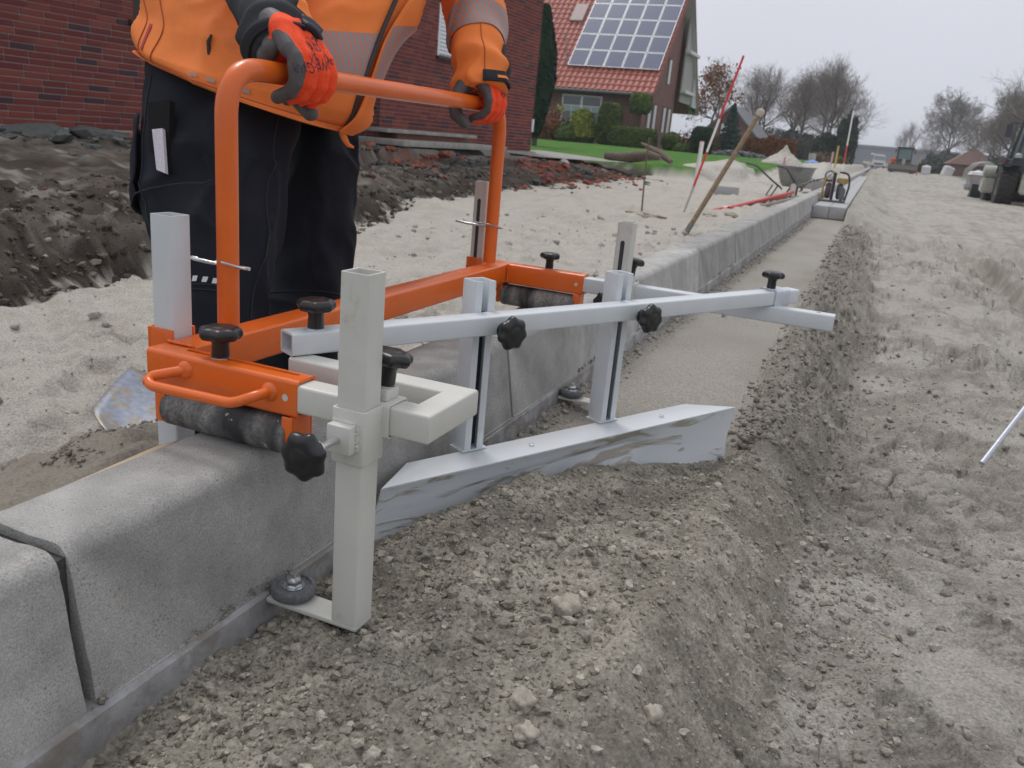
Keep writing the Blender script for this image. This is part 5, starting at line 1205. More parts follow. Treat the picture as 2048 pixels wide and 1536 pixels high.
def tree_meshes(seed, H, kw_min=.0032, **kw):
    segs, tips = grow(seed, H, **kw); big, tw_ = [], []
    for s in segs: (big if s[4] <= 1 else tw_).append(s)
    def mk(L, n, mn):
        V, Fq = [], []
        A = np.array([(*p, *q) for p, q, _, _, _ in L]); r0 = np.array([max(s[2], mn) for s in L]); r1 = np.array([max(s[3], mn*.8) for s in L])
        d = A[:, 3:]-A[:, :3]; d /= np.linalg.norm(d, axis=1)[:, None]+1e-9; a = np.cross(d, np.where(np.abs(d[:, 2:3]) > .9, [[1, 0, 0]], [[0, 0, 1]])); a /= np.linalg.norm(a, axis=1)[:, None]; c = np.cross(d, a)
        out = []
        for base, r in ((A[:, :3], r0), (A[:, 3:], r1)):
            for k in range(n): t = 2*PI*k/n; out.append(base+(a*math.cos(t)+c*math.sin(t))*r[:, None])
        V = np.stack(out, 1).reshape(-1, 3); m_ = len(L); F1 = []
        for k in range(n): F1.append(np.stack([np.arange(m_)*2*n+k, np.arange(m_)*2*n+(k+1) % n, np.arange(m_)*2*n+n+(k+1) % n, np.arange(m_)*2*n+n+k], 1))
        return V, np.concatenate(F1)
    return mk(big, 6, .01), mk(tw_, 3, kw_min), np.array([t[:] for t in tips])
m_tw = mat('twigs_grey', (.17, .152, .135), rough=1, var=.25, vscale=1.5); m_trk = mat('bark_far', (.085, .075, .065), rough=1, var=.3, vscale=6)
TREES = {}
def proto(key, seed, H, tw_min=.008, **kw):
    (bv, bf), (tv, tf), tips = tree_meshes(seed, H, **kw)
    mb_ = np_mesh('trunk', bv, bf); mb_.materials.append(m_trk); mt = np_mesh('crown', tv, tf, False); mt.materials.append(m_tw)
    TREES[key] = (mb_, mt, tips)
def plant(key, name, loc, s, rz, label, cat='tree', group=None, lm=None, ln=0, lsz=.05, cm=None):
    root = empty(name, loc, label, cat, group); root.rotation_euler.z = rz; root.scale = (s,)*3
    mb_, mt, tips = TREES[key]
    o = bpy.data.objects.new('trunk', mb_); COL.objects.link(o); o.parent = root
    o = bpy.data.objects.new('crown', mt); COL.objects.link(o); o.parent = root
    if lm:
        idx = rng.integers(0, len(tips), ln); P_ = tips[idx]+rng.normal(0, .12, (ln, 3)); me_o = leaves('leaves', P_, rng.normal(0, 1, (ln, 3)), lsz, lm); me_o.parent = root; me_o.location = (0, 0, 0); me_o['kind'] = 'stuff'
    return root
def proto_thicken(key, mn):
    pass
for k, (sd_, kw) in {'a': (3, dict(spread=.85, levels=5)), 'b': (11, dict(spread=1.0, levels=5, gap=.22)), 'c': (23, dict(spread=.7, levels=5, up=.6, gap=.3)), 'd': (31, dict(spread=1.05, levels=5, n0=6, gap=.25)), 'e': (37, dict(spread=1.05, levels=6, n0=6, gap=.22, kw_min=.006))}.items(): proto(k, sd_, 7.0, **kw)
proto('oak', 41, 4.6, spread=1.15, levels=4, gap=.3, n0=5, jit=.55)
for k, v in TREES.items(): print(k, len(v[0].polygons), len(v[1].polygons))
m_oak = leaf_mat('oak_leaves', (.16, .075, .03), (.28, .14, .06))
plant('oak', 'oak_tree', (-8.0, 48, .3), .98, .3, 'small oak still holding brown leaves beside the solar panel house', lm=m_oak, ln=1300, lsz=.06)
gl = [('a', -12.0, 74, .95, 1.0), ('b', -9.6, 78, 1.02, 2.0), ('c', -8.2, 70, .86, .4), ('d', -6.4, 79, 1.05, 3.0), ('a', -5.4, 72, .92, 4.4), ('b', -3.6, 78, .98, 5.2), ('c', -3.0, 71, .98, 2.2), ('d', -1.6, 80, .86, .9), ('a', -10.4, 88, 1.05, .2), ('c', -5.0, 90, 1.2, 1.2), ('b', -7.4, 86, 1.08, 3.3), ('e', -3.4, 96, 1.25, .5), ('e', -8.6, 100, 1.2, 2.5), ('d', -12.6, 98, 1.25, 4.0)]
ll = ['outermost bare tree of the left wood, next to the brown oak', 'tall bare tree above the grey cottage roof', 'slender upright bare tree just past the cottage roof', 'broad bare tree in the middle of the left wood', 'bare tree behind the rusty beech hedge, close to the upright red and white rod', 'wide bare tree rising behind the dark ivy mass', 'thin upright bare tree poking highest over the dark ivy mass', 'bare tree nearest the road at the end of the left wood', 'faint bare tree filling the gap over the oak', 'tallest faint bare tree in the second row of the left wood', 'faint bare tree in the second row behind the beech hedge', 'dense twiggy crown filling the gap behind the ivy mass', 'dense twiggy crown behind the middle of the left wood', 'faint broad crown furthest left in the back row of the wood']
for (k, x, y, s, r), lb in zip(gl, ll): plant(k, 'bare_tree', (x, y, .3), s, r, lb, group='bare trees of the wood on the left')
rl = [('e', 9.6, 131, 1.36, 4.0, 'dense crown standing close behind the big round headed tree'), ('e', 12.8, 118, 1.1, 2.2, 'dense hazy crown filling the gap above the rust red roof'), ('e', 10.2, 75, .95, 5.5, 'dense twiggy crown just left of the wheel loader cab'), ('e', 9.0, 127, 1.42, 1.0, 'large dense round headed bare tree right of the tracked loader'), ('c', 5.4, 160, 1.0, 2.0, 'faint slim bare trees behind the road loader cab'), ('a', 4.3, 165, .85, 2.6, 'faint small bare tree where the grey hall ends'), ('b', 9.9, 84, .72, .6, 'scrubby bare tree above the rust red roof'), ('a', 11.5, 96, .8, 5, 'twiggy bare tree behind the rust red roof'), ('c', 9.2, 68, .80, 3.5, 'open bare tree with thin leaning branches left of the wheel loader cab'), ('b', 8.3, 54, 1.38, 4.1, 'big bare tree leaning in at the right edge of the photo'), ('d', 9.8, 60, 1.0, 1.4, 'bare tree behind the wheel loader cab'), ('a', 11.0, 110, .9, .3, 'dark bare tree between the round headed tree and the rust red roof'), ('d', 7.0, 122, .8, 3.3, 'dusky bush like tree at the foot of the round headed tree')]
for k, x, y, s, r, lb in rl: plant(k, 'bare_tree', (x, y, .1), s, r, lb, group='bare trees beside the road on the right')
g_ivy = leaf_mat('ivy_dark', (.016, .028, .018), (.035, .055, .03)); g_far = leaf_mat('far_evergreen', (.03, .045, .03), (.06, .075, .05))
def mass(name, c, r, n, size, m, label, cat='tree', seed=1):
    root = empty(name, (c[0], c[1], .2), label, cat)
    d = rng.normal(0, 1, (n, 3)); d /= np.linalg.norm(d, axis=1)[:, None]
    lump = 1+.35*fbm(d[:, 0]*1.8+seed, d[:, 1]*1.8, d[:, 2]*1.8+.2, 3, seed); k = rng.uniform(.5, 1, n)**.5*lump
    leaves('crown', np.array(c)+d*np.array(r)*k[:, None], d, size, m, root); b = MB(); b.rod((c[0], c[1], .1), (c[0], c[1], c[2]), .15, .08, 7); b.build('trunk', m_bark, root); return root
mass('ivy_tree', (-1.65, 67, 1.9), (.75, .9, 1.75), 9000, .07, g_ivy, 'dark ivy covered tree standing nearest the road on the left')
mass('ivy_tree', (-2.9, 68, 1.2), (.9, .9, 1.2), 6000, .07, g_ivy, 'lower dark evergreen mass left of the ivy covered tree', seed=4)
mass('evergreen_bush', (-4.3, 70, .9), (1.2, .9, .9), 5000, .07, g_far, 'grey green thicket behind the sand pile', 'bush', seed=7)
mass('evergreen_bush', (-6.5, 84, 1.4), (4.2, 1.2, 1.5), 9000, .10, g_far, 'long dusky undergrowth below the bare trees of the left wood', 'bush', seed=15)
mass('evergreen_bush', (8.4, 118, 1.3), (2.0, 1.5, 1.6), 4500, .12, g_far, 'dark green undergrowth below the round headed tree', 'bush', seed=9)
mass('evergreen_bush', (11.5, 90, 1.0), (1.6, 1.2, 1.3), 4000, .10, g_far, 'dull green bush behind the stacked stone pallet', 'bush', seed=10)
mass('evergreen_bush', (6.3, 100, .7), (1.6, 1.2, .8), 3500, .10, g_far, 'low dark shrubbery behind the white wrapped crates', 'bush', seed=12)
# blue spruce
root = empty('spruce_tree', (-5.75, 40.5, .3), 'dark blue green spruce before the brick cottage', 'tree')
n = 7000; u = rng.uniform(0, 1, n)**.8; tier = np.floor(u*9)/9; th_ = rng.uniform(0, 2*PI, n); rad = (1-u)*.75*(.45+.55*((u*9) % 1 < .6))*(rng.uniform(0, 1, n)**.5)+.03
P_ = np.stack([-5.75+rad*np.cos(th_), 40.5+rad*np.sin(th_), .55+u*2.0-rad*.25], 1); leaves('crown', P_, np.stack([np.cos(th_), np.sin(th_), .6+0*u], 1), .045, leaf_mat('spruce_blue', (.02, .045, .04), (.045, .08, .07)), root)
b = MB(); b.rod((-5.75, 40.5, .2), (-5.75, 40.5, 2.5), .06, .01, 8); b.build('trunk', m_bark, root)
for i, (x, z1) in enumerate(((-6.1, 1.5), (-4.95, 1.15))): b = MB(); b.rod((x, 39.2, .1), (x+.08, 39.2, z1+.5), .035, .02, 7); tag(b.build('sapling_trunk', m_bark), ['bare sapling stem in front of the spruce', 'thin bare sapling stem rising out of the beech hedge'][i], 'sapling')
# rusty beech hedge behind the sand pile
root = empty('beech_hedge', (-4.6, 42.5, .3), 'rust brown beech hedge running behind the stone heap and sand pile', 'hedge')
n = 15000; x = rng.uniform(-7.3, -2.95, n); y = 42.6+rng.uniform(-.35, .35, n); z = .35+rng.uniform(0, 1, n)**.8*(.82+.16*vn(x*1.7, 0*x, 0, 3)+.1*vn(x*6, 0*x, 0, 4)); leaves('foliage', np.stack([x, y, z], 1), np.tile([0, -1.0, .3], (n, 1)), .035, m_rust, root)
b = MB()
for i in range(160): x = rng.uniform(-7.2, -3.0); b.rod((x, 42.6, .2), (x+rng.normal(0, .1), 42.6+rng.normal(0, .1), .8+rng.uniform(0, .5)), .012, .004, 4)
o = b.build('twigs', m_bark, root); o['kind'] = 'stuff'
# second, lower rust hedge behind the bushes at the house
loose_bush('rusty_shrub', (-6.9, 38.5, .75), (1.0, .4, .5), 1500, .045, m_rust, 'rust leaved shrub showing between the house and the dark conifer block')
loose_bush('dry_grass_tuft', (-1.95, 45, .45), (.55, .4, .42), 1800, .035, leaf_mat('dry_reed', (.14, .10, .06), (.22, .17, .10)), 'tuft of dry brown garden plants beyond the wheelbarrow', 'plant')
loose_bush('dry_grass_tuft', (-1.2, 50, .45), (.5, .4, .35), 1400, .035, leaf_mat('green_reed', (.07, .09, .03), (.15, .14, .06)), 'yellow green garden plants right of the dry brown tuft', 'plant')
# ================================================================ TOOLS AND SITE THINGS
m_red = mat('rod_red', (.58, .022, .022), rough=.4); m_wht = mat('rod_white', (.74, .73, .70), rough=.45, var=.08, vscale=20); m_steel = mat('dirty_steel', (.20, .19, .18), rough=.55, metal=.5, var=.3, vscale=30)
def ranging_rod(p0, p1, r, bands, label, tip=.0, dirty=None):
    p0, p1 = Vector(p0), Vector(p1); L = (p1-p0).length; d = (p1-p0).normalized(); root = empty('ranging_rod', p0, label, 'surveying rod')
    s = tip
    if tip: b = MB(); b.tube([p0, p0+d*.03, p0+d*tip], [.002, r*.8, r*.8], 12); b.build('spike', m_steel, root)
    for k, (f, c) in enumerate(bands):
        e_ = min(s+f, L); b = MB(); b.rod(p0+d*s, p0+d*(e_-.001), r, r, 14); b.build('band', {'r': m_red, 'w': m_wht, 'd': mat('rod_dirty', (.42, .37, .31), rough=.8, var=.3, vscale=30)}[c], root); s = e_
    b = MB(); b.rod(p0+d*L, p0+d*(L+.012), r*1.15, r*1.0, 12); b.build('cap', m_wht, root)
    return root
ranging_rod((-1.222, 9.165, -.33), (-.935, 9.80, 1.40), .0125, [(.36, 'd'), (.38, 'r'), (.02, 'r'), (.36, 'w'), (.02, 'w'), (.9, 'r')], 'tall leaning red and white ranging rod pushed into the pale sand', tip=.0)
ranging_rod((-.085, 22.0, -.28), (-.13, 22.75, 1.62), .016, [(.72, 'w'), (.45, 'r'), (.9, 'w')], 'thin upright red and white rod standing beyond the engine on the gutter')
for i, (a, c, lb) in enumerate((((-1.02, 10.55, -.285), (-.62, 15.2, -.17), 'red steel rod on top of the bundle lying by the kerb'), ((-1.10, 10.35, -.29), (-.70, 15.0, -.235), 'lowest red rod of the bundle lying by the kerb'), ((-.97, 10.75, -.262), (-.58, 15.1, -.145), 'red rod lying at the back of the bundle by the kerb'))):
    ranging_rod(a, c, .022, [(9, 'r')] if i != 1 else [(.5, 'r'), (1.8, 'w'), (9, 'r')], lb)
b = MB(); b.tube([(-.92, 10.6, -.31), (-.45, 14.2, -.20)], .022, 10); tag(b.build('timber_batten', mat('grey_wood', (.30, .27, .24), rough=.9, var=.2, vscale=8)), 'grey timber batten lying under the red rods', 'batten')
# long wooden tool handle stuck in the sand
root = empty('tool_handle', (-.70, 6.75, -.3), 'worn wooden tool handle with a steel foot leaning over the kerb', 'tool handle')
m_wood = mat('handle_wood', (.23, .165, .10), rough=.7, var=.25, vscale=12, bump=.002, bscale=40)
p0, p1 = Vector((-.705, 6.70, -.30)), Vector((-.325, 7.16, .712)); d_ = (p1-p0).normalized(); b = MB(); b.tube([p0+d_*.12, p0+d_*.5, p0+d_*.9, p1], [.020, .0205, .019, .020], 14); b.build('shaft', m_wood, root)
b = MB(); b.tube([p0-d_*.02, p0+d_*.02, p0+d_*.14], [.008, .020, .0225], 12); b.build('steel_foot', m_steel, root)
b = MB(); b.tube([p1-d_*.03, p1-d_*.005, p1+d_*.015, p1+d_*.03], [.021, .032, .034, .022], 12); b.build('mushroomed_end', mat('pale_wood', (.50, .45, .38), rough=.8, bump=.004, bscale=60), root)
b = MB(); b.tube([(-1.555, 8.70, -.33), (-1.60, 8.80, .1), (-1.635, 8.92, .47)], [.0085, .0085, .0085], 10); o = b.build('iron_pin', mat('rusty_iron', (.13, .095, .07), rough=.8, var=.4, vscale=40)); tag(o, 'thin rusty iron pin standing upright in the sand', 'iron pin')
b = MB(); b.box(-.2, .2, -.07, .07, -.02, .16); o = b.build('concrete_block', m_slab, bevel=.005); o.location = (-1.62, 14.6, -.31); o.rotation_euler = (0, 0, .35); tag(o, 'loose grey concrete block lying on the pale sand', 'block')
b = MB(); b.tube([(-1.70, 12.2, -.2), (-1.71, 12.3, .50)], .030, 16); root = b.build('pink_post', m_wht); tag(root, 'short round white post with a pink painted top by the lawn', 'post')
b = MB(); b.tube([(-1.7093, 12.293, .36), (-1.712, 12.3125, .512)], .0308, 16); b.build('painted_top', mat('pink_paint', (.72, .32, .38), rough=.6), root)
for i, (x, y, z, s) in enumerate(((-1.45, 8.15, -.29, .07), (-1.3, 8.25, -.29, .06), (-.92, 9.2, -.29, .08), (-.78, 9.7, -.28, .06))):
    chunk('rubble_lump', x, y, s*1.3, s, s*.45, i, m_clod, ['grey lump of rubble at the foot of the iron pin', 'second smaller grey lump right of the iron pin', 'flat grey lump on the sand below the red rods', 'small grey lump close to the kerb back below the red rods'][i], 'rubble', i, z=z)
b = MB(); b.tube([(-1.62, 8.3, -.27), (-1.42, 8.25, -.265), (-1.18, 8.2, -.275)], [.012, .014, .010], 8); tag(b.build('root_piece', m_wood), 'short piece of brown root lying across the grey rubble lumps', 'root')
# staff at the right, resting on the road
b = MB(); b.tube([(.943, 2.045, -.235), (1.165, 2.46, .05), (1.29, 2.69, .21)], .0062, 14); o = b.build('steel_rod', mat('galvanised', (.46, .48, .54), rough=.4, metal=.5, var=.1, vscale=60)); tag(o, 'slim galvanised rod slanting out of the trampled road sand', 'rod')
# shovel at the left
root = empty('shovel', (-.78, 1.25, -.27), 'grey steel shovel blade half buried in damp sand behind the kerb', 'shovel')
V, Fq = [], []; nu, nv = 15, 17
for i in range(nv):
    t = i/(nv-1)
    wdt = .122*(1 if t < .7 else 1-.62*((t-.7)/.3)**1.6)
    for j in range(nu):
        s = j/(nu-1)*2-1; V.append((s*wdt, -t*.30, .018*abs(s)**2.5*(1+.2*t)+.012*math.sin(t*PI)-.0+.0))
for i in range(nv-1):
    for j in range(nu-1): a = i*nu+j; Fq.append((a, a+1, a+nu+1, a+nu))
me = np_mesh('blade', np.array(V), np.array(Fq)); bl = bpy.data.objects.new('blade', me); me.materials.append(mat('shovel_steel', (.27, .30, .38), rough=.45, metal=.4, var=.2, vscale=25, col2=(.30, .27, .23), thr=(.48, .56))); COL.objects.link(bl); bl.parent = root
md = bl.modifiers.new('s', 'SOLIDIFY'); md.thickness = .0025
bl.location = (-.030, .205, .018); bl.scale = (1.05, 1.2, 1); bl.rotation_euler = (.10, .16, .54)
b = MB(); b.tube([(0, -.06, .016), (0, .08, .034), (.0, .3, .085)], [.012, .019, .018], 12); me = b.mesh('socket'); me.materials.append(m_steel); so_2 = bpy.data.objects.new('socket', me); COL.objects.link(so_2); so_2.parent = root; so_2.location = (-.030, .205, .018); so_2.rotation_euler = (.1, 0, .54)
N = 2600; a = rng.uniform(0, 2*PI, N); k = np.sqrt(rng.uniform(0, 1, N)); qx = -.52+.17*k*np.cos(a); qy = 1.08+.26*k*np.sin(a); hgt_ = np.sqrt(np.clip(1-k**2, 0, 1))*.095; r3 = .002+.0045*rng.uniform(0, 1, N)**3
tag(scatter('shovelled_sand', np.stack([qx, qy, h_left(qx, qy)+hgt_*rng.uniform(.85, 1.05, N)*.9], 1), r3, m_ground, DARK*(.95+.6*rng.uniform(0, 1, (N, 1)))), 'damp granular sand heaped on the shovel and against the kerb', 'sand', kind='stuff')
N = 2600; qy = .2+1.15*rng.uniform(0, 1, N); qx = -.125-np.abs(rng.normal(0, .11, N)); r3 = .0018+.004*rng.uniform(0, 1, N)**3
tag(scatter('spilt_sand', np.stack([qx, qy, h_left(qx, qy)+r3*.4+.0*qx], 1), r3, m_ground, DARK*(.95+.7*rng.uniform(0, 1, (N, 1)))), 'damp crumbs of sand spilt along the back of the kerb', 'sand', kind='stuff')
b = MB(); b.add([(-.128, .40, -.052), (-.1145, .40, -.014), (-.1145, .72, -.002), (-.128, .72, -.04), (-.150, .40, -.052), (-.150, .40, -.03), (-.150, .72, -.018), (-.150, .72, -.04)], [(0, 1, 2, 3), (1, 5, 6, 2), (4, 7, 6, 5), (0, 4, 5, 1), (3, 2, 6, 7)])
tag(b.build('wooden_lath', mat('lath_wood', (.48, .38, .27), rough=.8, var=.15, vscale=20), bevel=.003), 'pale wooden lath pressed against the back of the nearest kerb stone', 'lath')

# ---------------------------------------------------------------- wheelbarrow
m_tray = mat('galvanised_tray', (.30, .31, .30), rough=.5, metal=.35, var=.15, vscale=10)
root = empty('wheelbarrow', (-.78, 16.4, -.3), 'grey metal wheelbarrow standing on its legs behind the kerb', 'wheelbarrow')
def tray():
    V, Fq = [], []; rings = []
    for (z, rx, ry) in ((.20, .19, .24), (.26, .235, .31), (.40, .285, .39), (.56, .325, .45), (.565, .34, .465), (.55, .345, .47)):
        rings.append([((abs(math.cos(t))**.55*math.copysign(1, math.cos(t)))*rx, (abs(math.sin(t))**.55*math.copysign(1, math.sin(t)))*ry, z) for t in [2*PI*k/32 for k in range(32)]])
    for r in rings: V += r
    for i in range(len(rings)-1):
        for k in range(32): Fq.append((i*32+k, i*32+(k+1) % 32, (i+1)*32+(k+1) % 32, (i+1)*32+k))
    me = bpy.data.meshes.new('tray'); me.from_pydata(V, [], Fq+[tuple(reversed(range(32)))]); me.polygons.foreach_set('use_smooth', [True]*len(me.polygons)); me.set_sharp_from_angle(angle=.9); me.materials.append(m_tray)
    o = bpy.data.objects.new('tray', me); COL.objects.link(o); o.parent = root; m2 = o.modifiers.new('s', 'SOLIDIFY'); m2.thickness = .004; return o
tr_ = tray(); tr_.location.x = .08
def lb(name, pts, r, m, par=None):
    b = MB(); b.tube(pts, r, 10); me = b.mesh(name); me.materials.append(m); me.polygons.foreach_set('use_smooth', [True]*len(me.polygons)); o = bpy.data.objects.new(name, me); COL.objects.link(o); o.parent = par or root; return o
m_fr = mat('barrow_frame', (.10, .10, .11), rough=.5, metal=.4)
for s in (-1, 1):
    lb('handle', bend([(.0+.17*s, .55, .12), (.05+.2*s, 0, .17), (-.10+.2*s, -.35, .30), (-.28+.26*s, -.75, .52), (-.42+.26*s, -1.0, .55)], .08), .016, m_fr)
    lb('leg', bend([(-.12+.16*s, -.1, .20), (-.20+.16*s, -.28, .0), (-.10+.16*s, -.35, .0), (-.02+.16*s, -.22, .19)], .04), .014, m_fr)
b = MB(); b.lathe([(.05, -.045), (.15, -.04), (.175, 0), (.15, .04), (.05, .045)], (.08, .52, .175), (1, 0, 0), 28); me = b.mesh('wheel'); me.materials.append(mat('tyre_black', (.02, .02, .02), rough=.8)); o = bpy.data.objects.new('wheel', me); COL.objects.link(o); o.parent = root
b = MB(); b.tube([(.10, -.26, .06), (.10, -.26, .30)], .055, 14); me = b.mesh('canister'); me.materials.append(m_wht); o = bpy.data.objects.new('plastic_can', me); COL.objects.link(o); o.location = root.location; tag(o, 'white plastic can standing under the wheelbarrow tray', 'can')
def text_mesh(txt, size, m, name, ext=.0005, parent=None):
    c = bpy.data.curves.new(name, 'FONT'); c.body = txt; c.size = size; c.extrude = ext; c.align_x = 'CENTER'; c.align_y = 'CENTER'
    o = bpy.data.objects.new(name, c); COL.objects.link(o); bpy.context.view_layer.update()
    me = bpy.data.meshes.new_from_object(o.evaluated_get(bpy.context.evaluated_depsgraph_get())); bpy.data.objects.remove(o)
    me.materials.append(m); o = bpy.data.objects.new(name, me); COL.objects.link(o)
    if parent: o.parent = parent
    return o
# ---------------------------------------------------------------- engine driven cut-off machine on the gutter
root = empty('motor_unit', (.16, 11.75, -.098), 'black and yellow petrol engine unit with a tubular carrying frame on the gutter end', 'engine')
root.scale = (.80, .80, .80)
m_yel = mat('dull_yellow', (.45, .33, .10), rough=.6, var=.2, vscale=20); m_grm = mat('engine_grey', (.16, .16, .165), rough=.55, var=.3, vscale=25, metal=.3)
def add(name, b, m, par=None, smooth=40, bevel=0):
    me = b.mesh(name)
    if bevel:
        bm = bmesh.new(); bm.from_mesh(me); bmesh.ops.bevel(bm, geom=[e_ for e_ in bm.edges if e_.calc_face_angle(0) > .7], offset=bevel, segments=2, affect='EDGES'); bm.to_mesh(me); bm.free()
    me.polygons.foreach_set('use_smooth', [True]*len(me.polygons)); me.set_sharp_from_angle(angle=math.radians(smooth)); me.materials.append(m); o = bpy.data.objects.new(name, me); COL.objects.link(o); o.parent = par or root; return o
b = MB(); b.box(-.22, .20, -.16, .18, 0, .025); b.box(-.23, -.20, -.17, .19, .002, .05); b.box(.18, .21, -.17, .19, .003, .05); add('skid', b, m_grm, bevel=.004)
for x in (-.07, .10): b = MB(); b.lathe([(.03, -.05), (.10, -.045), (.125, -.02), (.125, .02), (.10, .045), (.03, .05)], (x, -.02, .17), (1, 0, 0), 28); add('engine_drum', b, mat('cast_grey', (.10, .10, .10), rough=.6, var=.3, vscale=30))
b = MB(); b.box(-.02, .02, -.19, -.10, .03, .46); add('belt_guard', b, mat('guard_black', (.02, .02, .02), rough=.4), bevel=.008)
b = MB(); b.box(-.03, -.022, -.196, -.09, .05, .36); add('warning_stripe', b, mat('pink_stripe', (.50, .28, .36), rough=.6))
b = MB(); b.lathe([(.02, -.05), (.075, -.05), (.085, -.03), (.085, .04), (.03, .05)], (-.08, -.05, .40), (0, -1, 0), 26); add('starter', b, m_grm)
b = MB(); b.lathe([(.02, .0), (.06, .0), (.06, .012), (.03, .016)], (-.08, -.10, .40), (0, -1, 0), 26); add('starter_ring', b, m_st)
b = MB(); b.box(.03, .20, -.10, .08, .30, .38); add('fuel_tank', b, m_yel, bevel=.015)
b = MB(); b.box(-.17, -.03, -.08, .1, .30, .35); b.box(-.17, -.14, -.06, -.02, .03, .30); add('yellow_bracket', b, m_yel, bevel=.006)
b = MB(); b.tube(bend([(.06, -.12, .47), (.20, -.13, .46), (.235, -.13, .28), (.20, -.13, .03)], .07, 8), .016, 12); add('carrying_frame', b, mat('frame_black', (.025, .025, .028), rough=.4))
b = MB(); b.tube(bend([(-.12, -.12, .05), (-.16, -.14, .25), (-.14, -.12, .36), (-.02, -.10, .47)], .05, 6), .011, 10); add('carrying_frame', b, m_yel)
b = MB(); b.tube([(-.14, -.08, .36), (-.30, -.1, .31), (-.52, -.12, .20)], .012, 8); add('lever', b, m_steel)
for t in (.26, .31, .36): b = MB(); b.lathe([(.012, -.01), (.022, 0), (.012, .01)], (-t, -.1, .335-(t-.2)*.35), (-1, 0, -.35), 14); add('grip_ring', b, mat('guard_black', (.02, .02, .02)))
b = MB(); b.box(.10, .19, -.18, -.11, .03, .24); 
add('muffler', b, m_grm, bevel=.02)
# ---------------------------------------------------------------- stone heap, sand heaps, sticks
m_gst = mat('grey_setts', (.15, .155, .17), rough=.9, var=.35, vscale=6)
N = 520; t = rng.uniform(0, 1, N); qx = -5.9+2.9*t; hh_ = .36*np.sin(PI*np.clip(t*.95+.03, 0, 1))**.6*(1-.35*t); qy = 35.9+rng.normal(0, .35, N); qz = .18+hh_*rng.uniform(0, 1, N)**.7
o = scatter('stone_heap', np.stack([qx, qy, qz], 1), rng.uniform(.045, .085, N), m_gst, lumps=[(np.sign(V)*np.abs(V)**.5, Fa) for V, Fa in LUMPS1], smooth=False); tag(o, 'long heap of grey granite setts beyond the lawn', 'stone heap', kind='stuff')
def heap(name, c, r, label, col=(.44, .413, .372)):
    n = 40; g = np.linspace(-1, 1, n+1); x, y = [q.ravel() for q in np.meshgrid(g, g, indexing='ij')]; Fq = []
    d = np.hypot(x, y); hh = np.clip(1-d, 0, None); gz = h_left(c[0]+x*r[0], c[1]+y*r[1])
    V = np.stack([c[0]+x*r[0], c[1]+y*r[1], gz+r[2]*hh*(1+.25*vn(x*4+c[0], y*4, 0, 3))+.05*r[2]*vn(x*11, y*11, 0, 4)*(hh > 0)-.04*(d > .97)], 1)
    for i in range(n):
        for j in range(n): a = i*(n+1)+j; Fq.append((a, a+1, a+n+2, a+n+1))
    me = np_mesh(name, np.array(V), np.array(Fq)); me.flip_normals(); o = link(name, me, mat('heap_sand_%d' % int(col[0]*100), col, rough=.95, var=.2, vscale=9 if col[0] > .3 else 60, bump=.02 if col[0] > .3 else .004, bscale=20 if col[0] > .3 else 140)); tag(o, label, 'sand pile')
heap('sand_pile', (-.50, 1.02, .0), (.26, .42, .105), 'small mound of damp dark sand beside the shovel blade', (.235, .21, .175))
heap('sand_pile', (-2.25, 30.3, .18), (.75, .75, .52), 'cone shaped pale sand pile between the lawn and the wheelbarrow')
heap('sand_pile', (-.75, 27, .0), (.62, 3.5, .30), 'long low pale sand bank behind the engine unit')
heap('sand_pile', (-1.35, 21, -.08), (.55, 1.6, .26), 'low pale sand mound just past the wheelbarrow')
heap('sand_pile', (-2.6, 20.5, -.12), (1.0, 1.6, .20), 'low sand mound at the edge of the lawn')
b = MB(); b.box(-.13, .13, -.13, .13, 0, .22); o = b.build('kerb_block', m_slab, bevel=.01); o.location = (-.32, 17.6, -.17); tag(o, 'spare concrete block standing behind the engine unit', 'block')
b = MB(); b.box(-.13, .13, -.13, .13, 0, .22); o = b.build('kerb_block', m_slab, bevel=.01); o.location = (-.60, 18.6, -.17); tag(o, 'second spare concrete block, further back behind the engine unit', 'block')
for i, (x, y, z0, z1, m_, lb_) in enumerate(((-1.97, 27.5, .0, .42, mat('stake_pink', (.60, .30, .26), rough=.8), 'small wooden stake with a red top left of the wheelbarrow'), (-.82, 32, .1, .75, mat('stake_pinkish', (.60, .36, .42), rough=.7), 'pinkish marker stake above the engine unit'), (-.72, 33, .1, .98, mat('stake_yellow', (.55, .42, .10), rough=.7), 'yellow topped marker stake beside the pinkish one'))):
    b = MB(); b.rod((x, y, z0), (x, y, z1), .035, .03, 8); tag(b.build('stake', m_), lb_, 'stake')
b = MB(); b.box(-.15, .15, -.1, .1, 0, .40); o = b.build('garden_post', m_conc, bevel=.02); o.location = (-2.0, 40, .3); tag(o, 'pale square garden pillar behind the sand pile', 'pillar')
b = MB(); b.add([(-.2, 0, 0), (.25, -.1, .03), (.3, .25, .02), (-.15, .3, .0), (.05, .1, .09)], [(0, 1, 4), (1, 2, 4), (2, 3, 4), (3, 0, 4)]); o = b.build('blue_bag', mat('blue_plastic', (.12, .28, .75), rough=.4)); o.location = (-1.32, 29, .33); tag(o, 'bright blue plastic bag on the sand behind the wheelbarrow', 'bag')
fe = empty('fence', (-2.1, 52, .3), 'low dark wire fence before the ivy trees', 'fence')
for x in (-3.2, -2.4, -1.6, -.8): b = MB(); b.rod((x, 52, .2), (x, 52, 1.0), .03, .03, 6); b.build('post', m_bark, fe)
for z in (.5, .7, .9): b = MB(); b.rod((-3.2, 52, z), (-.8, 52, z), .012, .012, 4); b.build('rail', m_bark, fe)
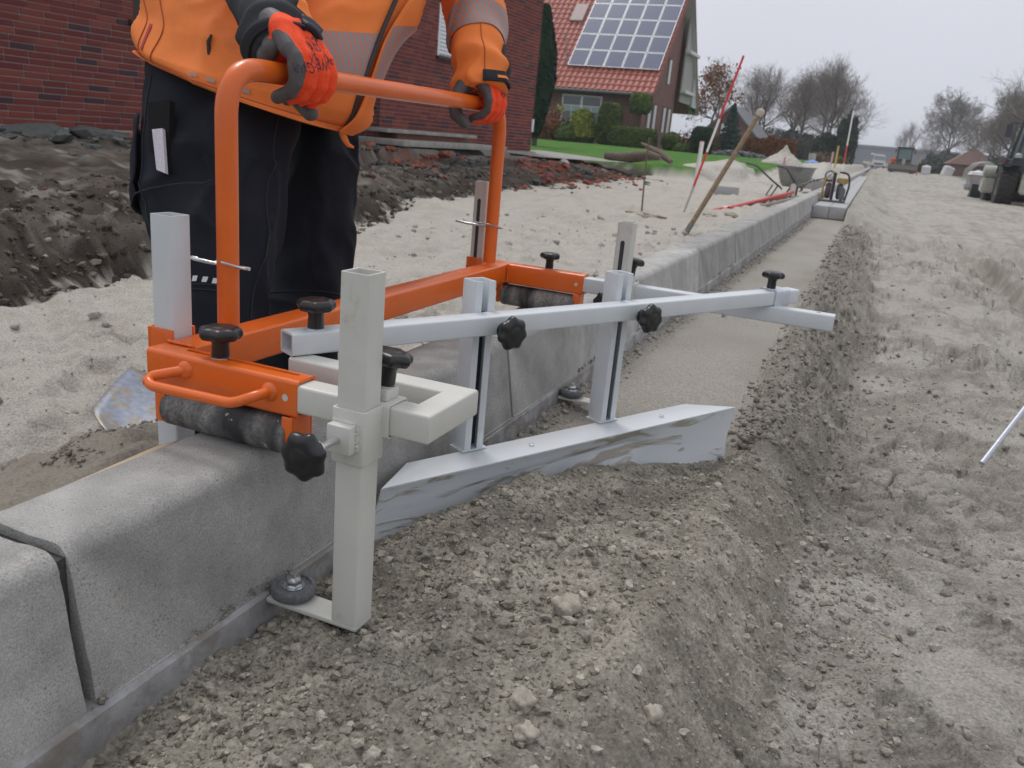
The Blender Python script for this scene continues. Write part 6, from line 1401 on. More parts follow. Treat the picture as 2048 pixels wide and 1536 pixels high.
# barrier boards with lamps closing the far road
for i, x in enumerate((-.6, .6, 1.8, 3.0, 4.2, 5.4)):
    r_ = empty('road_barrier', (x, 140, .25), ['low white barrier board at the far road end, closest to the kerb line', 'low white lamp topped barrier board just left of the white van', 'low white barrier board hidden mostly behind the white van', 'low white barrier board between the van and the road loader', 'low white barrier board behind the road loader cab', 'low white barrier board at the far road end, furthest from the kerb'][i], 'barrier', 'barrier boards across the far end of the road'); b = MB(); b.box(x-.55, x+.55, 139.97, 140.03, .55, 1.0); b.build('board', m_wht, r_)
    for dx in (-.4, .4):
        b = MB(); b.rod((x+dx, 140, .2), (x+dx, 140, 1.0), .04, .04, 6); b.build('post', m_bark, r_); b = MB(); b.box(x+dx-.10, x+dx+.10, 139.9, 140.1, 1.0, 1.22); b.build('lamp', mat('lamp_yellow', (.6, .42, .05), rough=.5), r_)
# crates and pallets
m_wrap = mat('white_wrap', (.62, .60, .62), rough=.5, bump=.03, bscale=6); m_plt = mat('pallet_stones', (.30, .27, .25), rough=.9)
brick_nodes(m_plt, .8, (.34, .30, .28), (.28, .25, .24), (.15, .14, .13))
def pallet(x, y, z, w, h, rz, tilt, label, stones=True):
    r_ = empty('pallet', (x, y, z), label, 'pallet'); r_.rotation_euler = (0, tilt, rz)
    b = MB()
    for k in (-1, 0, 1): b.box(k*w*.42-.05, k*w*.42+.05, -w/2, w/2, 0, .10)
    b.box(-w/2, w/2, -w/2, w/2, .101, .13); me = b.mesh('base'); me.materials.append(mat('pallet_wood', (.25, .19, .13), rough=.9)); o = bpy.data.objects.new('base', me); COL.objects.link(o); o.parent = r_
    b = MB(); b.box(-w/2+.02, w/2-.02, -w/2+.02, w/2-.02, .132, h); me = b.mesh('load'); me.materials.append(m_plt if stones else m_wrap); o = bpy.data.objects.new('load', me); COL.objects.link(o); o.parent = r_
    V, Fq = [], []; n = 10
    for i in range(n+1):
        for j in range(n+1): u, v = i/n*2-1, j/n*2-1; V.append((u*w*.53, v*w*.53, h+.03+.10*w*(1-u*u)*(1-v*v)*(1+.6*float(vn(u*2+x, v*2, 0, 5)))-(.12 if max(abs(u), abs(v)) > .99 else 0)))
    for i in range(n):
        for j in range(n): a = i*(n+1)+j; Fq.append((a, a+n+1, a+n+2, a+1))
    me = np_mesh('cover', np.array(V), np.array(Fq)); me.materials.append(m_wrap); o = bpy.data.objects.new('wrap', me); COL.objects.link(o); o.parent = r_
pallet(5.25, 46.5, -.30, .80, .82, .1, 0, 'pallet of stacked paving stones under white plastic beside the wheel loader')
pallet(6.6, 86.5, -.02, .8, .95, .3, .25, 'tilted white wrapped crate, the right one of two beside the road', False)
pallet(5.25, 92, -.02, .8, .85, .0, 0, 'upright white wrapped crate, the left one of two beside the road', False)
b = MB(); b.lathe([(.10, 0), (.10, .03), (.05, .04), (.02, .32)], (4.0, 80, .0), (0, 0, 1), 14); tag(b.build('traffic_cone', mat('cone_red', (.65, .06, .05), rough=.5)), 'small red traffic cone beside the road loader', 'cone')
b = MB(); b.lathe([(.16, 0), (.16, .03), (.07, .05), (.03, .50)], (4.72, 38.0, -.33), (0, 0, 1), 14); tag(b.build('traffic_cone', mat('cone_red', (.65, .06, .05), rough=.5)), 'red cone beside the wheel loader tyre', 'cone')
b = MB(); b.lathe([(.05, 0), (.16, .05), (.15, .25), (.04, .30)], (5.0, 47.8, -.3), (0, 0, 1), 12); tag(b.build('blue_sack', mat('blue_sack', (.16, .38, .66), rough=.6)), 'light blue sack left of the stone pallet', 'sack')
# ================================================================ VEHICLES ON THE ROAD
m_tyre = mat('tyre_rubber', (.035, .034, .033), rough=.85, var=.4, vscale=8); m_lgrey = mat('loader_cream', (.42, .42, .37), rough=.45, var=.1, vscale=3); m_dgrey = mat('cab_dark', (.035, .038, .055), rough=.5); m_gcab = mat('cab_glass', (.055, .085, .075), rough=.06, spec=.9)
m_lamp = mat('tail_lamp', (.55, .05, .02), rough=.3)
def vobj(name, b, m, root, bevel=0.0, smooth=35):
    me = b.mesh(name)
    if bevel:
        bm = bmesh.new(); bm.from_mesh(me); bmesh.ops.bevel(bm, geom=[e_ for e_ in bm.edges if len(e_.link_faces) == 2 and e_.calc_face_angle(0) > .6], offset=bevel, segments=2, affect='EDGES', clamp_overlap=True); bm.to_mesh(me); bm.free()
    me.polygons.foreach_set('use_smooth', [True]*len(me.polygons)); me.set_sharp_from_angle(angle=math.radians(smooth)); me.materials.append(m)
    o = bpy.data.objects.new(name, me); COL.objects.link(o); o.parent = root; return o
def tyre(root, x, y, R, w, side, lug=20):
    b = MB(); b.lathe([(R*.45, -w*.40), (R*.62, -w*.5), (R*.88, -w*.5), (R*.965, -w*.42), (R*.97, w*.42), (R*.88, w*.5), (R*.62, w*.5), (R*.45, w*.40)], (x, y, R), (1, 0, 0), 36)
    for k in range(lug):
        a = 2*PI*k/lug
        for s in (-1, 1):
            a2 = a+(PI/lug if s > 0 else 0); c, q = Vector((0, math.cos(a2), math.sin(a2))), Vector((0, -math.sin(a2), math.cos(a2)))
            p = Vector((x, y, R)); vs = []
            for rr in (R*.955, R*1.015):
                for (u, v) in ((.02, -.35), (.02, .15), (.49, .55), (.49, .05)): vs.append(p+Vector((s*w*u, 0, 0))+c*rr+q*(v*R*.22))
            b.add(vs, [(0, 1, 2, 3), (7, 6, 5, 4), (0, 4, 5, 1), (1, 5, 6, 2), (2, 6, 7, 3), (3, 7, 4, 0)])
    t = vobj('wheel', b, m_tyre, root); h = MB(); h.lathe([(R*.1, -w*.3), (R*.44, -w*.3), (R*.46, w*.42), (R*.38, w*.30), (R*.14, w*.32), (R*.12, w*.38)], (x, y, R), (side, 0, 0), 24); vobj('rim', h, m_lgrey, t); return t
# wheel loader, seen from behind, half out of the frame; origin under its near rear wheel
L = empty('wheel_loader', (4.90, 28.3, -.42), 'large cream wheel loader with dark cab parked at the right edge of the road', 'wheel loader'); L.scale = (.98, .98, .98)
tyre(L, -.75, 0, .58, .46, -1, 22); tyre(L, 1.0, 0, .58, .46, 1, 22); tyre(L, -.80, 2.4, .58, .46, -1, 22); tyre(L, 1.0, 2.4, .58, .46, 1, 22)
b = MB(); b.box(-.44, .75, -.95, 1.2, .45, 1.05); vobj('engine_cover', b, m_lgrey, L, .05)
b = MB(); b.add([(-.46, -1.10, .42), (.77, -1.10, .42), (.77, -.55, .42), (-.46, -.55, .42), (-.46, -1.14, .86), (.77, -1.14, .86), (.77, -.55, .86), (-.46, -.55, .86)], [(0, 3, 2, 1), (4, 5, 6, 7), (0, 1, 5, 4), (1, 2, 6, 5), (2, 3, 7, 6), (3, 0, 4, 7)]); vobj('counterweight', b, m_lgrey, L, .04)
b = MB(); b.box(-.34, -.12, -1.17, -1.14, .90, .98); vobj('tail_lamp', b, m_lamp, L, .01)
b = MB(); b.tube([(-.98, -.62, .95), (-.98, -.35, 1.25), (-.98, .35, 1.25), (-.98, .62, .95)], .03, 6); b.box(-1.02, -.46, -.62, .62, 1.20, 1.26); vobj('mudguard', b, m_dgrey, L, .015)
b = MB(); b.box(-1.25, -.90, .85, 1.65, .35, .80); vobj('step_box', b, m_lgrey, L, .05)
b = MB(); b.lathe([(.16, 0), (.19, .02), (.19, .55), (.16, .57)], (-1.28, 1.1, .98), (1, 0, 0), 22); vobj('tank', b, m_lgrey, L)
b = MB()
cab0, cab1 = [(-.62, .35), (.55, .35), (.55, 1.75), (-.62, 1.75)], [(-.42, .50), (.42, .50), (.42, 1.60), (-.42, 1.60)]
for (p, q) in zip(cab0, cab1): b.rod((p[0], p[1], 1.05), (q[0], q[1], 2.85), .055, .045, 6)
b.box(-.48, .48, .44, 1.66, 2.85, 2.97); b.box(-.66, .58, .32, 1.78, 1.0, 1.42); vobj('cab', b, m_dgrey, L, .012)
b = MB()
for i in range(4):
    p, q = cab0[i], cab0[(i+1) % 4]; r_, s_ = cab1[i], cab1[(i+1) % 4]; t = .25
    lo0 = (p[0]+(r_[0]-p[0])*t, p[1]+(r_[1]-p[1])*t, 1.42); lo1 = (q[0]+(s_[0]-q[0])*t, q[1]+(s_[1]-q[1])*t, 1.42); b.add([lo0, lo1, (s_[0], s_[1], 2.85), (r_[0], r_[1], 2.85)], [(0, 1, 2, 3)])
vobj('cab_glass', b, m_gcab, L)
b = MB(); b.box(-1.0, -.85, .62, .66, 2.0, 2.38); b.rod((-.45, .6, 2.45), (-.94, .64, 2.40), .018, .018, 6); vobj('mirror', b, m_dgrey, L, .01)
b = MB(); b.box(-.92, -.72, .55, .60, 1.28, 1.38); b.rod((-.5, .6, 1.35), (-.8, .58, 1.33), .018, .018, 6); la = vobj('rear_light_arm', b, m_dgrey, L, .01)
b = MB(); b.box(-.90, -.84, .53, .548, 1.30, 1.36); vobj('tail_lamp', b, m_lamp, la)
b = MB(); b.lathe([(.07, 0), (.09, .01), (.09, .10), (.05, .14)], (-.55, .3, 1.43), (0, 0, 1), 12); vobj('beacon_base', b, m_lgrey, L)
b = MB(); b.box(-.6, .8, 2.6, 4.0, .5, .8); b.tube([(-.5, 1.6, .9), (-.5, 3.2, .9), (-.5, 4.2, .3)], .12, 8); b.tube([(.7, 1.6, .9), (.7, 3.2, .9), (.7, 4.2, .3)], .12, 8); vobj('loader_arms', b, m_lgrey, L, .03)
b = MB(); b.prof([(-.5, 0), (.3, 0), (.5, .5), (.3, .55), (-.2, .12), (-.45, .10)], (-1.2, 4.6, .05), (1.3, 4.6, .05)); vobj('bucket', b, m_dgrey, L)
# smaller road machine with a dozer blade, facing us
D = empty('road_loader', (2.95, 86.0, .02), 'grey road machine with a wide blade and dark cab driving towards the camera', 'loader'); D.scale = (1.0, 1.0, 1.0)
b = MB()
n = 10; vs = []
for k in range(n+1):
    t = k/n*2-1; c = -.10*(1-t*t)
    vs += [(t*1.22, -.55+c*.2, .10), (t*1.22, -.70+c*.3, .35), (t*1.22, -.60+c*.2, .72)]
fs = []
for k in range(n):
    for j in range(2): a = k*3+j; fs.append((a, a+1, a+4, a+3))
b.add(vs, fs); v2 = [(x, y+.06, z) for x, y, z in vs]; b.add(v2, [tuple(reversed(f)) for f in fs])
b.box(-1.22, 1.22, -.62, -.52, .72, .76); vobj('blade', b, mat('worn_blade', (.15, .13, .115), rough=.5, var=.3, vscale=4, metal=.3), D)
b = MB(); b.box(-.62, .62, -.25, 2.0, .35, 1.0); vobj('body', b, mat('machine_grey', (.10, .10, .105), rough=.55), D, .04)
b = MB(); b.box(-.14, .14, -.36, -.26, .70, 1.25); vobj('front_panel', b, m_lgrey, D, .02)
for x in (-.85, .85):
    tyre(D, x, .15, .42, .36, 1 if x > 0 else -1, 16); tyre(D, x, 1.7, .42, .36, 1 if x > 0 else -1, 16)
b = MB()
for p in ((-.58, -.15), (.58, -.15), (.62, 1.05), (-.62, 1.05)): b.rod((p[0], p[1], .95), (p[0]*.95, p[1], 2.12), .055, .05, 6)
b.box(-.72, .72, -.3, 1.2, 2.12, 2.28); b.box(-.62, .62, -.16, 1.05, .95, 1.25); vobj('cab', b, mat('cab_green_black', (.016, .024, .022), rough=.5), D, .015)
b = MB(); b.add([(-.52, -.16, 1.27), (.52, -.16, 1.27), (.50, -.16, 2.1), (-.50, -.16, 2.1)], [(0, 1, 2, 3)]); b.add([(-.60, -.1, 1.27), (-.60, 1.0, 1.27), (-.57, 1.0, 2.1), (-.57, -.1, 2.1)], [(0, 1, 2, 3)]); b.add([(.60, -.1, 1.27), (.60, 1.0, 1.27), (.57, 1.0, 2.1), (.57, -.1, 2.1)], [(0, 1, 2, 3)]); vobj('windscreen', b, mat('screen_teal', (.10, .17, .17), rough=.1, spec=.8), D)
for s in (-1, 1): b = MB(); b.box(s*.80-.06, s*.80+.06, -.32, -.26, 1.75, 2.05); b.rod((s*.6, -.2, 2.1), (s*.8, -.3, 1.95), .02, .02, 5); vobj('mirror', b, m_dgrey, D)
b = MB(); b.rod((1.18, -.5, .75), (1.35, -.5, 1.75), .035, .035, 8); vobj('marker_staff', b, mat('staff_yellow', (.55, .38, .05), rough=.6), D)
b = MB(); b.lathe([(.06, 0), (.06, .10), (.03, .14)], (.62, .1, 2.28), (0, 0, 1), 10); vobj('beacon', b, m_lamp, D)
# white van beyond
Vn = empty('van', (1.05, 133.5, .24), 'white van parked facing us in front of the grey hall', 'van')
b = MB(); b.prof([(-.85, .35), (.85, .35), (.88, .9), (.80, 1.25), (.72, 1.80), (.45, 1.92), (-.45, 1.92), (-.72, 1.80), (-.80, 1.25), (-.88, .9)], (0, .5, 0), (0, 4.5, 0)); b.prof([(-.85, .35), (.85, .35), (.86, .85), (.78, 1.05), (-.78, 1.05), (-.86, .85)], (0, -.3, 0), (0, .5, 0)); vobj('body', b, mat('van_white', (.68, .69, .70), rough=.3), Vn)
b = MB(); b.add([(-.74, -.1, 1.06), (.74, -.1, 1.06), (.66, .49, 1.62), (-.66, .49, 1.62)], [(0, 1, 2, 3)]); vobj('windscreen', b, mat('van_glass', (.12, .16, .17), rough=.1), Vn)
b = MB(); b.box(-.60, .60, -.34, -.30, .45, .68); vobj('grille', b, m_dgrey, Vn)
for x in (-.68, .68):
    b = MB(); b.box(x-.13, x+.13, -.33, -.28, .70, .86); vobj('headlight', b, m_alf, Vn)
    for y in (.4, 3.6): b = MB(); b.lathe([(.1, -.1), (.32, -.1), (.32, .1), (.1, .1)], (x*1.1, y, .32), (1, 0, 0), 18); vobj('wheel', b, m_tyre, Vn)
b = MB(); b.box(-.3, .3, -.31, -.29, .18, .0); 
b = MB(); b.box(-.95, -.25, 118, 118.5, .15, .72); tag(b.build('stone_stack', mat('stack_grey', (.20, .23, .25), rough=.8), bevel=.03), 'dark grey stack of kerb stones where the kerb line ends', 'stack')
# low glasshouse frame behind the stone pallet
gh = empty('greenhouse', (7.2, 62, .1), 'small pale hooped greenhouse frame behind the stone pallet', 'greenhouse')
for k in range(4):
    y = 60+k*1.2; b = MB(); b.tube([(6.05+.0, y, .0), (6.15, y, .75), (6.5, y, 1.15), (7.0, y, 1.28), (7.5, y, 1.05), (7.85, y, .6), (7.95, y, 0)], .028, 6); vobj('hoop', b, mat('hoop_pale', (.42, .46, .44), rough=.5), None); o = bpy.data.objects[-1] if False else COL.objects[-1]; o.parent = gh; o.location = (-7.2, -62, -.1)
# ================================================================ PEOPLE
VD = Vector((-.640, .768, 0))        # away from the road, through the body
LEG_NEAR = [([-0.7132, 1.283, 0.4583], [-0.4524, 1.3818, 0.4461]), ([-0.6983, 1.2538, 0.3848], [-0.4341, 1.3616, 0.3962]), ([-0.6666, 1.2149, 0.2954], [-0.4196, 1.3198, 0.3189]), ([-0.6374, 1.1868, 0.2077], [-0.4082, 1.2842, 0.2295]), ([-0.5982, 1.1581, 0.1409], [-0.3888, 1.2471, 0.1608]), ([-0.544, 1.1394, 0.0862], [-0.3722, 1.2124, 0.1026]), ([-0.5155, 1.1265, 0.0465], [-0.3671, 1.1896, 0.0606]), ([-0.4873, 1.1137, 0.0074], [-0.3603, 1.1677, 0.0195]), ([-0.4584, 1.0972, -0.0441], [-0.3413, 1.147, -0.0329])]
LEG_NEAR += [([-.455, 1.085, -.13], [-.335, 1.135, -.12]), ([-.450, 1.075, -.21], [-.335, 1.125, -.205])]
LEG_FAR = [([-0.6772, 1.5904, 0.3931], [-0.5031, 1.6573, 0.3879]), ([-0.6384, 1.5768, 0.3041], [-0.481, 1.6437, 0.3191]), ([-0.6253, 1.5471, 0.1963], [-0.4668, 1.6144, 0.2114]), ([-0.6098, 1.5074, 0.0897], [-0.4512, 1.5749, 0.1048]), ([-0.5903, 1.4699, -0.0154], [-0.4346, 1.5361, -0.0006]), ([-0.5691, 1.4404, -0.0977], [-0.4223, 1.5027, -0.0837]), ([-.56, 1.43, -.20], [-.43, 1.485, -.195])]
TORSO = [([-0.7519, 1.2928, 0.4665], [-0.3495, 1.4176, 0.3622]), ([-0.7555, 1.2958, 0.4802], [-0.332, 1.4372, 0.4014]), ([-0.7594, 1.3079, 0.5221], [-0.3092, 1.4779, 0.4993]), ([-0.7775, 1.3391, 0.5711], [-0.2952, 1.544, 0.6171]), ([-0.8164, 1.3957, 0.6894], [-0.2888, 1.623, 0.7494]), ([-0.8412, 1.4661, 0.8329], [-0.3113, 1.6912, 0.8834]), ([-0.7801, 1.5587, 0.9753], [-0.3624, 1.7298, 0.9952]), ([-0.6413, 1.637, 1.0483], [-0.4493, 1.7122, 1.0467])]
SLEEVE_NEAR = [([-0.2512, 1.0243, 0.4494], [-0.1803, 1.0635, 0.4841]), ([-0.2775, 1.0377, 0.4706], [-0.2041, 1.0787, 0.508]), ([-0.3199, 1.0707, 0.5027], [-0.2386, 1.1127, 0.5337]), ([-0.3857, 1.1142, 0.544], [-0.274, 1.1646, 0.5637]), ([-0.4972, 1.1971, 0.6238], [-0.3515, 1.2643, 0.6539]), ([-0.6243, 1.3273, 0.7646], [-0.4552, 1.4078, 0.8071]), ([-0.6814, 1.4595, 0.8954], [-0.5117, 1.5437, 0.9491])]
SLEEVE_FAR = [([-0.2227, 1.5982, 0.4534], [-0.1243, 1.6412, 0.4667]), ([-0.2269, 1.6079, 0.4887], [-0.1334, 1.6508, 0.5075]), ([-0.249, 1.6262, 0.5375], [-0.1512, 1.671, 0.5568]), ([-0.2773, 1.6539, 0.5879], [-0.1679, 1.702, 0.6034]), ([-0.3061, 1.6817, 0.6395], [-0.1925, 1.7316, 0.6554]), ([-0.366, 1.7442, 0.7669], [-0.24, 1.8011, 0.7893]), ([-0.4128, 1.747, 0.9016], [-0.2922, 1.8082, 0.944]), ([-0.4878, 1.7016, 0.9915], [-0.3605, 1.7655, 1.0339])]
def catmull(A, n):
    A = np.array(A); t = np.linspace(0, len(A)-1, n); i = np.clip(np.floor(t).astype(int), 0, len(A)-2); f = (t-i).reshape(-1, *[1]*(A.ndim-1))
    g = lambda k: A[np.clip(k, 0, len(A)-1)]
    p0, p1, p2, p3 = g(i-1), g(i), g(i+1), g(i+2)
    return .5*((2*p1)+(-p0+p2)*f+(2*p0-5*p1+4*p2-p3)*f*f+(-p0+3*p1-3*p2+p3)*f**3)
def loft(rings, nv, nu, depth, wr=.004, seed=1, freq=9., stretch=1., square=2.0, fold=None, d2z=None):
    """rings of (left, right) points -> grid of points nv x nu; u=0 at the right-hand side, u=.25 away from the road"""
    R_ = catmull(rings, nv); L_, Rr = R_[:, 0], R_[:, 1]; c = (L_+Rr)/2; h = (Rr-L_)/2; vd = np.array(VD)
    hl = np.linalg.norm(h, axis=1); up_ = np.gradient(c, axis=0); up_ /= np.linalg.norm(up_, axis=1)[:, None]
    d2 = np.cross(up_, h); d2 /= np.linalg.norm(d2, axis=1)[:, None]; d2 *= np.sign(d2@vd)[:, None]
    if d2z is not None: d2 = np.tile((vd+np.array([0, 0, d2z]))[None], (nv, 1)); d2 /= np.linalg.norm(d2, axis=1)[:, None]
    dep = np.interp(np.linspace(0, 1, nv), np.linspace(0, 1, len(depth)), depth) if isinstance(depth, (list, tuple)) else np.full(nv, depth)
    u = np.linspace(0, 2*PI, nu, endpoint=False); cu = np.sign(np.cos(u))*np.abs(np.cos(u))**(2/square); su = np.sign(np.sin(u))*np.abs(np.sin(u))**(2/square)
    P_ = c[:, None]+cu[None, :, None]*h[:, None]+su[None, :, None]*(d2*(hl*dep)[:, None])[:, None]
    # cloth: soft folds across, plus finer creases
    nrm = P_-c[:, None]; nrm /= np.linalg.norm(nrm, axis=2)[:, :, None]+1e-9
    X, Y, Z = P_[..., 0]*freq+seed, P_[..., 1]*freq, P_[..., 2]*freq*stretch+.37
    q = fbm(X, Y, Z, 3, seed)
    rd = 1-np.abs(vn(X*1.3+q*.8, Y*1.3, Z*1.3, seed+3))*2.0
    P_ = P_+nrm*((q*.7+np.clip(rd, 0, 1)**2*.9-.2)*wr)[..., None]
    if fold is not None: P_ = P_+nrm*fold(np.linspace(0, 1, nv)[:, None], u[None, :])[..., None]
    return P_, nrm
def grid_obj(name, P_, m, parent, closed=True, caps=True, thick=0.0, off=0.0, nrm=None, smooth=180):
    nv, nu = P_.shape[:2]
    if nrm is not None and off: P_ = P_+nrm*off
    V = P_.reshape(-1, 3); Fq = []
    for i in range(nv-1):
        for k in range(nu if closed else nu-1): Fq.append((i*nu+k, i*nu+(k+1) % nu, (i+1)*nu+(k+1) % nu, (i+1)*nu+k))
    me = bpy.data.meshes.new(name); F_ = Fq+([tuple(reversed(range(nu))), tuple(range((nv-1)*nu, nv*nu))] if closed and caps else []); me.from_pydata(V.tolist(), [], F_)
    bm = bmesh.new(); bm.from_mesh(me); bmesh.ops.recalc_face_normals(bm, faces=bm.faces); bm.to_mesh(me); bm.free()
    o = link(name, me, m, parent, smooth)
    if thick: md = o.modifiers.new('s', 'SOLIDIFY'); md.thickness = thick; md.offset = 0
    return o
def patch(name, P_, nrm, v0, v1, u0, u1, off, m, parent, thick=0.0):
    """part of a lofted surface lifted a little off it; u in turns"""
    nv, nu = P_.shape[:2]; a, c = int(round(v0*(nv-1))), int(round(v1*(nv-1))); ks = [k % nu for k in range(int(round(u0*nu)), int(round(u1*nu))+1)]
    Q = P_[a:c+1][:, ks]+nrm[a:c+1][:, ks]*off
    return grid_obj(name, Q, m, parent, closed=False, thick=thick)
def remesh(o, vox, smooth=2):
    md = o.modifiers.new('r', 'REMESH'); md.mode = 'VOXEL'; md.voxel_size = vox; md.use_smooth_shade = True
    if smooth: s = o.modifiers.new('s', 'SMOOTH'); s.iterations = smooth; s.factor = .5
    bpy.context.view_layer.update(); dg = bpy.context.evaluated_depsgraph_get(); me = bpy.data.meshes.new_from_object(o.evaluated_get(dg), depsgraph=dg); ms = list(o.data.materials)
    o.modifiers.clear(); o.data = me
    if not len(me.materials):
        for q in ms: me.materials.append(q)
    me.polygons.foreach_set('use_smooth', [True]*len(me.polygons)); return o
m_trs = mat('work_trousers', (.014, .016, .023), rough=.85, var=.25, vscale=5, bump=.0006, bscale=260, spec=.2)
wear(m_trs, (.055, .055, .06), .60, .80, 7, .55)
m_jo = mat('jacket_orange', (.86, .23, .055), rough=.7, var=.07, vscale=7, bump=.0005, bscale=200, spec=.25)
wear(m_jo, (.45, .16, .06), .58, .75, 9, .5)
m_jg = mat('jacket_grey', (.045, .048, .055), rough=.8, var=.15, vscale=9, bump=.0005, bscale=200, spec=.2)
m_vel = mat('velcro_dark', (.022, .023, .030), rough=.95, bump=.001, bscale=500)
m_rfl = mat('reflective_band', (.25, .21, .22), rough=.45)
def hatch(m):
    n, l = m.node_tree.nodes, m.node_tree.links; b = n['Principled BSDF']; t = n.new('ShaderNodeTexCoord'); w = n.new('ShaderNodeTexWave'); w.bands_direction = 'DIAGONAL'; w.inputs['Scale'].default_value = 42; w.inputs['Distortion'].default_value = 0
    mp = n.new('ShaderNodeMapping'); mp.inputs['Scale'].default_value = (1.0, 1.0, .3); l.new(t.outputs['Object'], mp.inputs['Vector']); l.new(mp.outputs[0], w.inputs['Vector'])
    r = n.new('ShaderNodeValToRGB'); l.new(w.outputs['Fac'], r.inputs[0]); r.color_ramp.elements[0].position = .80; r.color_ramp.elements[0].color = (.27, .235, .24, 1); r.color_ramp.elements[1].position = .92; r.color_ramp.elements[1].color = (.62, .15, .06, 1); l.new(r.outputs[0], b.inputs['Base Color'])
hatch(m_rfl)
m_knit = mat('glove_knit', (.95, .085, .022), rough=.75, var=.10, vscale=60, bump=.0010, bscale=500, spec=.3); m_ltx = mat('glove_latex', (.085, .078, .080), rough=.55, var=.12, vscale=40, bump=.0006, bscale=350)
wear(m_knit, (.40, .07, .05), .62, .74, 60, .4)
W_ = empty('person', (-.5, 1.35, -.3), 'worker in orange hi-vis jacket and dark trousers gripping the push handle with both gloves', 'person')
# ---- trousers: two legs and the seat, one continuous piece
P1, n1 = loft(LEG_NEAR, 90, 72, [.42, .62, .85, .95, .95, .95, .95], .019, 3, 7.5, .55)
P2, n2 = loft(LEG_FAR, 80, 64, [.8, .95, .95, .95], .017, 8, 7.5, .55)
hips = [([-.68, 1.36, .40], [-.45, 1.56, .36]), ([-.69, 1.38, .44], [-.46, 1.52, .42]), ([-.68, 1.40, .50], [-.48, 1.50, .48])]
P3, n3 = loft(hips, 30, 64, .55, .004, 5)
tmp = grid_obj('tmp1', P1, None, W_); t2 = grid_obj('tmp2', P2, None, W_); t3 = grid_obj('tmp3', P3, None, W_)
bm = bmesh.new()
for q in (tmp, t2, t3): bm.from_mesh(q.data)
me = bpy.data.meshes.new('trousers'); bm.to_mesh(me); bm.free()
for q in (tmp, t2, t3): bpy.data.objects.remove(q)
trs = link('trousers', me, m_trs, W_); remesh(trs, .0052, 2)
# cargo pocket with the folding rule, seams, knee print
pk = patch('side_pocket', P1, n1, .16, .33, .40, .60, .012, m_trs, trs, .004)
for vv in (.335, .60, .62):
    i = int(vv*89); ks = range(30, 58) if vv < .5 else range(22, 60)
    b = MB(); b.tube([tuple(P1[i, k % 72]+n1[i, k % 72]*(.014 if vv < .5 else .0015)) for k in ks], .0012, 6); b.build('seam', mat('seam_thread', (.020, .022, .030), rough=.8), trs)
for ku in (43, 66):
    b = MB(); b.tube([tuple(P1[i, ku]+n1[i, ku]*.0012) for i in range(6, 84)], .0012, 6); b.build('seam', mat('seam_thread', (.020, .022, .030), rough=.8), trs)
i = int(.66*79); b = MB(); b.tube([tuple(P2[i, k % 64]+n2[i, k % 64]*.0012) for k in range(28, 62)], .0012, 6); b.build('seam', mat('seam_thread', (.020, .022, .030), rough=.8), trs)
m_prn = mat('silver_print', (.62, .62, .66), rough=.5)
def on_grid(P_, n_, v, u, off=.0015):
    nv, nu = P_.shape[:2]; i = v*(nv-1); i0 = int(i); f = i-i0; k = (u % 1)*nu; k0 = int(k); g = k-k0
    A = lambda a, c: np.array(P_[min(a, nv-1), c % nu])*1.0; Bn = n_[min(i0, nv-1), k0 % nu]
    return (A(i0, k0)*(1-f)*(1-g)+A(i0+1, k0)*f*(1-g)+A(i0, k0+1)*(1-f)*g+A(i0+1, k0+1)*f*g)+Bn*off
for k in range(5):
    u0 = .655+.030*k; v0 = .555+.003*k
    b = MB(); b.add([tuple(on_grid(P1, n1, v0, u0+.006, .003)), tuple(on_grid(P1, n1, v0, u0+.021, .003)), tuple(on_grid(P1, n1, v0+.022, u0+.015, .003)), tuple(on_grid(P1, n1, v0+.022, u0, .003))], [(0, 1, 2, 3)]); b.build('reflective_print', m_prn, trs)
# folding rule standing in the pocket
def slab(pts, back, m, name, par=None):
    b = MB(); v = [Vector(p) for p in pts]; n_ = (v[1]-v[0]).cross(v[2]-v[1]).normalized()
    if n_.dot(CAM-v[0]) < 0: n_ = -n_
    b.add([tuple(p) for p in v]+[tuple(p-n_*back) for p in v], [(0, 1, 2, 3), (7, 6, 5, 4), (0, 4, 5, 1), (1, 5, 6, 2), (2, 6, 7, 3), (3, 7, 4, 0)]); return b.build(name, m, par)
sh_ = Vector((-.6695, .7375, 0))*-.006
slab([Vector(p)+sh_ for p in ((-0.6194, 1.1826, 0.381), (-0.5683, 1.1828, 0.3886), (-0.5394, 1.1437, 0.2673), (-0.5919, 1.1563, 0.3009))], .012, mat('pocket_shade', (.004, .004, .005), rough=1), 'pocket_mouth_shade', trs)  # near-black slab painted as the shade inside the open pocket
rl_ = slab([Vector(p)+sh_*3.0 for p in ((-0.5949, 1.1668, 0.3369), (-0.5702, 1.1664, 0.3405), (-0.5348, 1.1344, 0.2678), (-0.5582, 1.1376, 0.2714))], .006, mat('rule_white', (.55, .52, .58), rough=.6, var=.15, vscale=120), 'folding_rule')
tag(rl_, 'white folding rule tucked in the worker\'s thigh pocket', 'folding rule')
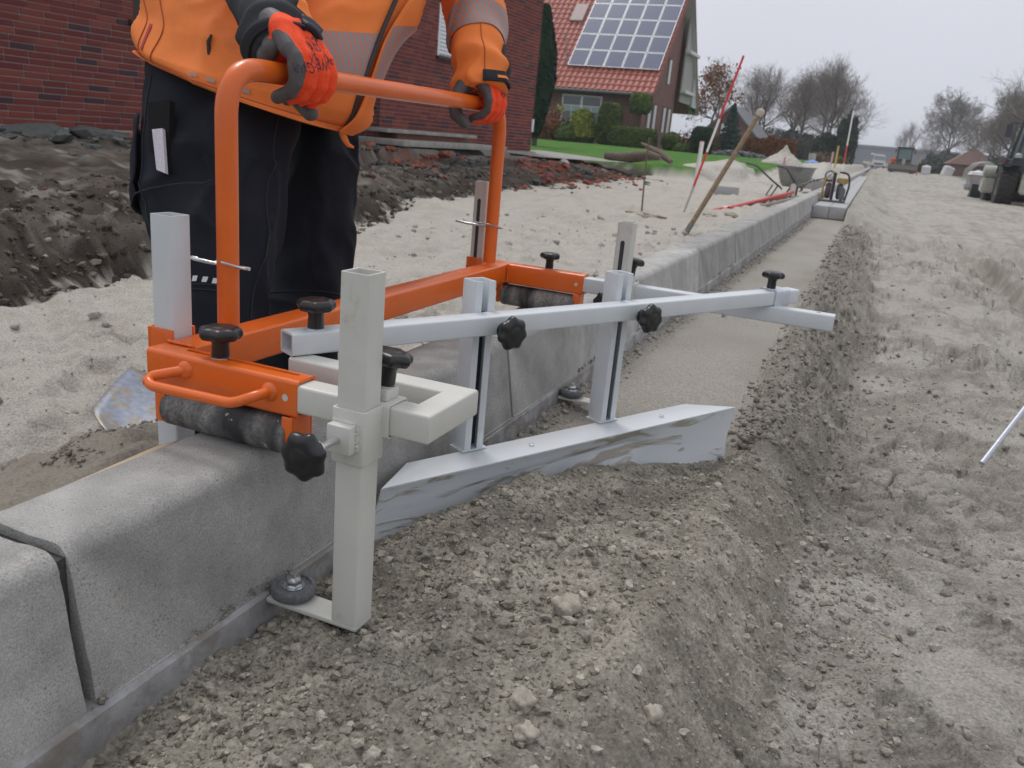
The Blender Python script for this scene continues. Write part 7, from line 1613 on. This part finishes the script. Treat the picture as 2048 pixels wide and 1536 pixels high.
# boots
m_boot = mat('boot_leather', (.018, .017, .017), rough=.6, var=.3, vscale=15)
for (hx, hy, tx, ty) in ((-.43, 1.05, -.24, 1.17), (-.53, 1.42, -.36, 1.56)):
    d_ = Vector((tx-hx, ty-hy, 0)).normalized(); s_ = Vector((-d_.y, d_.x, 0)); h0 = Vector((hx, hy, -.30)); rings = []
    V, Fq = [], []
    for (t, w, h) in ((-.05, .018, .05), (-.03, .034, .085), (.02, .038, .14), (.07, .038, .13), (.12, .040, .085), (.17, .045, .065), (.21, .040, .055), (.235, .02, .035)):
        for k in range(14): a = 2*PI*k/14; V.append(tuple(h0+d_*t+s_*(w*math.cos(a))+Vector((0, 0, h/2+h/2*math.sin(a)))))
    for i in range(7):
        for k in range(14): Fq.append((i*14+k, i*14+(k+1) % 14, (i+1)*14+(k+1) % 14, (i+1)*14+k))
    me = bpy.data.meshes.new('boot'); me.from_pydata(V, [], Fq+[tuple(range(14)), tuple(reversed(range(98, 112)))]); link('boot', me, m_boot, W_, 180)
# ---- jacket
def tfold(v, u):
    # pull folds running diagonally, hem turned in, front edge pushed out
    f = .008*np.sin(9*v*2.2+3*u)*np.exp(-v*1.2)
    return f+.006*np.exp(-(v/.02)**2)*0
TP, tn = loft(TORSO, 150, 120, [.82, .86, .80, .68, .58, .5, .5, .4], .013, 12, 5.5, .8, fold=tfold, d2z=.10)
jk = grid_obj('jacket', TP, m_jo, W_)
hem = patch('hem', TP, tn, 0, .055, .44, 1.02, .0035, m_jo, jk, .003)
b = MB(); b.tube([tuple(TP[9, k % 120]+tn[9, k % 120]*.004) for k in range(54, 120)], .0011, 6); b.build('seam', mat('seam_orange', (.42, .10, .03), rough=.8), jk)
for ku in (67, 72):
    b = MB(); b.tube([tuple(TP[i, ku]+tn[i, ku]*.0015) for i in range(2, 100)], .0011, 6); b.build('seam', mat('seam_orange', (.42, .10, .03), rough=.8), jk)
# front opening: the zip tape and the hanging front corner
zt = [tuple(TP[i, k % 120]+tn[i, k % 120]*.004) for i, k in ((78, 106), (66, 107), (54, 108), (42, 108), (30, 108.0), (20, 109), (10, 110), (0, 111)) for i, k in ((int(i), int(k)),)]
b = MB(); b.tube(zt, .0042, 8); b.build('zip_tape', mat('zip_black', (.03, .026, .03), rough=.6), jk)
fl_ = patch('front_flap', TP, tn, 0, .62, .905, 1.06, .012, m_jo, jk, .005)
for v0, v1 in ((.23, .37), (.47, .60)):
    patch('reflective_band', TP, tn, v0, v1, .905, 1.055, .0155, m_rfl, jk); patch('reflective_band', TP, tn, v0-.02, v1-.02, .80, .897, .0025, m_rfl, jk)
b = MB(); p = np.array(zt[-1]); b.tube([tuple(p), tuple(p+[.003, .004, -.012]), tuple(p+[.008, .009, -.022]), tuple(p+[.016, .016, -.026])], [.007, .006, .0045, .002], 8); b.build('zip_end', m_jo, jk)
# zip pull cord and small marks
q0 = on_grid(TP, tn, .30, .685, .006); b = MB(); b.tube([tuple(q0), tuple(q0+[-.004, -.004, -.012]), tuple(q0+[-.003, -.003, -.035]), tuple(q0+[.001, -.001, -.052])], [.002, .0035, .0038, .0028], 8); b.build('zip_pull', mat('zip_black', (.02, .02, .02)), jk)
for k in range(4):
    u0 = .672+.022*k; v0 = .105
    b = MB(); b.add([tuple(on_grid(TP, tn, v0, u0+.003, .004)), tuple(on_grid(TP, tn, v0, u0+.014, .004)), tuple(on_grid(TP, tn, v0+.022, u0+.011, .004)), tuple(on_grid(TP, tn, v0+.022, u0, .004))], [(0, 1, 2, 3)]); b.build('reflective_print', mat('print_grey', (.30, .29, .28), rough=.5), jk)
b = MB(); b.add([tuple(on_grid(TP, tn, .16, .570, .003)), tuple(on_grid(TP, tn, .16, .577, .003)), tuple(on_grid(TP, tn, .31, .577, .003)), tuple(on_grid(TP, tn, .31, .570, .003))], [(0, 1, 2, 3)]); b.build('pocket_piping', mat('piping_red', (.45, .04, .05), rough=.6), jk)
# ---- sleeves
def scale_rings(R_, fs):
    o = [];
    for i, (l, r) in enumerate(R_):
        f = fs[i] if i < len(fs) else 1.0; g = lambda p: [CAM[k]+(p[k]-CAM[k])*f for k in range(3)]; o.append((g(l), g(r)))
    return o
SN = scale_rings(SLEEVE_NEAR, [.955, .957, .962, .975]); SF = scale_rings(SLEEVE_FAR, [.985, .985, .99])
def sfold(a):
    return lambda v, u: a*np.sin(46*v+2.0*np.sin(u*1.0+1))*np.exp(-((v-.16)/.13)**2)
A1_, an1 = loft(SN, 130, 72, .9, .008, 21, 10, .8, fold=sfold(.0045)); s1 = grid_obj('sleeve', A1_, m_jg, W_)
patch('sleeve_panel', A1_, an1, .22, .9, .92, 1.12, .0022, m_jo, s1)
patch('sleeve_panel', A1_, an1, .22, .9, .10, .42, .0022, m_jo, s1)
patch('cuff_band', A1_, an1, .015, .085, .42, 1.02, .0035, m_vel, s1, .003)
pt = patch('cuff_tab', A1_, an1, .03, .115, .90, 1.02, .008, m_dgrey, s1, .006)
A2_, an2 = loft(SF, 130, 72, .9, .008, 25, 9, .8, fold=sfold(.005)); s2 = grid_obj('sleeve', A2_, m_jo, W_)
patch('reflective_band', A2_, an2, .30, .445, .3, 1.3, .0025, m_rfl, s2); patch('reflective_band', A2_, an2, .575, .70, .3, 1.3, .0025, m_rfl, s2)
patch('cuff_tab', A2_, an2, .03, .095, .76, 1.04, .006, m_vel, s2, .004); patch('side_panel', A2_, an2, .03, .26, .94, 1.10, .0022, m_jg, s2)
patch('cuff_slot', A2_, an2, .055, .072, .84, .93, .0095, m_jo, s2)
b = MB(); b.tube([tuple(A2_[i, 56]+an2[i, 56]*.0012) for i in range(2, 100)], .001, 6); b.build('seam', mat('seam_orange', (.42, .10, .03), rough=.8), s2)
# ---- head and neck, bent forward above the frame
hc = Vector((-.46, 1.74, 1.17)); b = MB(); prof_h = [(.001, -.115), (.045, -.105), (.062, -.07), (.072, -.02), (.078, .03), (.070, .075), (.045, .105), (.001, .115)]
b.lathe(prof_h, hc, (.25, .2, .95), 28); b.rod((-.53, 1.68, 1.02), (-.48, 1.72, 1.12), .055, .05, 16)
fd = Vector((.75, .6, -.25)).normalized(); sd2 = fd.cross(Vector((0, 0, 1))).normalized()
b.lathe([(.003, 0), (.012, .0), (.008, .022), (.002, .026)], hc+fd*.068+Vector((0, 0, -.01)), fd, 10)
for s in (-1, 1): b.lathe([(.004, -.006), (.016, -.004), (.018, .004), (.006, .008)], hc+sd2*(.074*s), sd2*s, 12)
hd = b.build('head', mat('skin', (.48, .26, .19), rough=.55), W_); remesh(hd, .004, 2)
for s in (-1, 1):
    b = MB(); b.lathe([(.001, -.006), (.007, -.003), (.008, 0), (.001, .006)], hc+fd*.066+sd2*(.027*s)+Vector((0, 0, .02)), fd, 10); b.build('eye', mat('eye_dark', (.05, .035, .03), rough=.2), hd)
b = MB(); b.tube([hc+fd*.071+sd2*.02+Vector((0, 0, -.048)), hc+fd*.077+Vector((0, 0, -.05)), hc+fd*.071-sd2*.02+Vector((0, 0, -.048))], .004, 8); b.build('mouth', mat('lip', (.32, .12, .10), rough=.5), hd)
b = MB(); b.lathe([(.001, .122), (.05, .112), (.079, .075), (.087, .03), (.083, .0), (.075, -.005)], hc-fd*.006, (.25, .2, .95), 28); b.build('hair', mat('hair_brown', (.06, .04, .03), rough=.8, bump=.004, bscale=80), hd)
# ---- gloves closed round the bar
def glove(y0, sgn, wrist, zbar, thumb_front, seed):
    """sgn: +1 when the index finger is on the +y side"""
    b = MB(); O = Vector((HX, y0, zbar))
    def cap_chain(pts, rs, n=14):
        b.tube(pts, rs, n)
        for p, r in zip(pts, rs): b.lathe([(r*math.sin(t), -r*math.cos(t)) for t in [PI*(k+.02)/9.04 for k in range(10)]], p, (0, 0, 1), n)
    w = Vector(wrist)-O
    for i, (fy, ln, fr) in enumerate(((.034, .98, .0108), (.0115, 1.04, .0113), (-.0115, 1.0, .0110), (-.0325, .88, .0100))):
        y = fy*sgn
        mcp = Vector((.020, y*.98, .036-.002*abs(i-1))); pip = Vector((.0385*ln, y*1.03, .006)); dip = Vector((.028*ln, y*1.03, -.022)); tip = Vector((.003, y*1.0, -.030))
        cap_chain([O+mcp, O+(mcp+pip)/2+Vector((.004, 0, .003)), O+pip, O+(pip+dip)/2+Vector((.004, 0, -.002)), O+dip, O+tip], [fr*1.22, fr*1.10, fr*1.14, fr*1.02, fr*1.0, fr*.92])
        # metacarpal back of the hand
        cap_chain([O+w+Vector((0, y*.45, 0)), O+w*.5+(mcp*.5)+Vector((.003, y*.25, .007)), O+mcp], [.020, .0175, fr*1.28])
        cap_chain([O+w*.75+Vector((.0, y*.4, -.004)), O+Vector((-.012, y*.8, .031))], [.019, .0135])
    # heel of the hand on the bar's worker side
    cap_chain([O+w*.6, O+Vector((-.024, -.018*sgn, .022)), O+Vector((-.026, .012*sgn, .018))], [.022, .0155, .0135])
    # thumb leaves the side of the palm near its base and closes round below
    ty = .050*sgn
    if thumb_front: pts = [O+w*.62+Vector((-.004, .018*sgn, 0)), O+Vector((-.020, .040*sgn, .030)), O+Vector((-.030, .056*sgn, .000)), O+Vector((-.020, .062*sgn, -.026)), O+Vector((-.002, .060*sgn, -.040))]
    else: pts = [O+w*.62+Vector((-.004, .018*sgn, 0)), O+Vector((-.022, .036*sgn, .026)), O+Vector((-.031, .044*sgn, .000)), O+Vector((-.018, .040*sgn, -.028)), O+Vector((.008, .034*sgn, -.046))]
    cap_chain(pts, [.018, .0155, .0138, .0135, .0118])
    me = b.mesh('glove'); o = link('glove', me, [m_knit, m_ltx], W_); remesh(o, .0021, 3)
    me = o.data
    n = len(me.polygons); cs = np.empty(n*3); me.polygons.foreach_get('center', cs); cs = cs.reshape(-1, 3)-np.array(O); ns = np.empty(n*3); me.polygons.foreach_get('normal', ns); ns = ns.reshape(-1, 3)
    yy = cs[:, 1]*sgn; x, z = cs[:, 0], cs[:, 2]
    wob = .0035*vn(cs[:, 1]*60, cs[:, 2]*60, 0.0, seed)
    if thumb_front: g = (yy > .041+wob) | (x < -.008) | ((z < -.030) & (x < .006)) | ((yy > .030+wob) & (x < .022) & (z > -.012))
    else: g = (yy < -.034+wob+.34*np.clip(.050-z, -.05, 1)*(z > .01)+.012*(z <= .01)-.25*np.clip(x-.025, 0, 1)) | (x < -.014) | ((z < -.030) & (x < .008)) | (z < -.040)
    me.polygons.foreach_set('material_index', g.astype(np.int32)); me.update()
    return o
g1 = glove(.990, 1, (-.196, 1.006, .500), HZ, False, 3)
g2 = glove(1.598, -1, (-.182, 1.606, .505), HZ+.0025, True, 5)
def print_on(o, txt, p, d, up_, size, m):
    """flat print laid on the knit by shrinking the lettering onto it"""
    t = text_mesh(txt, size, m, 'lettering', 0.0, o)
    d, up_ = Vector(d).normalized(), Vector(up_).normalized(); n_ = d.cross(up_).normalized(); up_ = n_.cross(d)
    M = Matrix(((d.x, up_.x, n_.x), (d.y, up_.y, n_.y), (d.z, up_.z, n_.z)))
    from mathutils.bvhtree import BVHTree
    bv = BVHTree.FromPolygons([v.co for v in o.data.vertices], [tuple(f.vertices) for f in o.data.polygons])
    for v in t.data.vertices:
        w = Vector(p)+M@v.co; h = bv.ray_cast(w+n_*.05, -n_)
        v.co = (h[0]+n_*.0007) if h[0] is not None else w
    return t
m_ink = mat('glove_ink', (.07, .03, .06), rough=.8)
print_on(g1, 'POWER-GRAB', (-.128, .985, .456), (-.25, -1, -.12), (-.6, 0, -.9), .0125, m_ink); print_on(g1, '4 1 3 3 X', (-.137, .992, .472), (-.25, -1, -.1), (-.6, 0, -.9), .009, m_ink); print_on(g1, 'THERMO', (-.148, 1.0, .488), (-.25, -1, -.1), (-.6, 0, -.9), .009, m_ink)
print_on(g2, 'GRIP', (-.122, 1.615, .462), (.2, -1, -.1), (-.6, 0, -.9), .013, m_ink)
# ---- a second, distant worker beside the road machine
p2 = empty('person', (2.15, 88.0, .02), 'distant worker in bright orange clothing left of the road machine', 'person')
b = MB(); b.tube([(0, 0, .75), (0, 0, 1.0), (0, 0, 1.22), (0, 0, 1.32)], [.15, .17, .19, .07], 10)
for s in (-1, 1): b.tube([(s*.2, 0, 1.24), (s*.25, -.03, 1.0), (s*.2, -.18, .85)], [.06, .055, .045], 8)
vobj('jacket', b, mat('far_orange', (.85, .13, .02), rough=.6), p2)
b = MB()
for s in (-1, 1): b.tube([(s*.08, 0, .78), (s*.09, -.03, .42), (s*.09, 0, .02)], [.085, .07, .055], 8)
vobj('trousers', b, m_trs, p2)
b = MB(); b.lathe([(.01, -.12), (.07, -.08), (.085, 0), (.06, .09), (.01, .11)], (0, 0, 1.42), (0, 0, 1), 12); vobj('head', b, mat('skin', (.48, .26, .19)), p2)
# ================================================================ damp winter air
hz = MB(); hz.box(-950, 950, -100, 1450, -1.6, 14); o = hz.build('haze', None, smooth=None); o['kind'] = 'stuff'
hm = bpy.data.materials.new('haze_air'); hm.use_nodes = True; n = hm.node_tree.nodes; n.clear(); pv = n.new('ShaderNodeVolumePrincipled'); pv.inputs['Density'].default_value = .0011; pv.inputs['Color'].default_value = (.92, .95, 1, 1); pv.inputs['Anisotropy'].default_value = .2
ou = n.new('ShaderNodeOutputMaterial'); hm.node_tree.links.new(pv.outputs[0], ou.inputs['Volume']); o.data.materials.append(hm)
